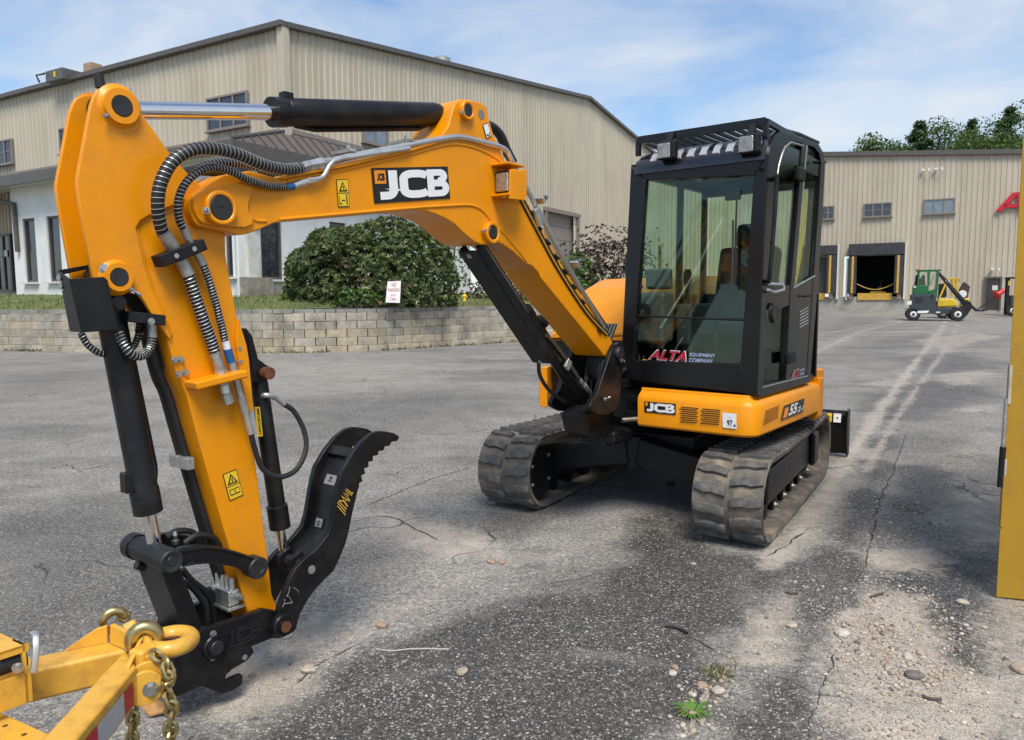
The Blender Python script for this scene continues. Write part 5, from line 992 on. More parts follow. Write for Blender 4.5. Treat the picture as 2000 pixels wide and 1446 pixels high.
# ---------------------------------------------------------------- bucket ram with guard
b0 = vset(P(231.5, 541.5, DN + .03), VB); b1 = P(306, 1086, VB); bx_ = (b1 - b0).normalized(); bl_ = (b1 - b0).length; tb = (P(290, 1000, VB) - b0).dot(bx_)
mb = MB().lathe(b0, bx_, [(.02, .03), (.046, .05), (.046, tb - .09), (.049, tb - .085), (.049, tb), (.026, tb)], 30); mb.cyl(vset(b0, VB - .055), vset(b0, VB + .055), .042, n=22); br = mb.build('bucket_ram', M['black'], EX)
MB().cyl(b0 + bx_ * tb, b1, .0245, n=24).build('rod', M['chrome'], br); MB().box(b0 + bx_ * (tb - .12) + Vector((.052, .0, 0)), (.03, .045, .07)).build('port_block', M['black'], br, .004)
MB().tube(spline([b0 + bx_ * .25 + Vector((-.05, -.01, 0)), b0 + bx_ * .6 + Vector((-.056, -.01, 0)), b0 + bx_ * (tb - .15) + Vector((-.056, -.01, 0)), b0 + bx_ * (tb - .10) + Vector((-.04, 0, 0))], 5), .009, 8).build('feed_pipe', M['black'], br)
gp_ = [(113, 527), (118, 522), (205, 540), (212, 545), (230, 646), (175, 651), (137, 649)]
gmb = MB(); near = [P(x, y, DN + .05) for x, y in [(135, 545), (203, 541), (211, 547), (231, 645), (160, 650)]]
gmb.prism([p for p in near], [p - Vector((0, .008, 0)) for p in near])
fl_ = [P(113, 530, DN - .12), P(136, 547, DN + .05), P(160, 650, DN + .05), P(136, 648, DN - .12)]; gmb.prism(fl_, [p + Vector((-.008, 0, 0)) for p in fl_])
fr_ = [P(114, 528, DN - .12), P(176, 517, DN - .13), P(176, 525, DN - .13), P(118, 538, DN - .12)]; gmb.prism(fr_, [p + Vector((0, -.008, 0)) for p in fr_]); go_ = gmb.build('ram_guard', M['blackmatte'], br, .003)
for x, y in ((121, 543), (124, 559)): bolt(go_, P(x, y, DN - .09), (1, .3, 0), .010, .012)
cbp = [P(248, 618, DN), P(318, 626, DN)]; MB().bar(cbp[0] + Vector((0, -.01, 0)), cbp[1] + Vector((0, .0, 0)), .05, .035).build('hose_bracket', M['blackmatte'], dip, .003); bolt(dip, P(295, 628, DN + .03), (0, 1, 0), .008, .008)
MB().cyl(P(226, 592, DN), P(226, 592, DN) + Vector((0, .03, 0)), .022, n=16).build('swivel', M['blackmatte'], br)
spring_hose([P(232, 648, DN + .01), P(240, 668, DN + .02), P(255, 690, DN + .03), P(275, 696, DN + .02), P(293, 680, DN), P(298, 655, DN - .01)], .0135, .0013, .011, br); sleeve(P(298, 660, DN - .01), P(297, 632, DN - .01), .0155, 'zincdull', br)
spring_hose([P(158, 650, DN - .1), P(170, 672, DN - .09), P(190, 688, DN - .08), P(205, 692, DN - .08)], .011, .0012, .010, br); spring_hose([P(250, 686, DN - .06), P(262, 676, DN - .06), P(270, 655, DN - .06), P(272, 635, DN - .06)], .011, .0012, .010, br); sleeve(P(271, 650, DN - .06), P(274, 630, DN - .06), .013, 'blackmatte', br)
# hose bundle seen through the notch under the gusset
for k in range(4): MB().tube(spline([P(238 + k * 8, 575, VB), P(258 + k * 8, 600, VB), P(285 + k * 6, 650, VB), P(305 + k * 5, 720, VB)], 5), .010, 8).build('inner_hose', M['rubberhose'], dip)
# ---------------------------------------------------------------- links and quick hitch
LN, LF = VB + .135, VB - .135
tc_ = P(336, 1097, LN); lk = MB(); lk.cyl(vset(tc_, LF - .005), vset(tc_, LN), .042, n=24)
lk.cyl(vset(tc_, LF - .02), vset(tc_, LF + .03), .047, n=24); 
hp = P(417, 1262, LN)
bl0 = [(315, 1112), (352, 1105), (385, 1190), (402, 1240), (392, 1275), (372, 1262), (345, 1190)]
slab(bl0, LN - .03, VB - .10, VB + .10, lk); blo = lk.build('bucket_link', M['black'], EX, .005)
MB().lathe(vset(tc_, LN), (0, 1, 0), [(.002, .003), (.016, .003), (.018, .0), (.036, .004), (.041, 0), (.041, -.02)], 24).build('pin', M['pin'], blo); nipple(blo, P(343, 1062, VB), (0, 0, 1), .011); MB().cyl(P(282, 1108, VB - .05), P(266, 1103, VB - .05), .016, n=14).build('pin_tab', M['black'], blo)
ml = [(345, 1078), (358, 1071), (395, 1066), (434, 1070), (470, 1080), (500, 1090), (515, 1100), (517, 1116), (505, 1126), (490, 1122), (470, 1112), (450, 1106), (420, 1100), (380, 1100), (350, 1106)]
for s in (1, -1):
    o = slab(ml, LN, VB + s * .095, VB + s * .13).build('tipping_link', M['black'], EX, .006)
    rib = [(362, 1079), (395, 1074), (434, 1078), (470, 1090), (485, 1098), (482, 1104), (450, 1096), (400, 1090), (362, 1094)]
    c = P(505, 1110, LN); MB().lathe(vset(c, VB + s * .085), (0, s, 0), [(.042, 0), (.042, .05), (.038, .056), (.02, .056), (.018, .053), (.003, .053)], 26).build('pin', M['pin'], o)
    if s > 0: ridge([(350, 1076), (395, 1069), (434, 1073), (470, 1083), (500, 1094)], .0045, o, VB + .131, 'link_rib', 'black'); ridge([(352, 1103), (400, 1097), (450, 1103), (488, 1118)], .0045, o, VB + .131, 'link_rib', 'black')
MB().cyl(vset(P(505, 1110, LN), VB - .09), vset(P(505, 1110, LN), VB + .09), .03, n=16).build('link_pin', M['pin'], EX)
qh_px = [(383, 1240), (400, 1228), (412, 1226), (517, 1190), (540, 1194), (563, 1205), (573, 1224), (563, 1240), (545, 1248), (533, 1247), (492, 1263), (497, 1274), (483, 1291), (453, 1309), (443, 1318), (441, 1326), (447, 1331), (462, 1323), (475, 1318), (474, 1337), (455, 1350), (431, 1357), (417, 1349), (395, 1341), (345, 1362), (322, 1358), (312, 1330), (330, 1290), (375, 1268)]
qh = MB()
for s in (1, -1): slab(qh_px, LN, VB + s * .105, VB + s * .135, qh)
slab([(330, 1300), (380, 1290), (420, 1330), (345, 1358), (322, 1354)], LN, VB - .104, VB + .104, qh); slab([(392, 1330), (430, 1325), (440, 1345), (425, 1352)], LN, VB - .104, VB + .104, qh); qho = qh.build('quick_hitch', M['black'], EX, .004)
for (x, y, ro, ri, m_) in ((417, 1262, .045, .026, 'pin'), (549, 1220, .046, .024, 'rust')):
    c = P(x, y, LN)
    for s in (1, -1): MB().lathe(vset(c, VB + s * .130), (0, s, 0), [(ro, 0), (ro, .016), (ro * .9, .022), (ri * 1.25, .022), (ri * 1.2, .03)], 28).build('pin_collar', M['black'], qho); MB().lathe(vset(c, VB + s * .130), (0, s, 0), [(.002, .034), (ri * .9, .034), (ri, .03), (ri, 0)], 22).build('pin', M[m_], qho)
decal(qho, [P(x, y, LN + .001) for x, y in ((436, 1237), (508, 1212), (510, 1240), (440, 1266))], (0, 1, 0), [(JCB_geo(), (0, .05, 1, .95), 'blackmatte', 1)], 'cast_letters')
MB().tube([vset(P(x, y, LN), LN + .001) for x, y in ((432, 1240), (470, 1227), (507, 1212))], .003, 6).build('cast_rib', M['black'], qho); MB().tube([vset(P(x, y, LN), LN + .001) for x, y in ((440, 1268), (475, 1255), (508, 1242))], .003, 6).build('cast_rib', M['black'], qho)
MB().lathe(vset(P(478, 1284, LN), LN), (0, 1, 0), [(.001, .002), (.010, .002), (.010, -.01)], 16).build('hole_plug', M['zincdull'], qho); bolt(qho, P(415, 1238, LN) + Vector((0, .002, 0)), (0, 1, 0), .009, .012); bolt(qho, P(414, 1285, LN) + Vector((0, .002, 0)), (0, 1, 0), .007, .01)
for k, px in enumerate(([(325, 1050), (345, 1038), (375, 1040), (395, 1062)], [(360, 1062), (385, 1046), (415, 1050), (430, 1070)], [(356, 1112), (375, 1135), (400, 1155), (415, 1180), (418, 1215)], [(362, 1135), (385, 1158), (402, 1185), (405, 1215)], [(405, 1150), (425, 1175), (432, 1200), (430, 1225)])):
    MB().tube(spline([P(x, y, VB + (.02 if k % 2 else -.02)) for x, y in px], 8), .012, 10).build('hitch_hose', M['rubberhose'], qho)
# ---------------------------------------------------------------- thumb
th_px = [(773, 852), (762, 845), (748, 842), (733, 841), (718, 846), (698, 862), (680, 885), (667, 907), (659, 921), (653, 945), (648, 972), (644, 998), (640, 1020), (633, 1042), (611, 1070), (585, 1091), (570, 1108), (558, 1130), (549, 1152), (538, 1180), (533, 1205), (540, 1228), (556, 1238), (570, 1227), (579, 1195), (594, 1168), (611, 1146), (628, 1128), (644, 1113), (656, 1088), (668, 1058), (675, 1030), (680, 1004), (690, 962), (694, 948),
         (694, 942), (701, 939), (698, 928), (706, 924), (704, 914), (713, 911), (712, 901), (721, 899), (721, 890), (731, 888), (732, 880), (742, 879), (744, 871), (754, 870), (757, 862), (768, 861)]
th = MB()
for s in (1, -1): slab(th_px, LN, VB + s * .137, VB + s * .162, th) if s > 0 else slab(th_px, LN, VB - .036, VB - .012, th)
tho = th.build('thumb', M['black'], EX, .004)
wp = [(596, 1100), (622, 1075), (646, 1045), (656, 1000), (664, 950), (680, 915), (690, 896)]; wpts_ = [P(x, y, LN) for x, y in wp]
mb = MB(); mb.loft([[vset(p, VB - .014), vset(p, VB + .138), vset(p + Vector((-.012, 0, -.008)), VB + .138), vset(p + Vector((-.012, 0, -.008)), VB - .014)] for p in spline(wpts_, 5)]); web = mb.build('web_plate', M['black'], tho)
mb = MB(); slab([(682, 893), (692, 876), (700, 882), (690, 902)], LN, VB - .014, VB + .138, mb); mb.build('cross_plate', M['black'], tho, .003)
for px in ([(576, 1096), (598, 1078), (606, 1092), (590, 1125), (574, 1128)],):
    for v in (VB + .085, VB + .01): slab(px, LN, v, v + .022).build('ram_lug', M['black'], tho, .004)
def on_web(px):  # sticker on the web plate
    a, b, c, d = [P(x, y, LN) for x, y in px]
    return a, b, c, d
w1 = spline(wpts_, 5)
def web_pt(t, v): i = t * (len(w1) - 1); k = min(int(i), len(w1) - 2); return vset(w1[k].lerp(w1[k + 1], i - k), v)
nW = Vector((.85, 0, .5))
decal(tho, [web_pt(.44, VB + .015), web_pt(.44, VB + .075), web_pt(.35, VB + .075), web_pt(.35, VB + .015)], nW, [(RECT, (0, 0, 1, 1), 'blackmatte', 1), (RECT, (.15, .15, .85, .85), 'plategrey', 2), (RECT, (.25, .3, .75, .36), 'inkblack', 3), (RECT, (.25, .5, .75, .56), 'inkblack', 3), (RECT, (.45, .2, .55, .7), 'inkblack', 3)], 'rating_plate')
decal(tho, [web_pt(.74, VB + .03), web_pt(.74, VB + .10), web_pt(.66, VB + .10), web_pt(.66, VB + .03)], nW, [(RECT, (0, 0, 1, 1), 'plategrey', 1), (RECT, (.3, .3, .7, .4), 'inkblack', 2), (RECT, (.4, .5, .6, .8), 'inkblack', 2)], 'rating_plate')
decal(tho, [P(x, y, VB + .163) for x, y in ((656, 985), (676, 952), (690, 962), (672, 1012))], (0, 1, 0), [(stroke_geo([[(0, .9), (.12, 0)], [(.1, 1), (.2, .1)], [(.2, 1), (.3, .1), ], [(.25, .95), (.42, .6), (.40, .1)], [(.42, .1), (.5, .95), (.62, .1)], [(.52, .45), (.6, .45)], [(.66, .1), (.68, .95), (.76, .4), (.84, .95), (.86, .1)], [(.93, .95), (.93, .1), (1, .1)]], .10, 2.2), (0, 0, 1, 1), 'inkgold', 1)], 'maker_letters')
hl = P(609, 1113, VB + .163); MB().lathe(vset(hl, VB + .160), (0, 1, 0), [(.001, .0035), (.017, .0035), (.018, 0)], 20).build('through_hole', M['zincdull'], tho)
cp2 = P(549, 1220, VB + .163); MB().lathe(vset(cp2, VB + .160), (0, 1, 0), [(.046, 0), (.046, .02), (.04, .026), (.028, .026), (.026, .036), (.002, .036)], 28).build('pivot_cap', M['black'], tho); MB().lathe(vset(cp2, VB + .160), (0, 1, 0), [(.002, .0385), (.022, .0385), (.022, .03)], 22).build('pin', M['rust'], tho)
for a, b in (((566, 1146), (560, 1166)), ((574, 1148), (584, 1158)), ((556, 1170), (552, 1186)), ((563, 1164), (570, 1180)), ((556, 1180), (572, 1176))): MB().tube([vset(P(x, y, VB + .163), VB + .1625) for x, y in (a, ((a[0] + b[0]) / 2 + 2, (a[1] + b[1]) / 2), b)], .0018, 5).build('scratch', M['zincdull'], tho)
# thumb ram
q0 = P(503, 727, VB); q1 = P(556, 1092, VB); qx = (q1 - q0).normalized(); tq = (P(548, 1030, VB) - q0).dot(qx)
mb = MB().lathe(q0, qx, [(.02, .01), (.034, .04), (.034, tq - .12), (.034, tq - .10), (.042, tq - .095), (.042, tq), (.02, tq)], 26); mb.cyl(vset(q0, VB - .05), vset(q0, VB + .05), .030, n=20); tr_ = mb.build('thumb_ram', M['black'], EX)
MB().cyl(q0 + qx * tq, q1, .019, n=20).build('rod', M['chrome'], tr_); MB().cyl(vset(q1, VB - .06), vset(q1, VB + .115), .026, n=18).build('rod_pin', M['pin'], tr_); MB().cyl(vset(q0, VB + .05), vset(q0, VB + .085), .024, n=18).build('pin', M['rust'], tr_)
slab([(468, 640), (480, 655), (492, 700), (512, 715), (513, 740), (488, 745), (480, 720)], VB, VB - .06, VB + .045).build('ram_mount', M['black'], tr_, .004)
decal(tr_, [P(x, y, VB + .036) for x, y in ((497, 795), (507, 795), (513, 852), (502, 853))], (.15, 1, 0), [(RECT, (0, 0, 1, 1), 'inkyellow', 1), (([(p[1], 1 - p[0]) for p in text_geo('IMPORTANT', .02)[0]], text_geo('IMPORTANT', .02)[1]), (.3, .05, .8, .95), 'inkblack', 2)], 'tag_sticker')
# ---------------------------------------------------------------- boom ram
r0 = vset(rp_, VB); r1 = P(1152, 800, VB); rx_ = (r1 - r0).normalized(); trm = (P(1024, 610, VB) - r0).dot(rx_); rl = (r1 - r0).length
mb = MB().lathe(r0, rx_, [(.024, trm - .01), (.05, trm - .01), (.05, trm + .05), (.047, trm + .055), (.047, rl - .1), (.03, rl - .06)], 30); mb.cyl(vset(r1, VB - .09), vset(r1, VB + .09), .05, n=22); bro = mb.build('boom_ram', M['black'], EX)
MB().cyl(r0, r0 + rx_ * trm, .0285, n=26).build('rod', mat('rod_dark', (.30, .29, .28), .18, 1.0, var=.1, vs=20), bro); MB().cyl(vset(r0, VB - .08), vset(r0, VB + .08), .05, n=22).build('rod_eye', M['black'], bro)
up_ = Vector((rx_.z, 0, -rx_.x)); up_ = up_ if up_.x > 0 else -up_
ga, gb = P(915, 488, VB), P(1060, 706, VB); gx = (gb - ga).normalized(); gl_ = (gb - ga).length
mb = MB().box((ga + gb) / 2 + up_ * .01, (gl_, .13, .012), (gx, Vector((0, 1, 0)), up_)); 
for s in (1, -1): mb.box((ga + gb) / 2 - up_ * .022, (gl_, .010, .06), (gx, Vector((0, 1, 0)), up_)) if False else mb.box((ga + gb) / 2 - up_ * .024 + Vector((0, s * .06, 0)), (gl_, .010, .055), (gx, Vector((0, 1, 0)), up_))
grd = mb.build('ram_guard', M['black'], bro, .004)
for f in (.03, .98): bolt(grd, ga + gx * (gl_ * f) + up_ * .017, up_, .010, .01)
MB().tube(spline([P(1066, 655, VB + .05), P(1080, 668, VB + .055), P(1110, 708, VB + .055), P(1136, 748, VB + .05)], 6), .012, 10).build('feed_pipe', mat('pipe_olive', (.16, .15, .11), .4, .8), bro)
fitting([P(1132, 742, VB + .05), P(1140, 752, VB + .05), P(1146, 760, VB + .05), P(1152, 768, VB + .04)], [.015, .019, .015], ['zinc', 'zincdull', 'zinc'], bro); MB().box(P(1109, 712, VB + .062), (.05, .02, .06), (Vector((.8, 0, .6)), Vector((0, 1, 0)), Vector((-.6, 0, .8)))).build('clip_plate', M['zincdull'], bro, .004)
MB().tube(spline([P(1052, 708, VB - .05), P(1055, 735, VB - .06), P(1075, 765, VB - .06), P(1105, 785, VB - .06)], 6), .012, 8).build('ram_hose', M['rubberhose'], bro); MB().cyl(P(1053, 622, VB + .04), P(1066, 634, VB + .04), .022, n=14).build('port_block', M['black'], bro)
# ---------------------------------------------------------------- swing post
KN = VB + .15
kp = [(1199, 673), (1209, 669), (1217, 678), (1219, 692), (1212, 740), (1208, 790), (1199, 802), (1180, 812), (1166, 811), (1152, 803), (1149, 795), (1154, 782), (1164, 770), (1176, 733), (1191, 689)]
mb = MB()
for s in (1, -1): slab(kp, KN, VB + s * .125, VB + s * .16, mb)
slab([(1176, 790), (1205, 782), (1208, 845), (1185, 862), (1158, 852), (1150, 815)], KN, VB - .06, VB + .09, mb)
kpo = mb.build('swing_post', M['black'], EX, .006); kc = P(1203, 690, KN); MB().lathe(vset(kc, VB + .158), (0, 1, 0), [(.042, 0), (.042, .02), (.034, .03), (.002, .03)], 24).build('pin', M['pin'], kpo); nipple(kpo, P(1212, 703, KN + .02), (.4, 1, -.2), .010); nipple(kpo, P(1180, 780, KN + .02), (-.3, 1, .4), .010)
c = Vector((1.22, VB, 0)); MB().cyl((1.20, VB, .52), (1.20, VB, .98), .075, n=24).build('pivot_column', M['black'], kpo); MB().box((1.13, VB, .58), (.26, .26, .09)).build('lower_yoke', M['black'], kpo, .02); MB().box((1.10, VB, .92), (.24, .24, .07)).build('upper_yoke', M['black'], kpo, .02)
for k in range(6): MB().tube(spline([(1.05 - .02 * k, VB - .06 + .03 * k, 1.05), (1.22 + .02 * k, VB - .07 + .03 * k, .95), (1.27 + .01 * k, VB - .06 + .03 * k, 1.12), (1.16, VB - .05 + .025 * k, 1.32)], 6), .013, 8).build('post_hose', M['rubberhose'], kpo)
MB().cyl((1.02, .33, .70), (1.22, .24, .70), .018, n=12).build('swing_rod', M['steel'], kpo)
# ---------------------------------------------------------------- house
UW = lambda z: 1.05 - .05 * (z - .92)
dpo = [(1.0, .12), (1.0, 1.0), (-.3, 1.0), (-.75, .6), (-.95, 0), (-.75, -.6), (-.4, -.90), (.40, -.90), (.62, -.3), (.95, -.1)]; dk_ = MB().prism([Vector((a, b, .655)) for a, b in dpo], [Vector((a, b, .905)) for a, b in dpo]); deck = dk_.build('slew_deck', M['black'], EX, .03)
MB().cyl((-.0, 0, .45), (0, 0, .66), .42, n=36).build('slew_ring', M['black'], deck)
for z_, u_w in ((.96, .95), (.72, 1.06), (.82, 1.04)): MB().bar((u_w, .18, z_), (u_w, .42, z_), .06, .05).build('deck_rail', M['black'], deck, .008)
def sweep(path, prof, closed=False):
    rings = []; n = len(path)
    for i, (x, y) in enumerate(path):
        x0, y0 = path[max(i - 1, 0)]; x1, y1 = path[min(i + 1, n - 1)]; t = Vector((x1 - x0, y1 - y0, 0)).normalized(); nr = Vector((t.y, -t.x, 0))
        a = path[i][0] - path[i - 1][0] if i else 0
        k = 1.0
        if 0 < i < n - 1:
            t0 = Vector((x - x0, y - y0, 0)).normalized(); k = 1 / max(.6, t0.dot(t))
        rings.append([Vector((x, y, z)) + nr * (o * k) for o, z in prof])
    return rings
pth = [(1.10, .30), (1.10, .60), (1.10, .985)] + [(1.10 - .085 + .085 * math.cos(R(a)), .985 + .085 * math.sin(R(a))) for a in (15, 30, 45, 60, 75)] + [(1.015, 1.07), (.5, 1.068), (-.17, 1.06)]
prof = [(0, .655), (.014, .668), (.018, .835), (.004, .862), (-.03, .885), (-.034, .905), (-.06, .905), (-.03, .655)]
sk = MB(); rr_ = sweep(pth, prof); sk.loft(rr_); skirt = sk.build('skirt_panel', M['paint'], EX, .004)
SKU, SKV = 1.10 + .0185, 1.07 + .0185
def fq(px, uu): return [PU(x, y, uu) for x, y in px]
decal(skirt, fq([(1258, 784), (1320, 789), (1320, 811), (1259, 805)], SKU), (1, 0, 0), [(RECT, (0, 0, 1, 1), 'inkblack', 0), (RECT, (.03, .6, .12, .95), 'inkorange', 1), (JCB_geo(), (.06, .12, .96, .9), 'white', 2)], 'maker_sticker')
M['slot'] = mat('louver_slot', (.02, .008, .002), .7)
it = []
for r_ in range(8):
    y0 = .03 + r_ * .122
    sh_ = .04 * (r_ % 2)
    for x0, x1 in ((0 + sh_, .42 + sh_), (.50 + sh_, .96)): it.append((RECT, (x0, y0, x1, y0 + .055), 'slot', 1))
decal(skirt, fq([(1327, 792), (1411, 799), (1408, 832), (1328, 826)], SKU), (1, 0, 0), it, 'louver')
decal(skirt, fq([(1411, 806), (1438.5, 808.5), (1439, 838), (1412, 835)], SKU), (1, 0, 0), [(RECT, (0, 0, 1, 1), 'white', 1), (text_geo('L', .0), (.52, .66, .62, .78), 'inkblack', 2), (text_geo('97', .03), (.32, .12, .72, .55), 'inkblack', 2), (text_geo('dB', .02), (.76, .12, .95, .3), 'inkblack', 2)], 'noise_sticker')
it = []
for r_ in range(9): it.append((RECT, (.0 + .06 * (r_ % 2), .02 + r_ * .11, 1, .06 + r_ * .11), 'slot', 1))
decal(skirt, [P(x, y, SKV) for x, y in ((1494, 801), (1522, 790), (1519, 816), (1489, 832))], (0, 1, 0), it, 'louver')
decal(skirt, [P(x, y, SKV) for x, y in ((1531, 793), (1571, 778), (1569, 803), (1525, 822))], (0, 1, 0), [(RECT, (0, 0, 1, 1), 'inkblack', 0), (RECT, (.06, .1, .24, .8), 'inkorange', 1), (text_geo('55', .04, .15), (.28, .12, .66, .9), 'white', 2), (text_geo('Z-1', .03, .15), (.68, .12, .97, .5), 'white', 2)], 'model_sticker')
# counterweight round the tail, engine hood on the right
arc_ = [(-.17, 1.05), (-.24, 1.06)] + [(1.08 * math.cos(R(a)), 1.08 * math.sin(R(a))) for a in range(106, 256, 8)] + [(.2, -1.0), (.42, -.97), (.50, -.93)]
cwm = MB(); cwm.loft(sweep(arc_, [(0, .60), (.02, .63), (.02, .90), (0, .93), (-.05, .93), (-.05, .60)])); cwm.build('counterweight', M['paint'], EX, .006)
cw2 = MB(); cw2.prism([Vector((-.17, 1.062, .66)), Vector((-.28, 1.075, .66)), Vector((-.28, 1.075, .97)), Vector((-.17, 1.065, .97))], [Vector((-.17, .95, .66)), Vector((-.28, .95, .66)), Vector((-.28, .95, .97)), Vector((-.17, .95, .97))]); cw2.build('corner_panel', M['paint'], EX, .012)
hs = []; 
for u_, zt_, zl in ((.45, 1.22, 1.17), (.37, 1.30, 1.20), (.2, 1.43, 1.28), (0, 1.57, 1.36), (-.25, 1.655, 1.40), (-.6, 1.66, 1.40), (-.85, 1.60, 1.38), (-.95, 1.5, 1.36)):
    y0, y1 = -.90, .12; hs.append([Vector((u_, y0, zl)), Vector((u_, y0 + .01, zt_ - .08)), Vector((u_, y0 + .04, zt_ - .025)), Vector((u_, y0 + .11, zt_)), Vector((u_, y1, zt_ + .01)), Vector((u_, y1, zl))])
hm_ = MB(); hm_.loft(hs); hood = hm_.build('engine_hood', M['paint'], EX)
hs2 = [[Vector((u_, -.88, .9)), Vector((u_, -.88, zl + .01)), Vector((u_, .1, zl + .01)), Vector((u_, .1, .9))] for u_, zl in ((.43, 1.17), (.20, 1.28), (0, 1.36), (-.3, 1.40), (-.85, 1.38), (-.92, 1.36))]
MB().loft(hs2).build('engine_bay', M['black'], EX, .01)
# ---------------------------------------------------------------- cab
VC0, VC1 = .16, 1.07
cf = MB()
def ring4(outer, inner, th_):
    """flat frame between two 4-point outlines, given thickness vector"""
    for i in range(4):
        j = (i + 1) % 4; a = [outer[i], outer[j], inner[j], inner[i]]; cf.prism(a, [q + th_ for q in a])
fo_ = [PU(1232, 322, .985), PU(1499, 300, .985), PU(1479, 772, 1.052), PU(1211, 740, 1.052)]; fi_ = [PU(1261, 353, .985), PU(1472, 343, .985), PU(1446, 711, 1.045), PU(1237, 704, 1.045)]
ring4(fo_, fi_, Vector((-.05, 0, 0)))
cab = cf.build('cab', M['cabblack'], EX, .006)
def cpart(name, px, v0, v1, m='cabblack', bev=.004, vt=1.07): return slab(px, vt, v0, v1).build(name, M[m], cab, bev)
cpart('front_pillar', [(1479, 773), (1490, 757), (1495, 650), (1499, 557), (1507, 450), (1515, 363), (1521, 322), (1527, 300), (1533, 284), (1546, 274), (1543, 262), (1526, 256), (1512, 266), (1505, 285), (1501, 305)], 1.0, 1.07)
cpart('roof_rail', [(1543, 262), (1546, 274), (1573, 281), (1592, 288), (1601, 300), (1605, 320), (1613, 320), (1609, 298), (1600, 282), (1575, 271)], .99, 1.068)
cpart('door_pillar', [(1568, 279), (1577, 281), (1568, 400), (1554, 560), (1544, 750), (1536, 750), (1546, 557), (1560, 400)], 1.02, 1.066)
cpart('rear_pillar', [(1605, 312), (1613, 314), (1609, 400), (1600, 540), (1584, 738), (1576, 739), (1590, 540), (1600, 400)], .99, 1.067)
cpart('door_sill', [(1481, 771), (1489, 752), (1540, 741), (1577, 733), (1584, 736), (1584, 746), (1482, 777)], .98, 1.069)
cpart('door_waist', [(1499, 556), (1546, 557), (1549, 575), (1545, 597), (1520, 606), (1497, 603)], 1.03, 1.062)
cpart('rear_side_panel', [(1551, 564), (1591, 540), (1580, 736), (1543, 749)], 1.02, 1.064)
MB().tube([vset(P(x, y, 1.07), 1.068) for x, y in ((1550, 563), (1592, 539))], .006, 6).build('trim_strip', M['zincdull'], cab)
MB().tube([vset(P(x, y, 1.07), 1.068) for x, y in ((1490, 757), (1540, 744), (1577, 735))], .005, 6).build('trim_strip', M['zincdull'], cab)
cpart('pane', [(1501, 553), (1508, 450), (1516, 365), (1522, 325), (1528, 303), (1534, 288), (1546, 278), (1570, 285), (1561, 400), (1547, 556)], 1.048, 1.054, 'glassdark', 0)
cpart('pane', [(1577, 285), (1594, 293), (1600, 304), (1603, 322), (1598, 420), (1590, 540), (1553, 562), (1568, 400)], 1.048, 1.054, 'glassdark', 0)
cpart('pane', [(1497, 603), (1520, 606), (1545, 598), (1540, 742), (1489, 754), (1493, 680)], 1.040, 1.046, 'glassdark', 0)
seal = [(1501, 553), (1508, 450), (1516, 365), (1522, 325), (1528, 303), (1534, 288), (1546, 278), (1570, 285)]
MB().tube([vset(P(x, y, 1.07), 1.066) for x, y in seal], .007, 8).build('window_seal', M['zincdull'], cab)
MB().tube([vset(P(x, y, 1.07), 1.068) for x, y in [(1577, 284), (1567, 400), (1553, 562)]], .004, 6).build('window_seal', M['zincdull'], cab)
hdl = [(1500, 557), (1503, 555), (1530, 556), (1531, 566), (1512, 571), (1500, 566)]; MB().tube([P(x, y, 1.10) for x, y in hdl[1:]], .009, 8).build('door_handle', M['zinc'], cab)
gh_ = [P(1511, 352, 1.07), P(1513, 347, 1.11), P(1517, 352, 1.12), P(1511, 450, 1.12), P(1503, 540, 1.12), P(1500, 550, 1.08)]; MB().tube(spline(gh_, 5), .013, 10).build('grab_rail', M['black'], cab)
MB().lathe(P(1508, 612, 1.07), (0, 1, 0), [(.002, .02), (.05, .022), (.062, .012), (.065, 0)], 24).build('door_latch', M['black'], cab)
for x, y, w_, h_ in ((1557, 341, .13, .085), (1566, 341, .0, 0), (1538, 699, .13, .075)):
    if w_: MB().box(P(x + 6, y, 1.085), (w_, .035, h_)).build('hinge', M['blackmatte'], cab, .012)
for k in range(6): a = P(1562, 640 - k * 6.0, 1.066); b = P(1578, 631 - k * 6.0, 1.066); MB().tube([a, b], .0045, 6).build('vent_slat', M['zincdull'], cab)
MB().tube([P(1588, 317, 1.07), P(1602, 318, 1.12), P(1612, 317, 1.12)], .010, 8).build('rear_catch', M['black'], cab); MB().tube([P(1567, 579, 1.075), P(1582, 578, 1.10)], .008, 8).build('rear_catch', M['black'], cab)
AL = text_geo('ALTA', .035, .25)
def alta(par, quad, n):
    decal(par, quad, n, [(AL, (0, 0, .60, 1), 'white', 1), (AL, (.012, .06, .588, .94), 'inkred', 2), (text_geo('EQUIPMENT', .03), (.63, .52, 1, .88), 'inkblue', 1), (text_geo('COMPANY', .03), (.63, .02, .98, .42), 'inkblue', 1)], 'dealer_sticker')
# glazing of the front
fw = MB(); 
def lerp(a, b, t): return a + (b - a) * t
up_p = [lerp(fi_[0], fi_[3], t) for t in (0, .745)] + [lerp(fi_[1], fi_[2], t) for t in (.76, 0)]
lo_p = [lerp(fi_[0], fi_[3], t) for t in (.755, 1)] + [lerp(fi_[1], fi_[2], t) for t in (1, .77)]
dx = Vector((-.025, 0, 0)); dx2 = Vector((-.031, 0, 0))
MB().prism([q + dx for q in up_p], [q + dx2 for q in up_p]).build('windscreen', M['glass'], cab); MB().prism([q + dx for q in lo_p], [q + dx2 for q in lo_p]).build('lower_windscreen', M['glassdark'], cab)
MB().tube([lerp(fi_[0], fi_[3], .75) + dx, lerp(fi_[1], fi_[2], .765) + dx], .007, 8).build('glazing_bar', M['blackmatte'], cab)
u_st = 1.045 - .020; alta(cab, [PU(x, y, u_st) for x, y in ((1269, 682), (1398, 689), (1395, 712), (1266, 702))], (1, 0, 0))
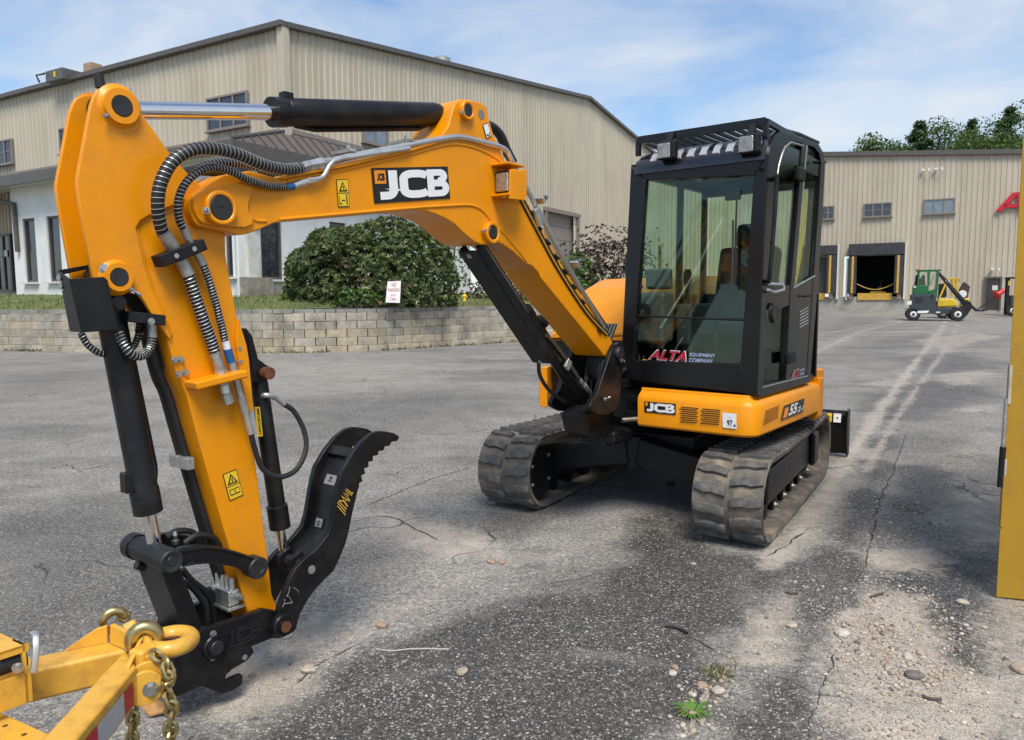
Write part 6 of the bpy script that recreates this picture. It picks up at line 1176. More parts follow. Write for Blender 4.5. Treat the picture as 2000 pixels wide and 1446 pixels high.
alta(cab, [P(x, y, 1.0655) for x, y in ((1547, 724), (1571, 717), (1570, 732), (1545, 740))], (0, 1, 0))
# wiper
wa, wb = PU(1440, 368, .99), PU(1436, 560, 1.02); MB().tube([wa, lerp(wa, wb, .5) + Vector((.012, 0, 0)), wb], .006, 8).build('wiper_arm', M['rubberhose'], cab); MB().bar(PU(1432, 430, 1.02), PU(1430, 565, 1.045), .012, .012).build('wiper_blade', M['rubberhose'], cab)
for x, y, uu in ((1480, 329, 1.0), (1253, 560, 1.04), (1246, 640, 1.05)): MB().cyl(PU(x, y, uu), PU(x, y, uu + .03), .012, n=10).build('stud', M['black'], cab)
# roof shell, painted reflection strips, guard
rp2 = [(1.0, 2.30), (.995, 2.345), (.975, 2.385), (.94, 2.42), (.88, 2.447), (.78, 2.465), (.3, 2.47), (-.04, 2.46), (-.13, 2.43), (-.17, 2.36), (-.17, 2.32), (.5, 2.34), (.95, 2.30)]
rm = MB(); rm.loft([[Vector((u_ if not ed else .5 + (u_ - .5) * .985, v_, z_ - (.03 if ed and z_ > 2.4 else 0))) for u_, z_ in rp2] for v_, ed in ((.19, 1), (.215, 0), (1.03, 0), (1.058, 1))]); roof_ = rm.build('roof', mat('gloss_black', (.011, .011, .013), .16, var=.1, coat=.6), cab)
M['strip'] = mat('reflection_strip', (.36, .37, .40), .22, spec=.8)  # pale strips paint the guard gaps' reflections onto the glossy roof front
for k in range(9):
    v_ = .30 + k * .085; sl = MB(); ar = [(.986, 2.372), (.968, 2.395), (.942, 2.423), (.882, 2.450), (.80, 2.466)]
    sl.loft([[Vector((u_ + .003, v_, z_ + .003)), Vector((u_ + .003, v_ + .044, z_ + .003)), Vector((u_ - .003, v_ + .044, z_ - .004)), Vector((u_ - .003, v_, z_ - .004))] for u_, z_ in ar]); sl.build('reflection_strip', M['strip'], cab)
hd = [PU(1236, 336, 1.0), PU(1240, 308, .995), PU(1340, 318, .995), PU(1330, 331, 1.0)]
g0 = MB(); GZ0 = 2.525; fr0, fr1 = PU(1247, 275, .95), PU(1496, 245, .95); fr0.z = fr1.z = GZ0; g0.bar(fr0 + Vector((0, 0, .0)), fr1 + Vector((0, 0, .0)), .03, .05); bk0 = Vector((.10, fr0.y, GZ0 - .005)); bk1 = Vector((.10, fr1.y - .02, GZ0 - .005)); g0.bar(bk0, bk1, .03, .03); g0.bar(fr0, bk0, .03, .035); g0.bar(fr1, bk1, .03, .035)
for q in (fr0, fr1, bk0, bk1): g0.bar(q, q - Vector((0, 0, .10)), .03, .03, (1, 0, 0))
guard = g0.build('roof_guard', M['cabblack'], cab, .003)
for k in range(1, 13): v_ = fr0.y + (fr1.y - fr0.y) * k / 13; MB().bar((.94, v_, GZ0 - .008), (.11, v_, GZ0 - .008), .030, .016).build('guard_bar', M['cabblack'], cab)
MB().tube([P(1509, 248, 1.03), P(1560, 262, 1.03), P(1598, 279, 1.03)], .012, 8).build('roof_rail', M['black'], cab)
for x, y in ((1300, 293), (1461, 280)):
    c = PU(x, y, 1.045); MB().box(c - Vector((.03, 0, 0)), (.06, .125, .115)).build('work_light', M['blackmatte'], cab, .015); MB().box(c + Vector((.004, -.012, -.004)), (.012, .088, .092)).build('lamp_lens', M['lens'], cab, .01); MB().bar(c - Vector((.04, 0, -.05)), c - Vector((.08, 0, -.12)), .04, .02).build('lamp_arm', M['blackmatte'], cab)
# right side, rear and floor of the cab
fr = MB(); zt2 = 2.33
fr.box((.44, .18, 1.12), (1.08, .03, .42)); fr.box((-.13, .62, 1.22), (.03, .88, .60)); fr.box((.44, .62, .93), (1.10, .86, .03))
for u_ in (.30, -.12): fr.box((u_, .185, 1.83), (.05, .035, 1.02))
fr.box((.44, .185, 2.32), (1.08, .04, .06)); fr.box((-.13, .62, 2.30), (.04, .86, .08)); fr.box((-.13, 1.0, 1.9), (.04, .06, .9)); fr.box((.44, .185, 1.34), (1.08, .04, .04)); fr.box((.96, .185, 1.6), (.06, .035, 1.4)); fr.build('cab_shell', M['cabblack'], cab, .005)
MB().box((.62, .18, 1.83), (.6, .006, .94)).build('side_pane', M['glass'], cab); MB().box((.08, .18, 1.83), (.38, .006, .94)).build('side_pane', M['glass'], cab); MB().box((-.13, .62, 1.89), (.006, .80, .74)).build('rear_pane', M['glass'], cab)
decal(cab, [Vector((.62, .187, z)) + Vector((d, 0, 0)) for d, z in ((.03, 1.86), (-.03, 1.86), (-.03, 1.70), (.03, 1.70))], (0, 1, 0), [(RECT, (0, 0, 1, 1), 'inkyellow', 1), (TRI, (.2, .6, .8, .9), 'inkblack', 2), (RECT, (.05, .48, .95, .51), 'inkblack', 2)], 'warning_sticker')
st = MB(); st.box((.30, .62, 1.28), (.44, .46, .12)); st.box((.10, .62, 1.58), (.13, .44, .56), (Vector((.97, 0, .24)), Vector((0, 1, 0)), Vector((-.24, 0, .97)))); st.box((.01, .62, 1.94), (.09, .24, .18), (Vector((.97, 0, .24)), Vector((0, 1, 0)), Vector((-.24, 0, .97)))); st.box((.28, .62, 1.10), (.36, .34, .28)); st.build('seat', mat('seat_cloth', (.03, .03, .033), .85, var=.3, vs=12), cab, .04)
M['console'] = mat('console_grey', (.075, .08, .085), .55, var=.15)
for s, vv in ((-1, .36), (1, .88)):
    MB().box((.36, vv, 1.30), (.46, .12, .30)).build('console', M['console'], cab, .03); MB().tube([(.52, vv, 1.44), (.54, vv, 1.52), (.53, vv, 1.60)], .014, 8).build('joystick', M['blackmatte'], cab); MB().lathe((.53, vv, 1.57), (0, 0, 1), [(.015, 0), (.028, .03), (.03, .09), (.02, .12)], 12).build('joystick_grip', M['blackmatte'], cab)
MB().box((.90, .30, 1.36), (.16, .22, .34)).build('right_console', M['console'], cab, .03); MB().lathe((.985, .27, 1.40), (1, 0, 0), [(.05, 0), (.06, .012), (.045, .016), (.003, .01)], 20).build('cup_holder', M['blackmatte'], cab); MB().box((.82, .29, 1.62), (.05, .19, .14)).build('monitor', M['console'], cab, .02)
for vv in (.54, .70): MB().tube([(.86, vv, .95), (.82, vv, 1.2), (.80, vv, 1.50)], .012, 8).build('travel_lever', M['blackmatte'], cab); MB().box((.88, vv, 1.0), (.14, .09, .03), (Vector((.9, 0, .4)), Vector((0, 1, 0)), Vector((-.4, 0, .9)))).build('pedal', M['blackmatte'], cab, .01)
MB().tube(spline([(.05, .98, 2.2), (.05, .97, 1.8), (.12, .93, 1.4)], 6), .02, 8).build('seat_belt', M['inkyellow'], cab); MB().box((.97, .27, .985 + .06), (.03, .05, .08)).build('amber_lamp', mat('amber_lamp', (.75, .28, .02), .25), cab, .015)
MB().box((.83, .80, 2.16), (.03, .10, .12)).build('mirror', M['blackmatte'], cab, .01)
# ---------------------------------------------------------------- undercarriage
tv = Vector((.52, .854, 0)).normalized(); pv_ = Vector((tv.y, -tv.x, 0))
def UC(a, b, z): return loc(pv_ * b + tv * a + Vector((0, 0, z)))
ua, ub = (UC(1, 0, 0) - UC(0, 0, 0)), (UC(0, 1, 0) - UC(0, 0, 0)); uz_ = Vector((0, 0, 1)); UAX = (ua, ub, uz_)
A0, A1, RT, BW = 4.36, 6.80, .255, .42
def track_path(r, n=14):
    pts = []
    for i in range(n + 1): a = R(-90 - 180 * i / n); pts.append((A0 + RT + r * math.cos(a), RT + .02 + r * math.sin(a)))
    for i in range(1, 12): f = i / 12; pts.append((A0 + RT + (A1 - A0 - 2 * RT) * f, RT + .02 + r - .02 * math.sin(math.pi * f)))
    for i in range(n + 1): a = R(90 - 180 * i / n); pts.append((A1 - RT + r * math.cos(a), RT + .02 + r * math.sin(a)))
    for i in range(1, 12): f = i / 12; pts.append((A1 - RT - (A1 - A0 - 2 * RT) * f, RT + .02 - r))
    return pts
lugm = []
for sgn in (1, -1):
    base = [(-.030, .012), (.022, .012), (.042, .080), (.048, .140), (.040, .200), (.000, .203), (-.018, .140), (-.012, .095)]; mb = MB()
    B0 = [(x, sgn * y, 0) for x, y in base]; ringz = [[(x * k_ + .002, sgn * (.107 + (y - .107) * kk), z_) for x, y in base] for k_, kk, z_ in ((.98, .99, .014), (.92, .96, .023), (.80, .90, .028))]
    rs_ = [B0] + ringz; rs_ = [r_[::-1] for r_ in rs_] if sgn < 0 else rs_
    mb.loft([[Vector(p) for p in r_] for r_ in rs_]); lugm.append(mb.mesh('lug', M['lug'], ang=60))
gdm = MB().box((0, 0, .004), (.05, .055, .016)).mesh('guide', M['track'], smooth=False)
for bc, side in ((-1.18, 1), (-2.735, -1)):
    outer = track_path(RT); inner = track_path(RT - .030); rings = []
    for (a, z), (a2, z2) in zip(outer, inner):
        rings.append([UC(a, bc - BW / 2, z), UC(a, bc + BW / 2, z), UC(a2, bc + BW / 2 - .006, z2), UC(a2, bc + .05, z2), UC(a2, bc - .05, z2), UC(a2, bc - BW / 2 + .006, z2)])
    mb = MB().loft(rings, closed=True); trk = mb.build('track', M['track'], EX, ang=50)
    lp = resample([Vector((a, 0, z)) for a, z in outer + [outer[0]]], .001); tot = len(lp) * .001; npit = 46; pit = tot / npit
    for k in range(npit):
        for h in (0, 1):
            i = int(((k + .5 * h) * pit) / .001) % len(lp); p = lp[i]; q = lp[(i + 8) % len(lp)]; q0 = lp[(i - 8) % len(lp)]; T2 = (q - q0).normalized(); N2 = Vector((-T2.z, 0, T2.x)) * 1.0
            cen = Vector((5.55, 0, RT)); N2 = N2 if N2.dot(p - Vector((min(max(p.x, A0 + RT), A1 - RT), 0, RT + .02))) > 0 else -N2
            X3 = ua * T2.x + uz_ * T2.z; Z3_ = ua * N2.x + uz_ * N2.z; Y3 = Z3_.cross(X3); o = link('lug', lugm[h], trk); c3 = UC(p.x, bc, p.z) - Z3_ * .006
            o.matrix_local = Matrix(((X3.x, Y3.x, Z3_.x, c3.x), (X3.y, Y3.y, Z3_.y, c3.y), (X3.z, Y3.z, Z3_.z, c3.z), (0, 0, 0, 1)))
            if h == 0:
                g = link('guide', gdm, trk); g.matrix_local = o.matrix_local
    # frame, idler, sprocket, rollers
    fm = MB().box(UC(5.52, bc, .275), (1.55, .24, .24), UAX); fm.box(UC(5.52, bc + side * .13, .30), (1.50, .03, .22), UAX); fmo = fm.build('track_frame', M['black'], EX, .015)
    for a, r_, nm in ((A0 + RT, .205, 'idler'), (A1 - RT, .19, 'sprocket')): MB().lathe(UC(a, bc, RT + .02) - ub * .09, ub, [(.03, -.02), (.08, 0), (r_ * .8, .01), (r_, .02), (r_, .16), (r_ * .8, .17), (.08, .18), (.03, .20)], 30).build(nm, M['black'], fmo)
    for k in range(5): MB().lathe(UC(4.95 + k * .28, bc, .105) - ub * .1, ub, [(.03, 0), (.06, .01), (.06, .06), (.045, .07), (.045, .13), (.06, .14), (.06, .19), (.03, .2)], 16).build('roller', M['black'], fmo); bolt(fmo, UC(4.95 + k * .28, bc + side * .15, .16), ub * side, .014, .02)
    MB().box(UC(6.28, bc + side * .16, .30), (.20, .05, .26), UAX).build('motor_cover', M['black'], fmo, .03)
    hx = [(4.42, .16), (4.42, .36), (4.52, .44), (4.74, .44), (4.74, .12), (4.52, .08)]; s2 = -side
    MB().prism([UC(a, bc + s2 * .13, z) for a, z in hx], [UC(a, bc + s2 * .185, z) for a, z in hx]).build('idler_guard', M['black'], fmo, .012)
    for a, z in ((4.46, .20), (4.46, .33), (4.69, .20), (4.69, .37)): bolt(fmo, UC(a, bc + s2 * .185, z), ub * s2, .011, .01)
xf = MB(); xf.box(UC(5.5, -2.0, .46), (1.0, .85, .17), UAX)
for s in (1, -1):
    for a_, a2_ in ((5.02, 4.95), (6.0, 6.15)): xf.bar(UC(a_, -2.0 + s * .05, .42), UC(a2_, -2.0 + s * .72, .30), .26, .20)
xf.build('undercarriage_frame', M['black'], EX, .02)
MB().cyl(UC(4.98, -2.0, .30), UC(4.98, -2.0, .52), .09, n=20).build('centre_boss', M['black'], EX)
bm = MB(); bp_ = [(7.52, .44), (7.46, .40), (7.44, .28), (7.47, .15), (7.53, .03), (7.56, .03), (7.50, .16), (7.475, .28), (7.49, .38), (7.56, .42)]
bm.loft([[UC(a, b, z) for a, z in bp_] for b in (-3.03, -.945)]); blade = bm.build('dozer_blade', M['black'], EX, .004)
for b in (-2.5, -1.5): MB().bar(UC(6.2, b, .25), UC(7.47, b, .24), .10, .12).build('blade_arm', M['black'], blade, .01)
for b in (-3.035, -.94): MB().prism([UC(a, b, z) for a, z in ((7.40, .45), (7.58, .45), (7.60, .02), (7.50, .02), (7.42, .2))], [UC(a, b + (.02 if b > -2 else -.02), z) for a, z in ((7.40, .45), (7.58, .45), (7.60, .02), (7.50, .02), (7.42, .2))]).build('end_plate', M['black'], blade, .003)
bq = lambda b0, b1: [UC(7.455, b0, .415), UC(7.455, b1, .415), UC(7.437, b1, .335), UC(7.437, b0, .335)]
nb = -ua + uz_ * .2
decal(blade, bq(-1.12, -1.06), nb, [(RECT, (0, 0, 1, 1), 'inkyellow', 3), (RECT, (.2, .55, .8, .62), 'inkblack', 4), (RECT, (.45, .15, .55, .4), 'inkblack', 4)], 'warning_sticker'); decal(blade, bq(-1.045, -.98), nb, [(RECT, (0, 0, 1, 1), 'white', 3), (RECT, (.4, .4, .6, .6), 'inkblack', 4)], 'white_sticker')
# ================================================================ TRAILER DRAWBAR
M['tpaint'] = mat('trailer_yellow', (.70, .38, .045), .42, var=.06, vs=5, coat=.15, dirt=(.24, .11, .035), dirt_amt=.55, dirt_s=13, bump=.06, bs=80)
M['brass'] = mat('yellow_chromate', (.50, .40, .19), .35, 1.0, var=.25, vs=25)
M['darkin'] = mat('inside_black', (.012, .012, .012), .6)
ZT = .55
DB = empty('trailer_drawbar', (-1.0, 1.9, 0)); tag(DB, 'yellow A-frame trailer drawbar with towing eye and reflective tape', 'drawbar'); iv = Matrix.Translation(Vector((1.0, -1.9, 0)))
g = lambda x, y, z=ZT: iv @ gz(x, y, z)
def beam(name, l0, l1, r0, r1, h, ext, dz1=0.0):
    """box beam from its four top corners (px), deeper by h, carried on by ext metres beyond the frame"""
    a, b, c, d = g(*l0), g(*l1), g(*r1), g(*r0); da = (a - b).normalized(); a = a + da * ext; d = d + (d - c).normalized() * ext; top = [a, b, c, d]
    return MB().prism(top, [q - Vector((0, 0, h)) for q in top]).build(name, M['tpaint'], DB, .012, 3), top
bA, tA_ = beam('side_beam', (66, 1281), (215, 1252), (66, 1309), (250, 1268), .088, .5)
bB, tB_ = beam('side_beam', (76, 1446), (246, 1264), (148, 1446), (268, 1302), .098, .8)
# towing eye
rc = g(334, 1253); eye = MB(); tor = [rc + Vector((.052 * math.cos(t), .052 * math.sin(t), 0)) for t in [2 * math.pi * i / 28 for i in range(28)]]
eye.tube(tor, .0235, 14, closed=True); eye.build('towing_eye', M['tpaint'], DB); MB().tube([rc + Vector((.0345 * math.cos(t), .0345 * math.sin(t), -.003)) for t in [2 * math.pi * i / 24 for i in range(24)]], .008, 8, closed=True).build('worn_ring', M['rust'], DB)
sh0 = g(288, 1276) ; MB().bar(g(300, 1268), g(262, 1290), .05, .05).build('eye_shank', M['tpaint'], DB, .012)
# nose plates with the pivot bolt: discs that face forward-right
sideN = (tB_[2] - tB_[3]).normalized().cross(Vector((0, 0, 1))); sideN = sideN if sideN.x > 0 else -sideN
discN = Vector((.50, -.85, .05)).normalized()
def disc(c, r, th, name, m, n=28): return MB().lathe(c, discN, [(.001, 0), (r, 0), (r, th), (.001, th)], n).build(name, M[m], DB, .003)
dc = g(281, 1300) - Vector((0, 0, .062)); disc(dc - discN * .010, .046, .016, 'nose_disc', 'tpaint'); disc(dc - discN * .044 + Vector((.012, .0, .008)), .052, .016, 'nose_disc', 'tpaint')
bolt(DB, dc + discN * .005 + Vector((.010, .006, -.004)), discN, .013, .016)
# forward gussets and hook plates
gp2 = [g(140, 1265, .56), g(200, 1232, .60), g(236, 1216, .63), g(262, 1232, .63), g(262, 1262, .58)]
gq = [g(126, 1270), g(214, 1253), g(214, 1253) + Vector((0, 0, .05)), g(192, 1257) + Vector((0, 0, .046))]; MB().prism(gq, [q + Vector((0, -.010, 0)) for q in gq]).build('gusset', M['tpaint'], DB, .002)
MB().prism([g(214, 1220, .60), g(252, 1238, .60), g(250, 1272), g(214, 1258)], [q + Vector((.008, .012, 0)) for q in [g(214, 1220, .60), g(252, 1238, .60), g(250, 1272), g(214, 1258)]]).build('hook_plate', M['tpaint'], DB, .003)
MB().prism([g(238, 1222, .59), g(258, 1212, .60), g(266, 1220, .59), g(262, 1260)], [q + Vector((0, .012, 0)) for q in [g(238, 1222, .59), g(258, 1212, .60), g(266, 1220, .59), g(262, 1260)]]).build('hook_plate', M['tpaint'], DB, .003)
f1 = [g(243, 1306), g(251, 1310), g(280, 1246, .585), g(274, 1242, .585)]; MB().prism(f1, [q + Vector((-.004, .014, 0)) for q in f1]).build('hook_plate', M['tpaint'], DB, .002)
MB().tube([g(276, 1244, .583), g(284, 1244, .58), g(292, 1262, .565), g(294, 1288)], .012, 8).build('hook_loop', M['tpaint'], DB)
# reflective tape on the near beam
Cc, Dd = tB_[2], tB_[3]; dirB = (Cc - Dd).normalized(); up = Vector((0, 0, 1)); L_ = (Cc - Dd).length
def tape(t0, t1, m): # metres back from the nose
    a, b = Cc - dirB * t0, Cc - dirB * t1; q = [b - up * .022, a - up * .022, a - up * .083, b - up * .083]; decal(DB, q, sideN, [(RECT, (0, 0, 1, 1), m, 1)] + ([(RECT, (0, k / 16 + .02, 1, k / 16 + .035), 'zincdull', 2) for k in range(16)] if m == 'tapewhite' else []), 'reflective_tape')
M['tapewhite'] = mat('tape_white', (.55, .57, .60), .3); M['tapered'] = mat('tape_red', (.42, .012, .03), .35, var=.15, vs=60)
tape(.035, .092, 'tapered'); tape(.093, .235, 'tapewhite'); tape(.236, .32, 'tapered'); tape(.321, .47, 'tapewhite'); tape(.471, .55, 'tapered')
# jack box at the left and floor plate
zt3 = .66; bt = [g(-70, 1222, zt3), g(2, 1237, zt3), g(50, 1258, zt3), g(-6, 1276, zt3), g(-90, 1262, zt3)]
jb = MB(); jb.prism(bt, [q - Vector((0, 0, .008)) for q in bt])
fr_ = [g(50, 1258, zt3), g(48, 1258, zt3) + Vector((-.004, -.006, 0)), ]
e1_, e2_ = g(50, 1258, zt3), g(-6, 1276, zt3); hN = Vector((0, 0, 1))
dn1 = -hN * .150
pl_ = [e1_, e1_ + dn1, e1_ + dn1 + (bt[1] - bt[2]) * 1.0, bt[1]]; jb.prism(pl_, [q + (e2_ - e1_).normalized() * .008 for q in pl_])
fz = [e1_, e2_, e2_ - hN * .020, e1_ - hN * .020]; jb.prism(fz, [q + Vector((.004, .008, 0)) for q in fz])
lw = [e1_ - hN * .072, e2_ - hN * .072 + (e2_ - e1_) * .6, e2_ - hN * .150 + (e2_ - e1_) * .6, e1_ - hN * .150]; jb.prism(lw, [q + Vector((.004, .008, 0)) for q in lw]); jb.build('jack_box', M['tpaint'], DB, .003)
c = lerp(e1_, e2_, .62) - hN * .045 + Vector((-.01, .04, 0)); MB().cyl(c + (e2_ - e1_).normalized() * .12, c - (e2_ - e1_).normalized() * .018, .026, n=20).build('jack_barrel', M['darkin'], DB); bolt(DB, lerp(e1_, e2_, .30) - hN * .052 + Vector((.0, -.002, 0)), Vector((.3, -1, 0)), .009, .014)
lt = [e1_ + Vector((-.012, .05, .008)), e1_ + Vector((.004, .035, .006)), e1_ + Vector((.012, .02, -.01)), e1_ + Vector((.014, .01, -.045)), e1_ + Vector((.012, .004, -.075))]; MB().tube(spline(lt, 5), .008, 8, flat=.5).build('latch_handle', M['zinc'], DB)
fp = [g(-80, 1375, .485), g(2, 1392, .485), g(92, 1432, .485), g(150, 1465, .485), g(60, 1600, .485), g(-150, 1560, .485)]; MB().prism(fp, [q - Vector((0, 0, .01)) for q in fp]).build('floor_plate', M['tpaint'], DB, .003)
for x, y in ((10, 1418), (47, 1435)): MB().lathe(g(x, y, .4852), (0, 0, 1), [(.001, .0006), (.006, .0006), (.006, 0)], 14).build('drain_hole', M['rust'], DB)
# hooks and chains: things of their own
def hook(name, c, r, wire, ax, up_, label, a0, a1, tip=None):
    o = empty(name, c); tag(o, label, 'hook', 'grab hooks on the drawbar'); X = Vector(up_).normalized(); N_ = Vector(ax).normalized(); Y = N_.cross(X)
    pts = []; rad = []
    for i in range(25):
        f = i / 24; t = R(a0 + (a1 - a0) * f); pts.append(X * (r * math.cos(t)) + Y * (r * math.sin(t))); rad.append(wire * (1.0 - .35 * max(0, f - .75) / .25))
    last = pts[-1]; d_ = (pts[-1] - pts[-2]).normalized()
    for k in range(1, 5): pts.append(last + d_ * (k * .011)); rad.append(wire * (.65 - .12 * k))
    MB().tube(pts, rad, 12).build('hook_body', M['brass'], o); 
    e = pts[0]; MB().tube([e + Vector((0, 0, 0)) + (X * math.cos(t) + Y * math.sin(t)) * .012 for t in [2 * math.pi * i / 14 for i in range(14)]], .0065, 8, closed=True).build('eye', M['brass'], o); return o
vdir = (Vector((0, 0, CAM_H)) - gz(281, 1250, .58)).normalized()
hook('grab_hook', gz(282, 1249, .575), .035, .0185, vdir, (0, 0, 1), 'brass-coloured grab hook facing the camera beside the towing eye', -110, 160)
hook('grab_hook', gz(222, 1212, .595), .027, .013, Vector((.55, -.8, .1)), (0, 0, 1), 'brass-coloured grab hook on the far hook plate of the drawbar', -80, 130)
def chain(name, path, label, ll=.043, wire=.0062, fresh=True):
    pts = resample(spline(path, 12), ll * .66); o = empty(name, pts[-1]); tag(o, label, 'chain', 'safety chains on the drawbar'); k0 = Vector(o.location); lm = MB(); q = []
    hw = ll * .34; hl = ll * .5 - hw
    for i in range(12): t = 2 * math.pi * i / 12; q.append(Vector((math.cos(t) * hw + (0), math.sin(t) * hw + (hl if math.sin(t) >= 0 else -hl), 0)))
    lm.tube(q, wire, 8, closed=True); me_ = lm.mesh('link', M['brass'])
    for i in range(len(pts) - 1):
        T = (pts[i + 1] - pts[i]).normalized(); A_, B_, _ = frame(T); th = R(90 * (i % 2) + random.uniform(-18, 18)); X = A_ * math.cos(th) + B_ * math.sin(th); Zn = X.cross(T); c_ = (pts[i] + pts[i + 1]) / 2 - k0
        l = link('link', me_, o); l.matrix_local = Matrix(((X.x, T.x, Zn.x, c_.x), (X.y, T.y, Zn.y, c_.y), (X.z, T.z, Zn.z, c_.z), (0, 0, 0, 1)))
    return o
CY = 1.90; D_ = lambda x, y, Y=CY: dep(x, y, Y)
chain('safety_chain', [D_(300, 1275, 1.93), D_(316, 1290, 1.92), D_(329, 1306), D_(331, 1326), D_(322, 1338), D_(314, 1334), D_(318, 1350), D_(332, 1362), D_(336, 1385), D_(333, 1420), D_(334, 1460), D_(335, 1520), D_(336, 1640)], 'chain hanging in front of the black quick hitch from the near hook')
chain('safety_chain', [D_(258, 1375, 1.97), D_(260, 1400, 1.97), D_(258, 1430, 1.97), D_(259, 1470, 1.97), D_(260, 1560, 1.97)], 'chain hanging under the near drawbar beam')
# ================================================================ YELLOW STEEL PANEL AT THE RIGHT EDGE
M['ochre'] = mat('ochre_steel', (.40, .225, .014), .45, var=.06, vs=2, dirt=(.15, .075, .02), dirt_amt=.5, dirt_s=4, bump=.05, bs=60)
yo = gz(1944, 1167); ye = gz(2003, 1173); dv_ = (ye - yo); dv_.z = 0; dv_.normalize()
YP = empty('steel_container', yo); tag(YP, 'ochre yellow steel container side cut by the right edge', 'container'); nY = Vector((-dv_.y * -1, -dv_.x, 0)); bk_ = Vector((-dv_.y, dv_.x, 0)); bk_ = bk_ if bk_.y > 0 else -bk_
bk_ = (yo.normalized() * .55 + dv_ * .9); bk_.z = 0; bk_.normalize()
mb = MB(); q = [Vector((0, 0, .0)), dv_ * 2.2, dv_ * 2.2 + bk_ * 1.6, bk_ * 1.6]; mb.prism([p for p in q], [p + Vector((0, 0, 3.3)) for p in q]); mb.build('body', M['ochre'], YP, .006)
def eb(z0, z1, out_, wd_, m_, nm, bev=.003): MB().box(-dv_ * (out_ / 2 + .001) + bk_ * (wd_ / 2 + .004) + Vector((0, 0, (z0 + z1) / 2)), (out_, wd_, z1 - z0), (dv_, Vector((-dv_.y, dv_.x, 0)) if -dv_.y * bk_.x + dv_.x * bk_.y > 0 else Vector((dv_.y, -dv_.x, 0)), Vector((0, 0, 1)))).build(nm, m_, YP, bev)
eb(.36, .62, .014, .03, M['ochre'], 'edge_flange'); eb(.62, .70, .012, .03, mat('hinge_cream', (.42, .36, .26), .6, var=.2), 'hinge_leaf'); eb(.97, 1.16, .014, .03, mat('hinge_cream_worn', (.46, .40, .30), .6, var=.25), 'hinge_strip')
MB().cyl(-dv_ * .014 + bk_ * .01 + Vector((0, 0, .60)), -dv_ * .010 + bk_ * .01 + Vector((0, 0, 1.0)), .009, n=12).build('gas_strut', M['zincdull'], YP); MB().cyl(-dv_ * .015 + bk_ * .01 + Vector((0, 0, .56)), -dv_ * .012 + bk_ * .01 + Vector((0, 0, .76)), .014, n=12).build('strut_body', M['blackmatte'], YP)
# ================================================================ SMALL THINGS ON THE GROUND
stone_cols = [mat('stone_%s' % k, c, .85, var=.3, vs=30, bump=.3, bs=60) for k, c in (('buff', (.42, .36, .29)), ('grey', (.31, .29, .27)), ('white', (.50, .46, .40)), ('rust', (.36, .25, .18)), ('dark', (.15, .135, .12)), ('tan', (.38, .31, .23)))]
def stone_mesh(seed, sx, sy, sz, n=1):
    r = random.Random(seed); mb = MB(); rings = []; nn = 8
    for k in range(1, 5):
        ph = math.pi * k / 5; rings.append([Vector((sx * math.sin(ph) * math.cos(2 * math.pi * i / nn) * r.uniform(.85, 1.1), sy * math.sin(ph) * math.sin(2 * math.pi * i / nn) * r.uniform(.85, 1.1), sz * math.cos(ph) * r.uniform(.9, 1.05))) for i in range(nn)])
    mb.loft(rings); return mb
def pebble(px, py, d, mi, name, label, cat='stone', flat=.6, el=1.3, group=None):
    p = gz(px, py); mb = stone_mesh(int(px * 7 + py), d * el / 2, d / 2, d * flat / 2); o = mb.build(name, stone_cols[mi], None); o.location = (p.x, p.y, gh(p.x, p.y) + d * flat * .33); o.rotation_euler = (0, 0, (px * 13 % 314) / 100); tag(o, label, cat, group)
for a in [(960, 1099, .05, 3, 'brick_chip', 'left of two reddish brick chips on the pale streak', 'brick chip', .55), (980, 1100, .045, 3, 'brick_chip', 'right of two reddish brick chips on the pale streak', 'brick chip', .55),
          (1099, 1087, .03, 0, 'pebble', 'buff pebble beside the small round oil stains'), (603, 1310, .055, 0, 'stone', 'rough buff stone at the edge of the sand by the hitch'), (903, 1313, .045, 5, 'stone', 'rounded tan stone alone on the dark asphalt'),
          (1644, 1240, .055, 2, 'stone', 'large white stone at the head of the gravel bed'), (1547, 1225, .045, 0, 'stone', 'buff stone on the brown dirt strip'), (1880, 1178, .05, 0, 'stone', 'lone buff stone on the dark damp patch'), (1785, 1322, .06, 4, 'stone', 'dark grey stone in the lower gravel'), (1773, 1286, .04, 2, 'stone', 'whitish stone right of the gravel bed centre'),
          (1402, 1350, .045, 0, 'stone', 'speckled stone above the weed'), (1372, 1340, .042, 3, 'stone', 'reddish stone above the weed'), (1314, 1316, .035, 2, 'stone', 'cream stone left of the weed'), (1319, 1304, .03, 3, 'brick_chip', 'dark red chip left of the weed'), (1367, 1408, .03, 5, 'stone', 'brown stone below the weed'), (560, 1243, .045, 2, 'stone', 'pale flat stone under the thumb pivot'), (745, 1222, .05, 3, 'brick_chip', 'rust-coloured chip at the edge of the pale streak'), (1354, 1102, .03, 1, 'pebble', 'flat grey pebble in front of the right track'),
          (492, 1318, .025, 3, 'brick_chip', 'small brown chip beside the hitch hook'), (1990, 1308, .06, 5, 'stone', 'angular tan stone at the right edge')]: pebble(*a)
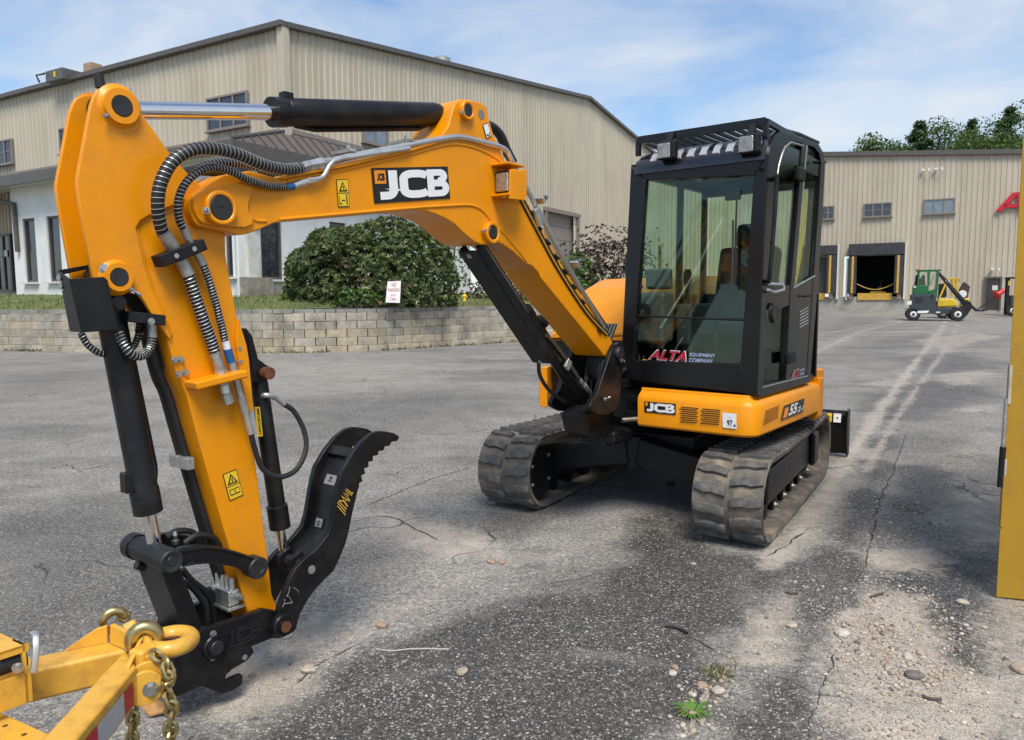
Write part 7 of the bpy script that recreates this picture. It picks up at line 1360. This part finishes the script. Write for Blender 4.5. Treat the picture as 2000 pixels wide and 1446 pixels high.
# loose gravel: one mass
protos = [stone_mesh(s, .5, .42, .32) for s in range(6)]
def gravel(name, regions, n, label):
    mats_ = stone_cols; V = []; F = []; MI = []
    for px, cnt, s0, s1 in regions:
        W = W2(px); xs_ = [p[0] for p in W]; ys_ = [p[1] for p in W]; got = 0; tries = 0
        while got < cnt and tries < cnt * 30:
            tries += 1; x = random.uniform(min(xs_), max(xs_)); y = random.uniform(min(ys_), max(ys_))
            if poly_sd(np.array([x]), np.array([y]), W)[0] > .06 * random.random(): continue
            got += 1; s = s0 + (s1 - s0) * random.random() ** 2.5; pr = random.choice(protos); a = random.random() * 6.28; ca, sa = math.cos(a), math.sin(a); z = gh(x, y) + s * .14; o = len(V); e_ = random.uniform(.8, 1.4)
            for (vx, vy, vz) in pr.v: vx *= e_; V.append((x + s * (vx * ca - vy * sa), y + s * (vx * sa + vy * ca), z + s * vz))
            F += [tuple(i + o for i in f) for f in pr.f]; MI += [random.choice((0, 0, 0, 1, 1, 1, 2, 3, 4, 5, 5, 5))] * len(pr.f)
    me = bpy.data.meshes.new(name); me.from_pydata(V, [], F); 
    for m_ in mats_: me.materials.append(m_)
    me.polygons.foreach_set('material_index', MI); me.polygons.foreach_set('use_smooth', [True] * len(F)); me.update(); o = bpy.data.objects.new(name, me); COL.objects.link(o); tag(o, label, 'gravel', kind='stuff')
gravel('gravel', [([(1600, 1215), (1650, 1150), (1720, 1115), (1790, 1135), (1840, 1200), (1890, 1300), (1910, 1470), (1590, 1470), (1625, 1350), (1645, 1270)], 2000, .004, .020), ([(1640, 1230), (1720, 1200), (1850, 1320), (1760, 1360), (1660, 1300)], 600, .006, .026),
                  ([(1405, 1310), (1470, 1230), (1545, 1130), (1610, 1125), (1560, 1210), (1500, 1290), (1450, 1330)], 160, .006, .022), ([(1690, 1040), (1720, 970), (1800, 985), (1840, 1010), (1780, 1060), (1720, 1080)], 110, .012, .03), ([(1300, 1440), (1340, 1340), (1420, 1300), (1440, 1330), (1390, 1440)], 150, .006, .03),
                  ([(480, 1380), (540, 1240), (640, 1220), (690, 1240), (600, 1340)], 150, .005, .018), ([(700, 1446), (640, 1300), (1000, 1160), (1500, 1110), (1620, 1230), (1580, 1446)], 130, .006, .018), ([(1880, 1200), (2000, 1180), (2000, 1446), (1900, 1446)], 90, .006, .03), ([(0, 1290), (60, 1240), (330, 1180), (380, 1290), (100, 1440)], 90, .006, .018), ([(1640, 960), (1690, 860), (1740, 830), (1760, 760), (1900, 760), (1880, 940), (1740, 1000)], 90, .008, .022)], 0, 'loose gravel and grit scattered over the asphalt')
p = gz(302, 1398); mb = MB(); q_ = [Vector((p.x + a, p.y + b, gh(p.x, p.y) + .008 + c)) for a, b, c in ((-.045, 0, .02), (-.01, -.02, .0), (.05, -.01, .012), (.055, .02, .02), (.0, .028, .03))]; mb.prism(q_, [v_ + Vector((0, 0, .012)) for v_ in q_]); tag(mb.build('wood_chip', mat('wood_orange', (.42, .22, .08), .8, var=.3, vs=40), None, .003), 'orange-brown wood chip on the ground under the hanging chain', 'wood chip')
# weed in the crack
wd = empty('weed', gz(1352, 1392)); wd.location.z = gh(wd.location.x, wd.location.y); tag(wd, 'small bright green weed growing from a crack', 'weed')
n = 60; P_ = np.zeros((n, 3)); a = rng.random(n) * 6.28; P_[:, 0] = .012 * np.cos(a); P_[:, 1] = .012 * np.sin(a); T = np.stack([np.cos(a), np.sin(a), rng.uniform(.3, 1.6, n)], 1); Nn = np.stack([-np.cos(a) * .6, -np.sin(a) * .6, np.ones(n)], 1)
leafmesh('leaf', P_, Nn, T, rng.uniform(.035, .085, n), rng.uniform(.006, .011, n), [leafmat('weed_leaf', (.14, .30, .05)), leafmat('weed_leaf_dry', (.32, .22, .07))], wd, (rng.random(n) < .12), .25)['kind'] = 'stuff'
wd2 = empty('dry_weed', gz(1405, 1315)); wd2.location.z = gh(wd2.location.x, wd2.location.y); tag(wd2, 'small dry moss tuft behind the green weed', 'weed'); n = 110; P_ = rng.normal(size=(n, 3)) * np.array([.03, .04, .004]); P_[:, 2] = 0; T = rng.normal(size=(n, 3)); T[:, 2] = np.abs(T[:, 2]) + .6
leafmesh('leaf', P_, rnd(n), T, rng.uniform(.02, .05, n), np.full(n, .006), [leafmat('moss_leaf', (.20, .20, .08))], wd2)['kind'] = 'stuff'
# wire, strip and twigs
def ground_tube(name, px, r, m, label, cat):
    pts = []
    for p in spline([gz(*q) for q in px], 8): p.z = gh(p.x, p.y) + r * 1.1; pts.append(p)
    tag(MB().tube(pts, r, 8).build(name, m, None), label, cat)
ground_tube('wire', [(735, 1267), (765, 1271), (800, 1268), (840, 1267), (877, 1268)], .0035, mat('wire_grey', (.42, .40, .38), .5), 'thin grey wire lying on the dark asphalt', 'wire')
ground_tube('rubber_strip', [(1300, 1224), (1315, 1226), (1332, 1232), (1343, 1237)], .006, M['rubberhose'], 'short black rubber strip beside a crack', 'strip')
for i, (q, lb) in enumerate([([(1534, 1158), (1545, 1161), (1557, 1160)], 'short dark twig above the brown dirt strip'), ([(1700, 1168), (1715, 1163), (1725, 1160)], 'dark twig on the sandy patch above the gravel'), ([(1800, 1360), (1818, 1366), (1838, 1366)], 'dark twig in the lower gravel')]): ground_tube('twig', q, .006, bark, lb, 'twig')
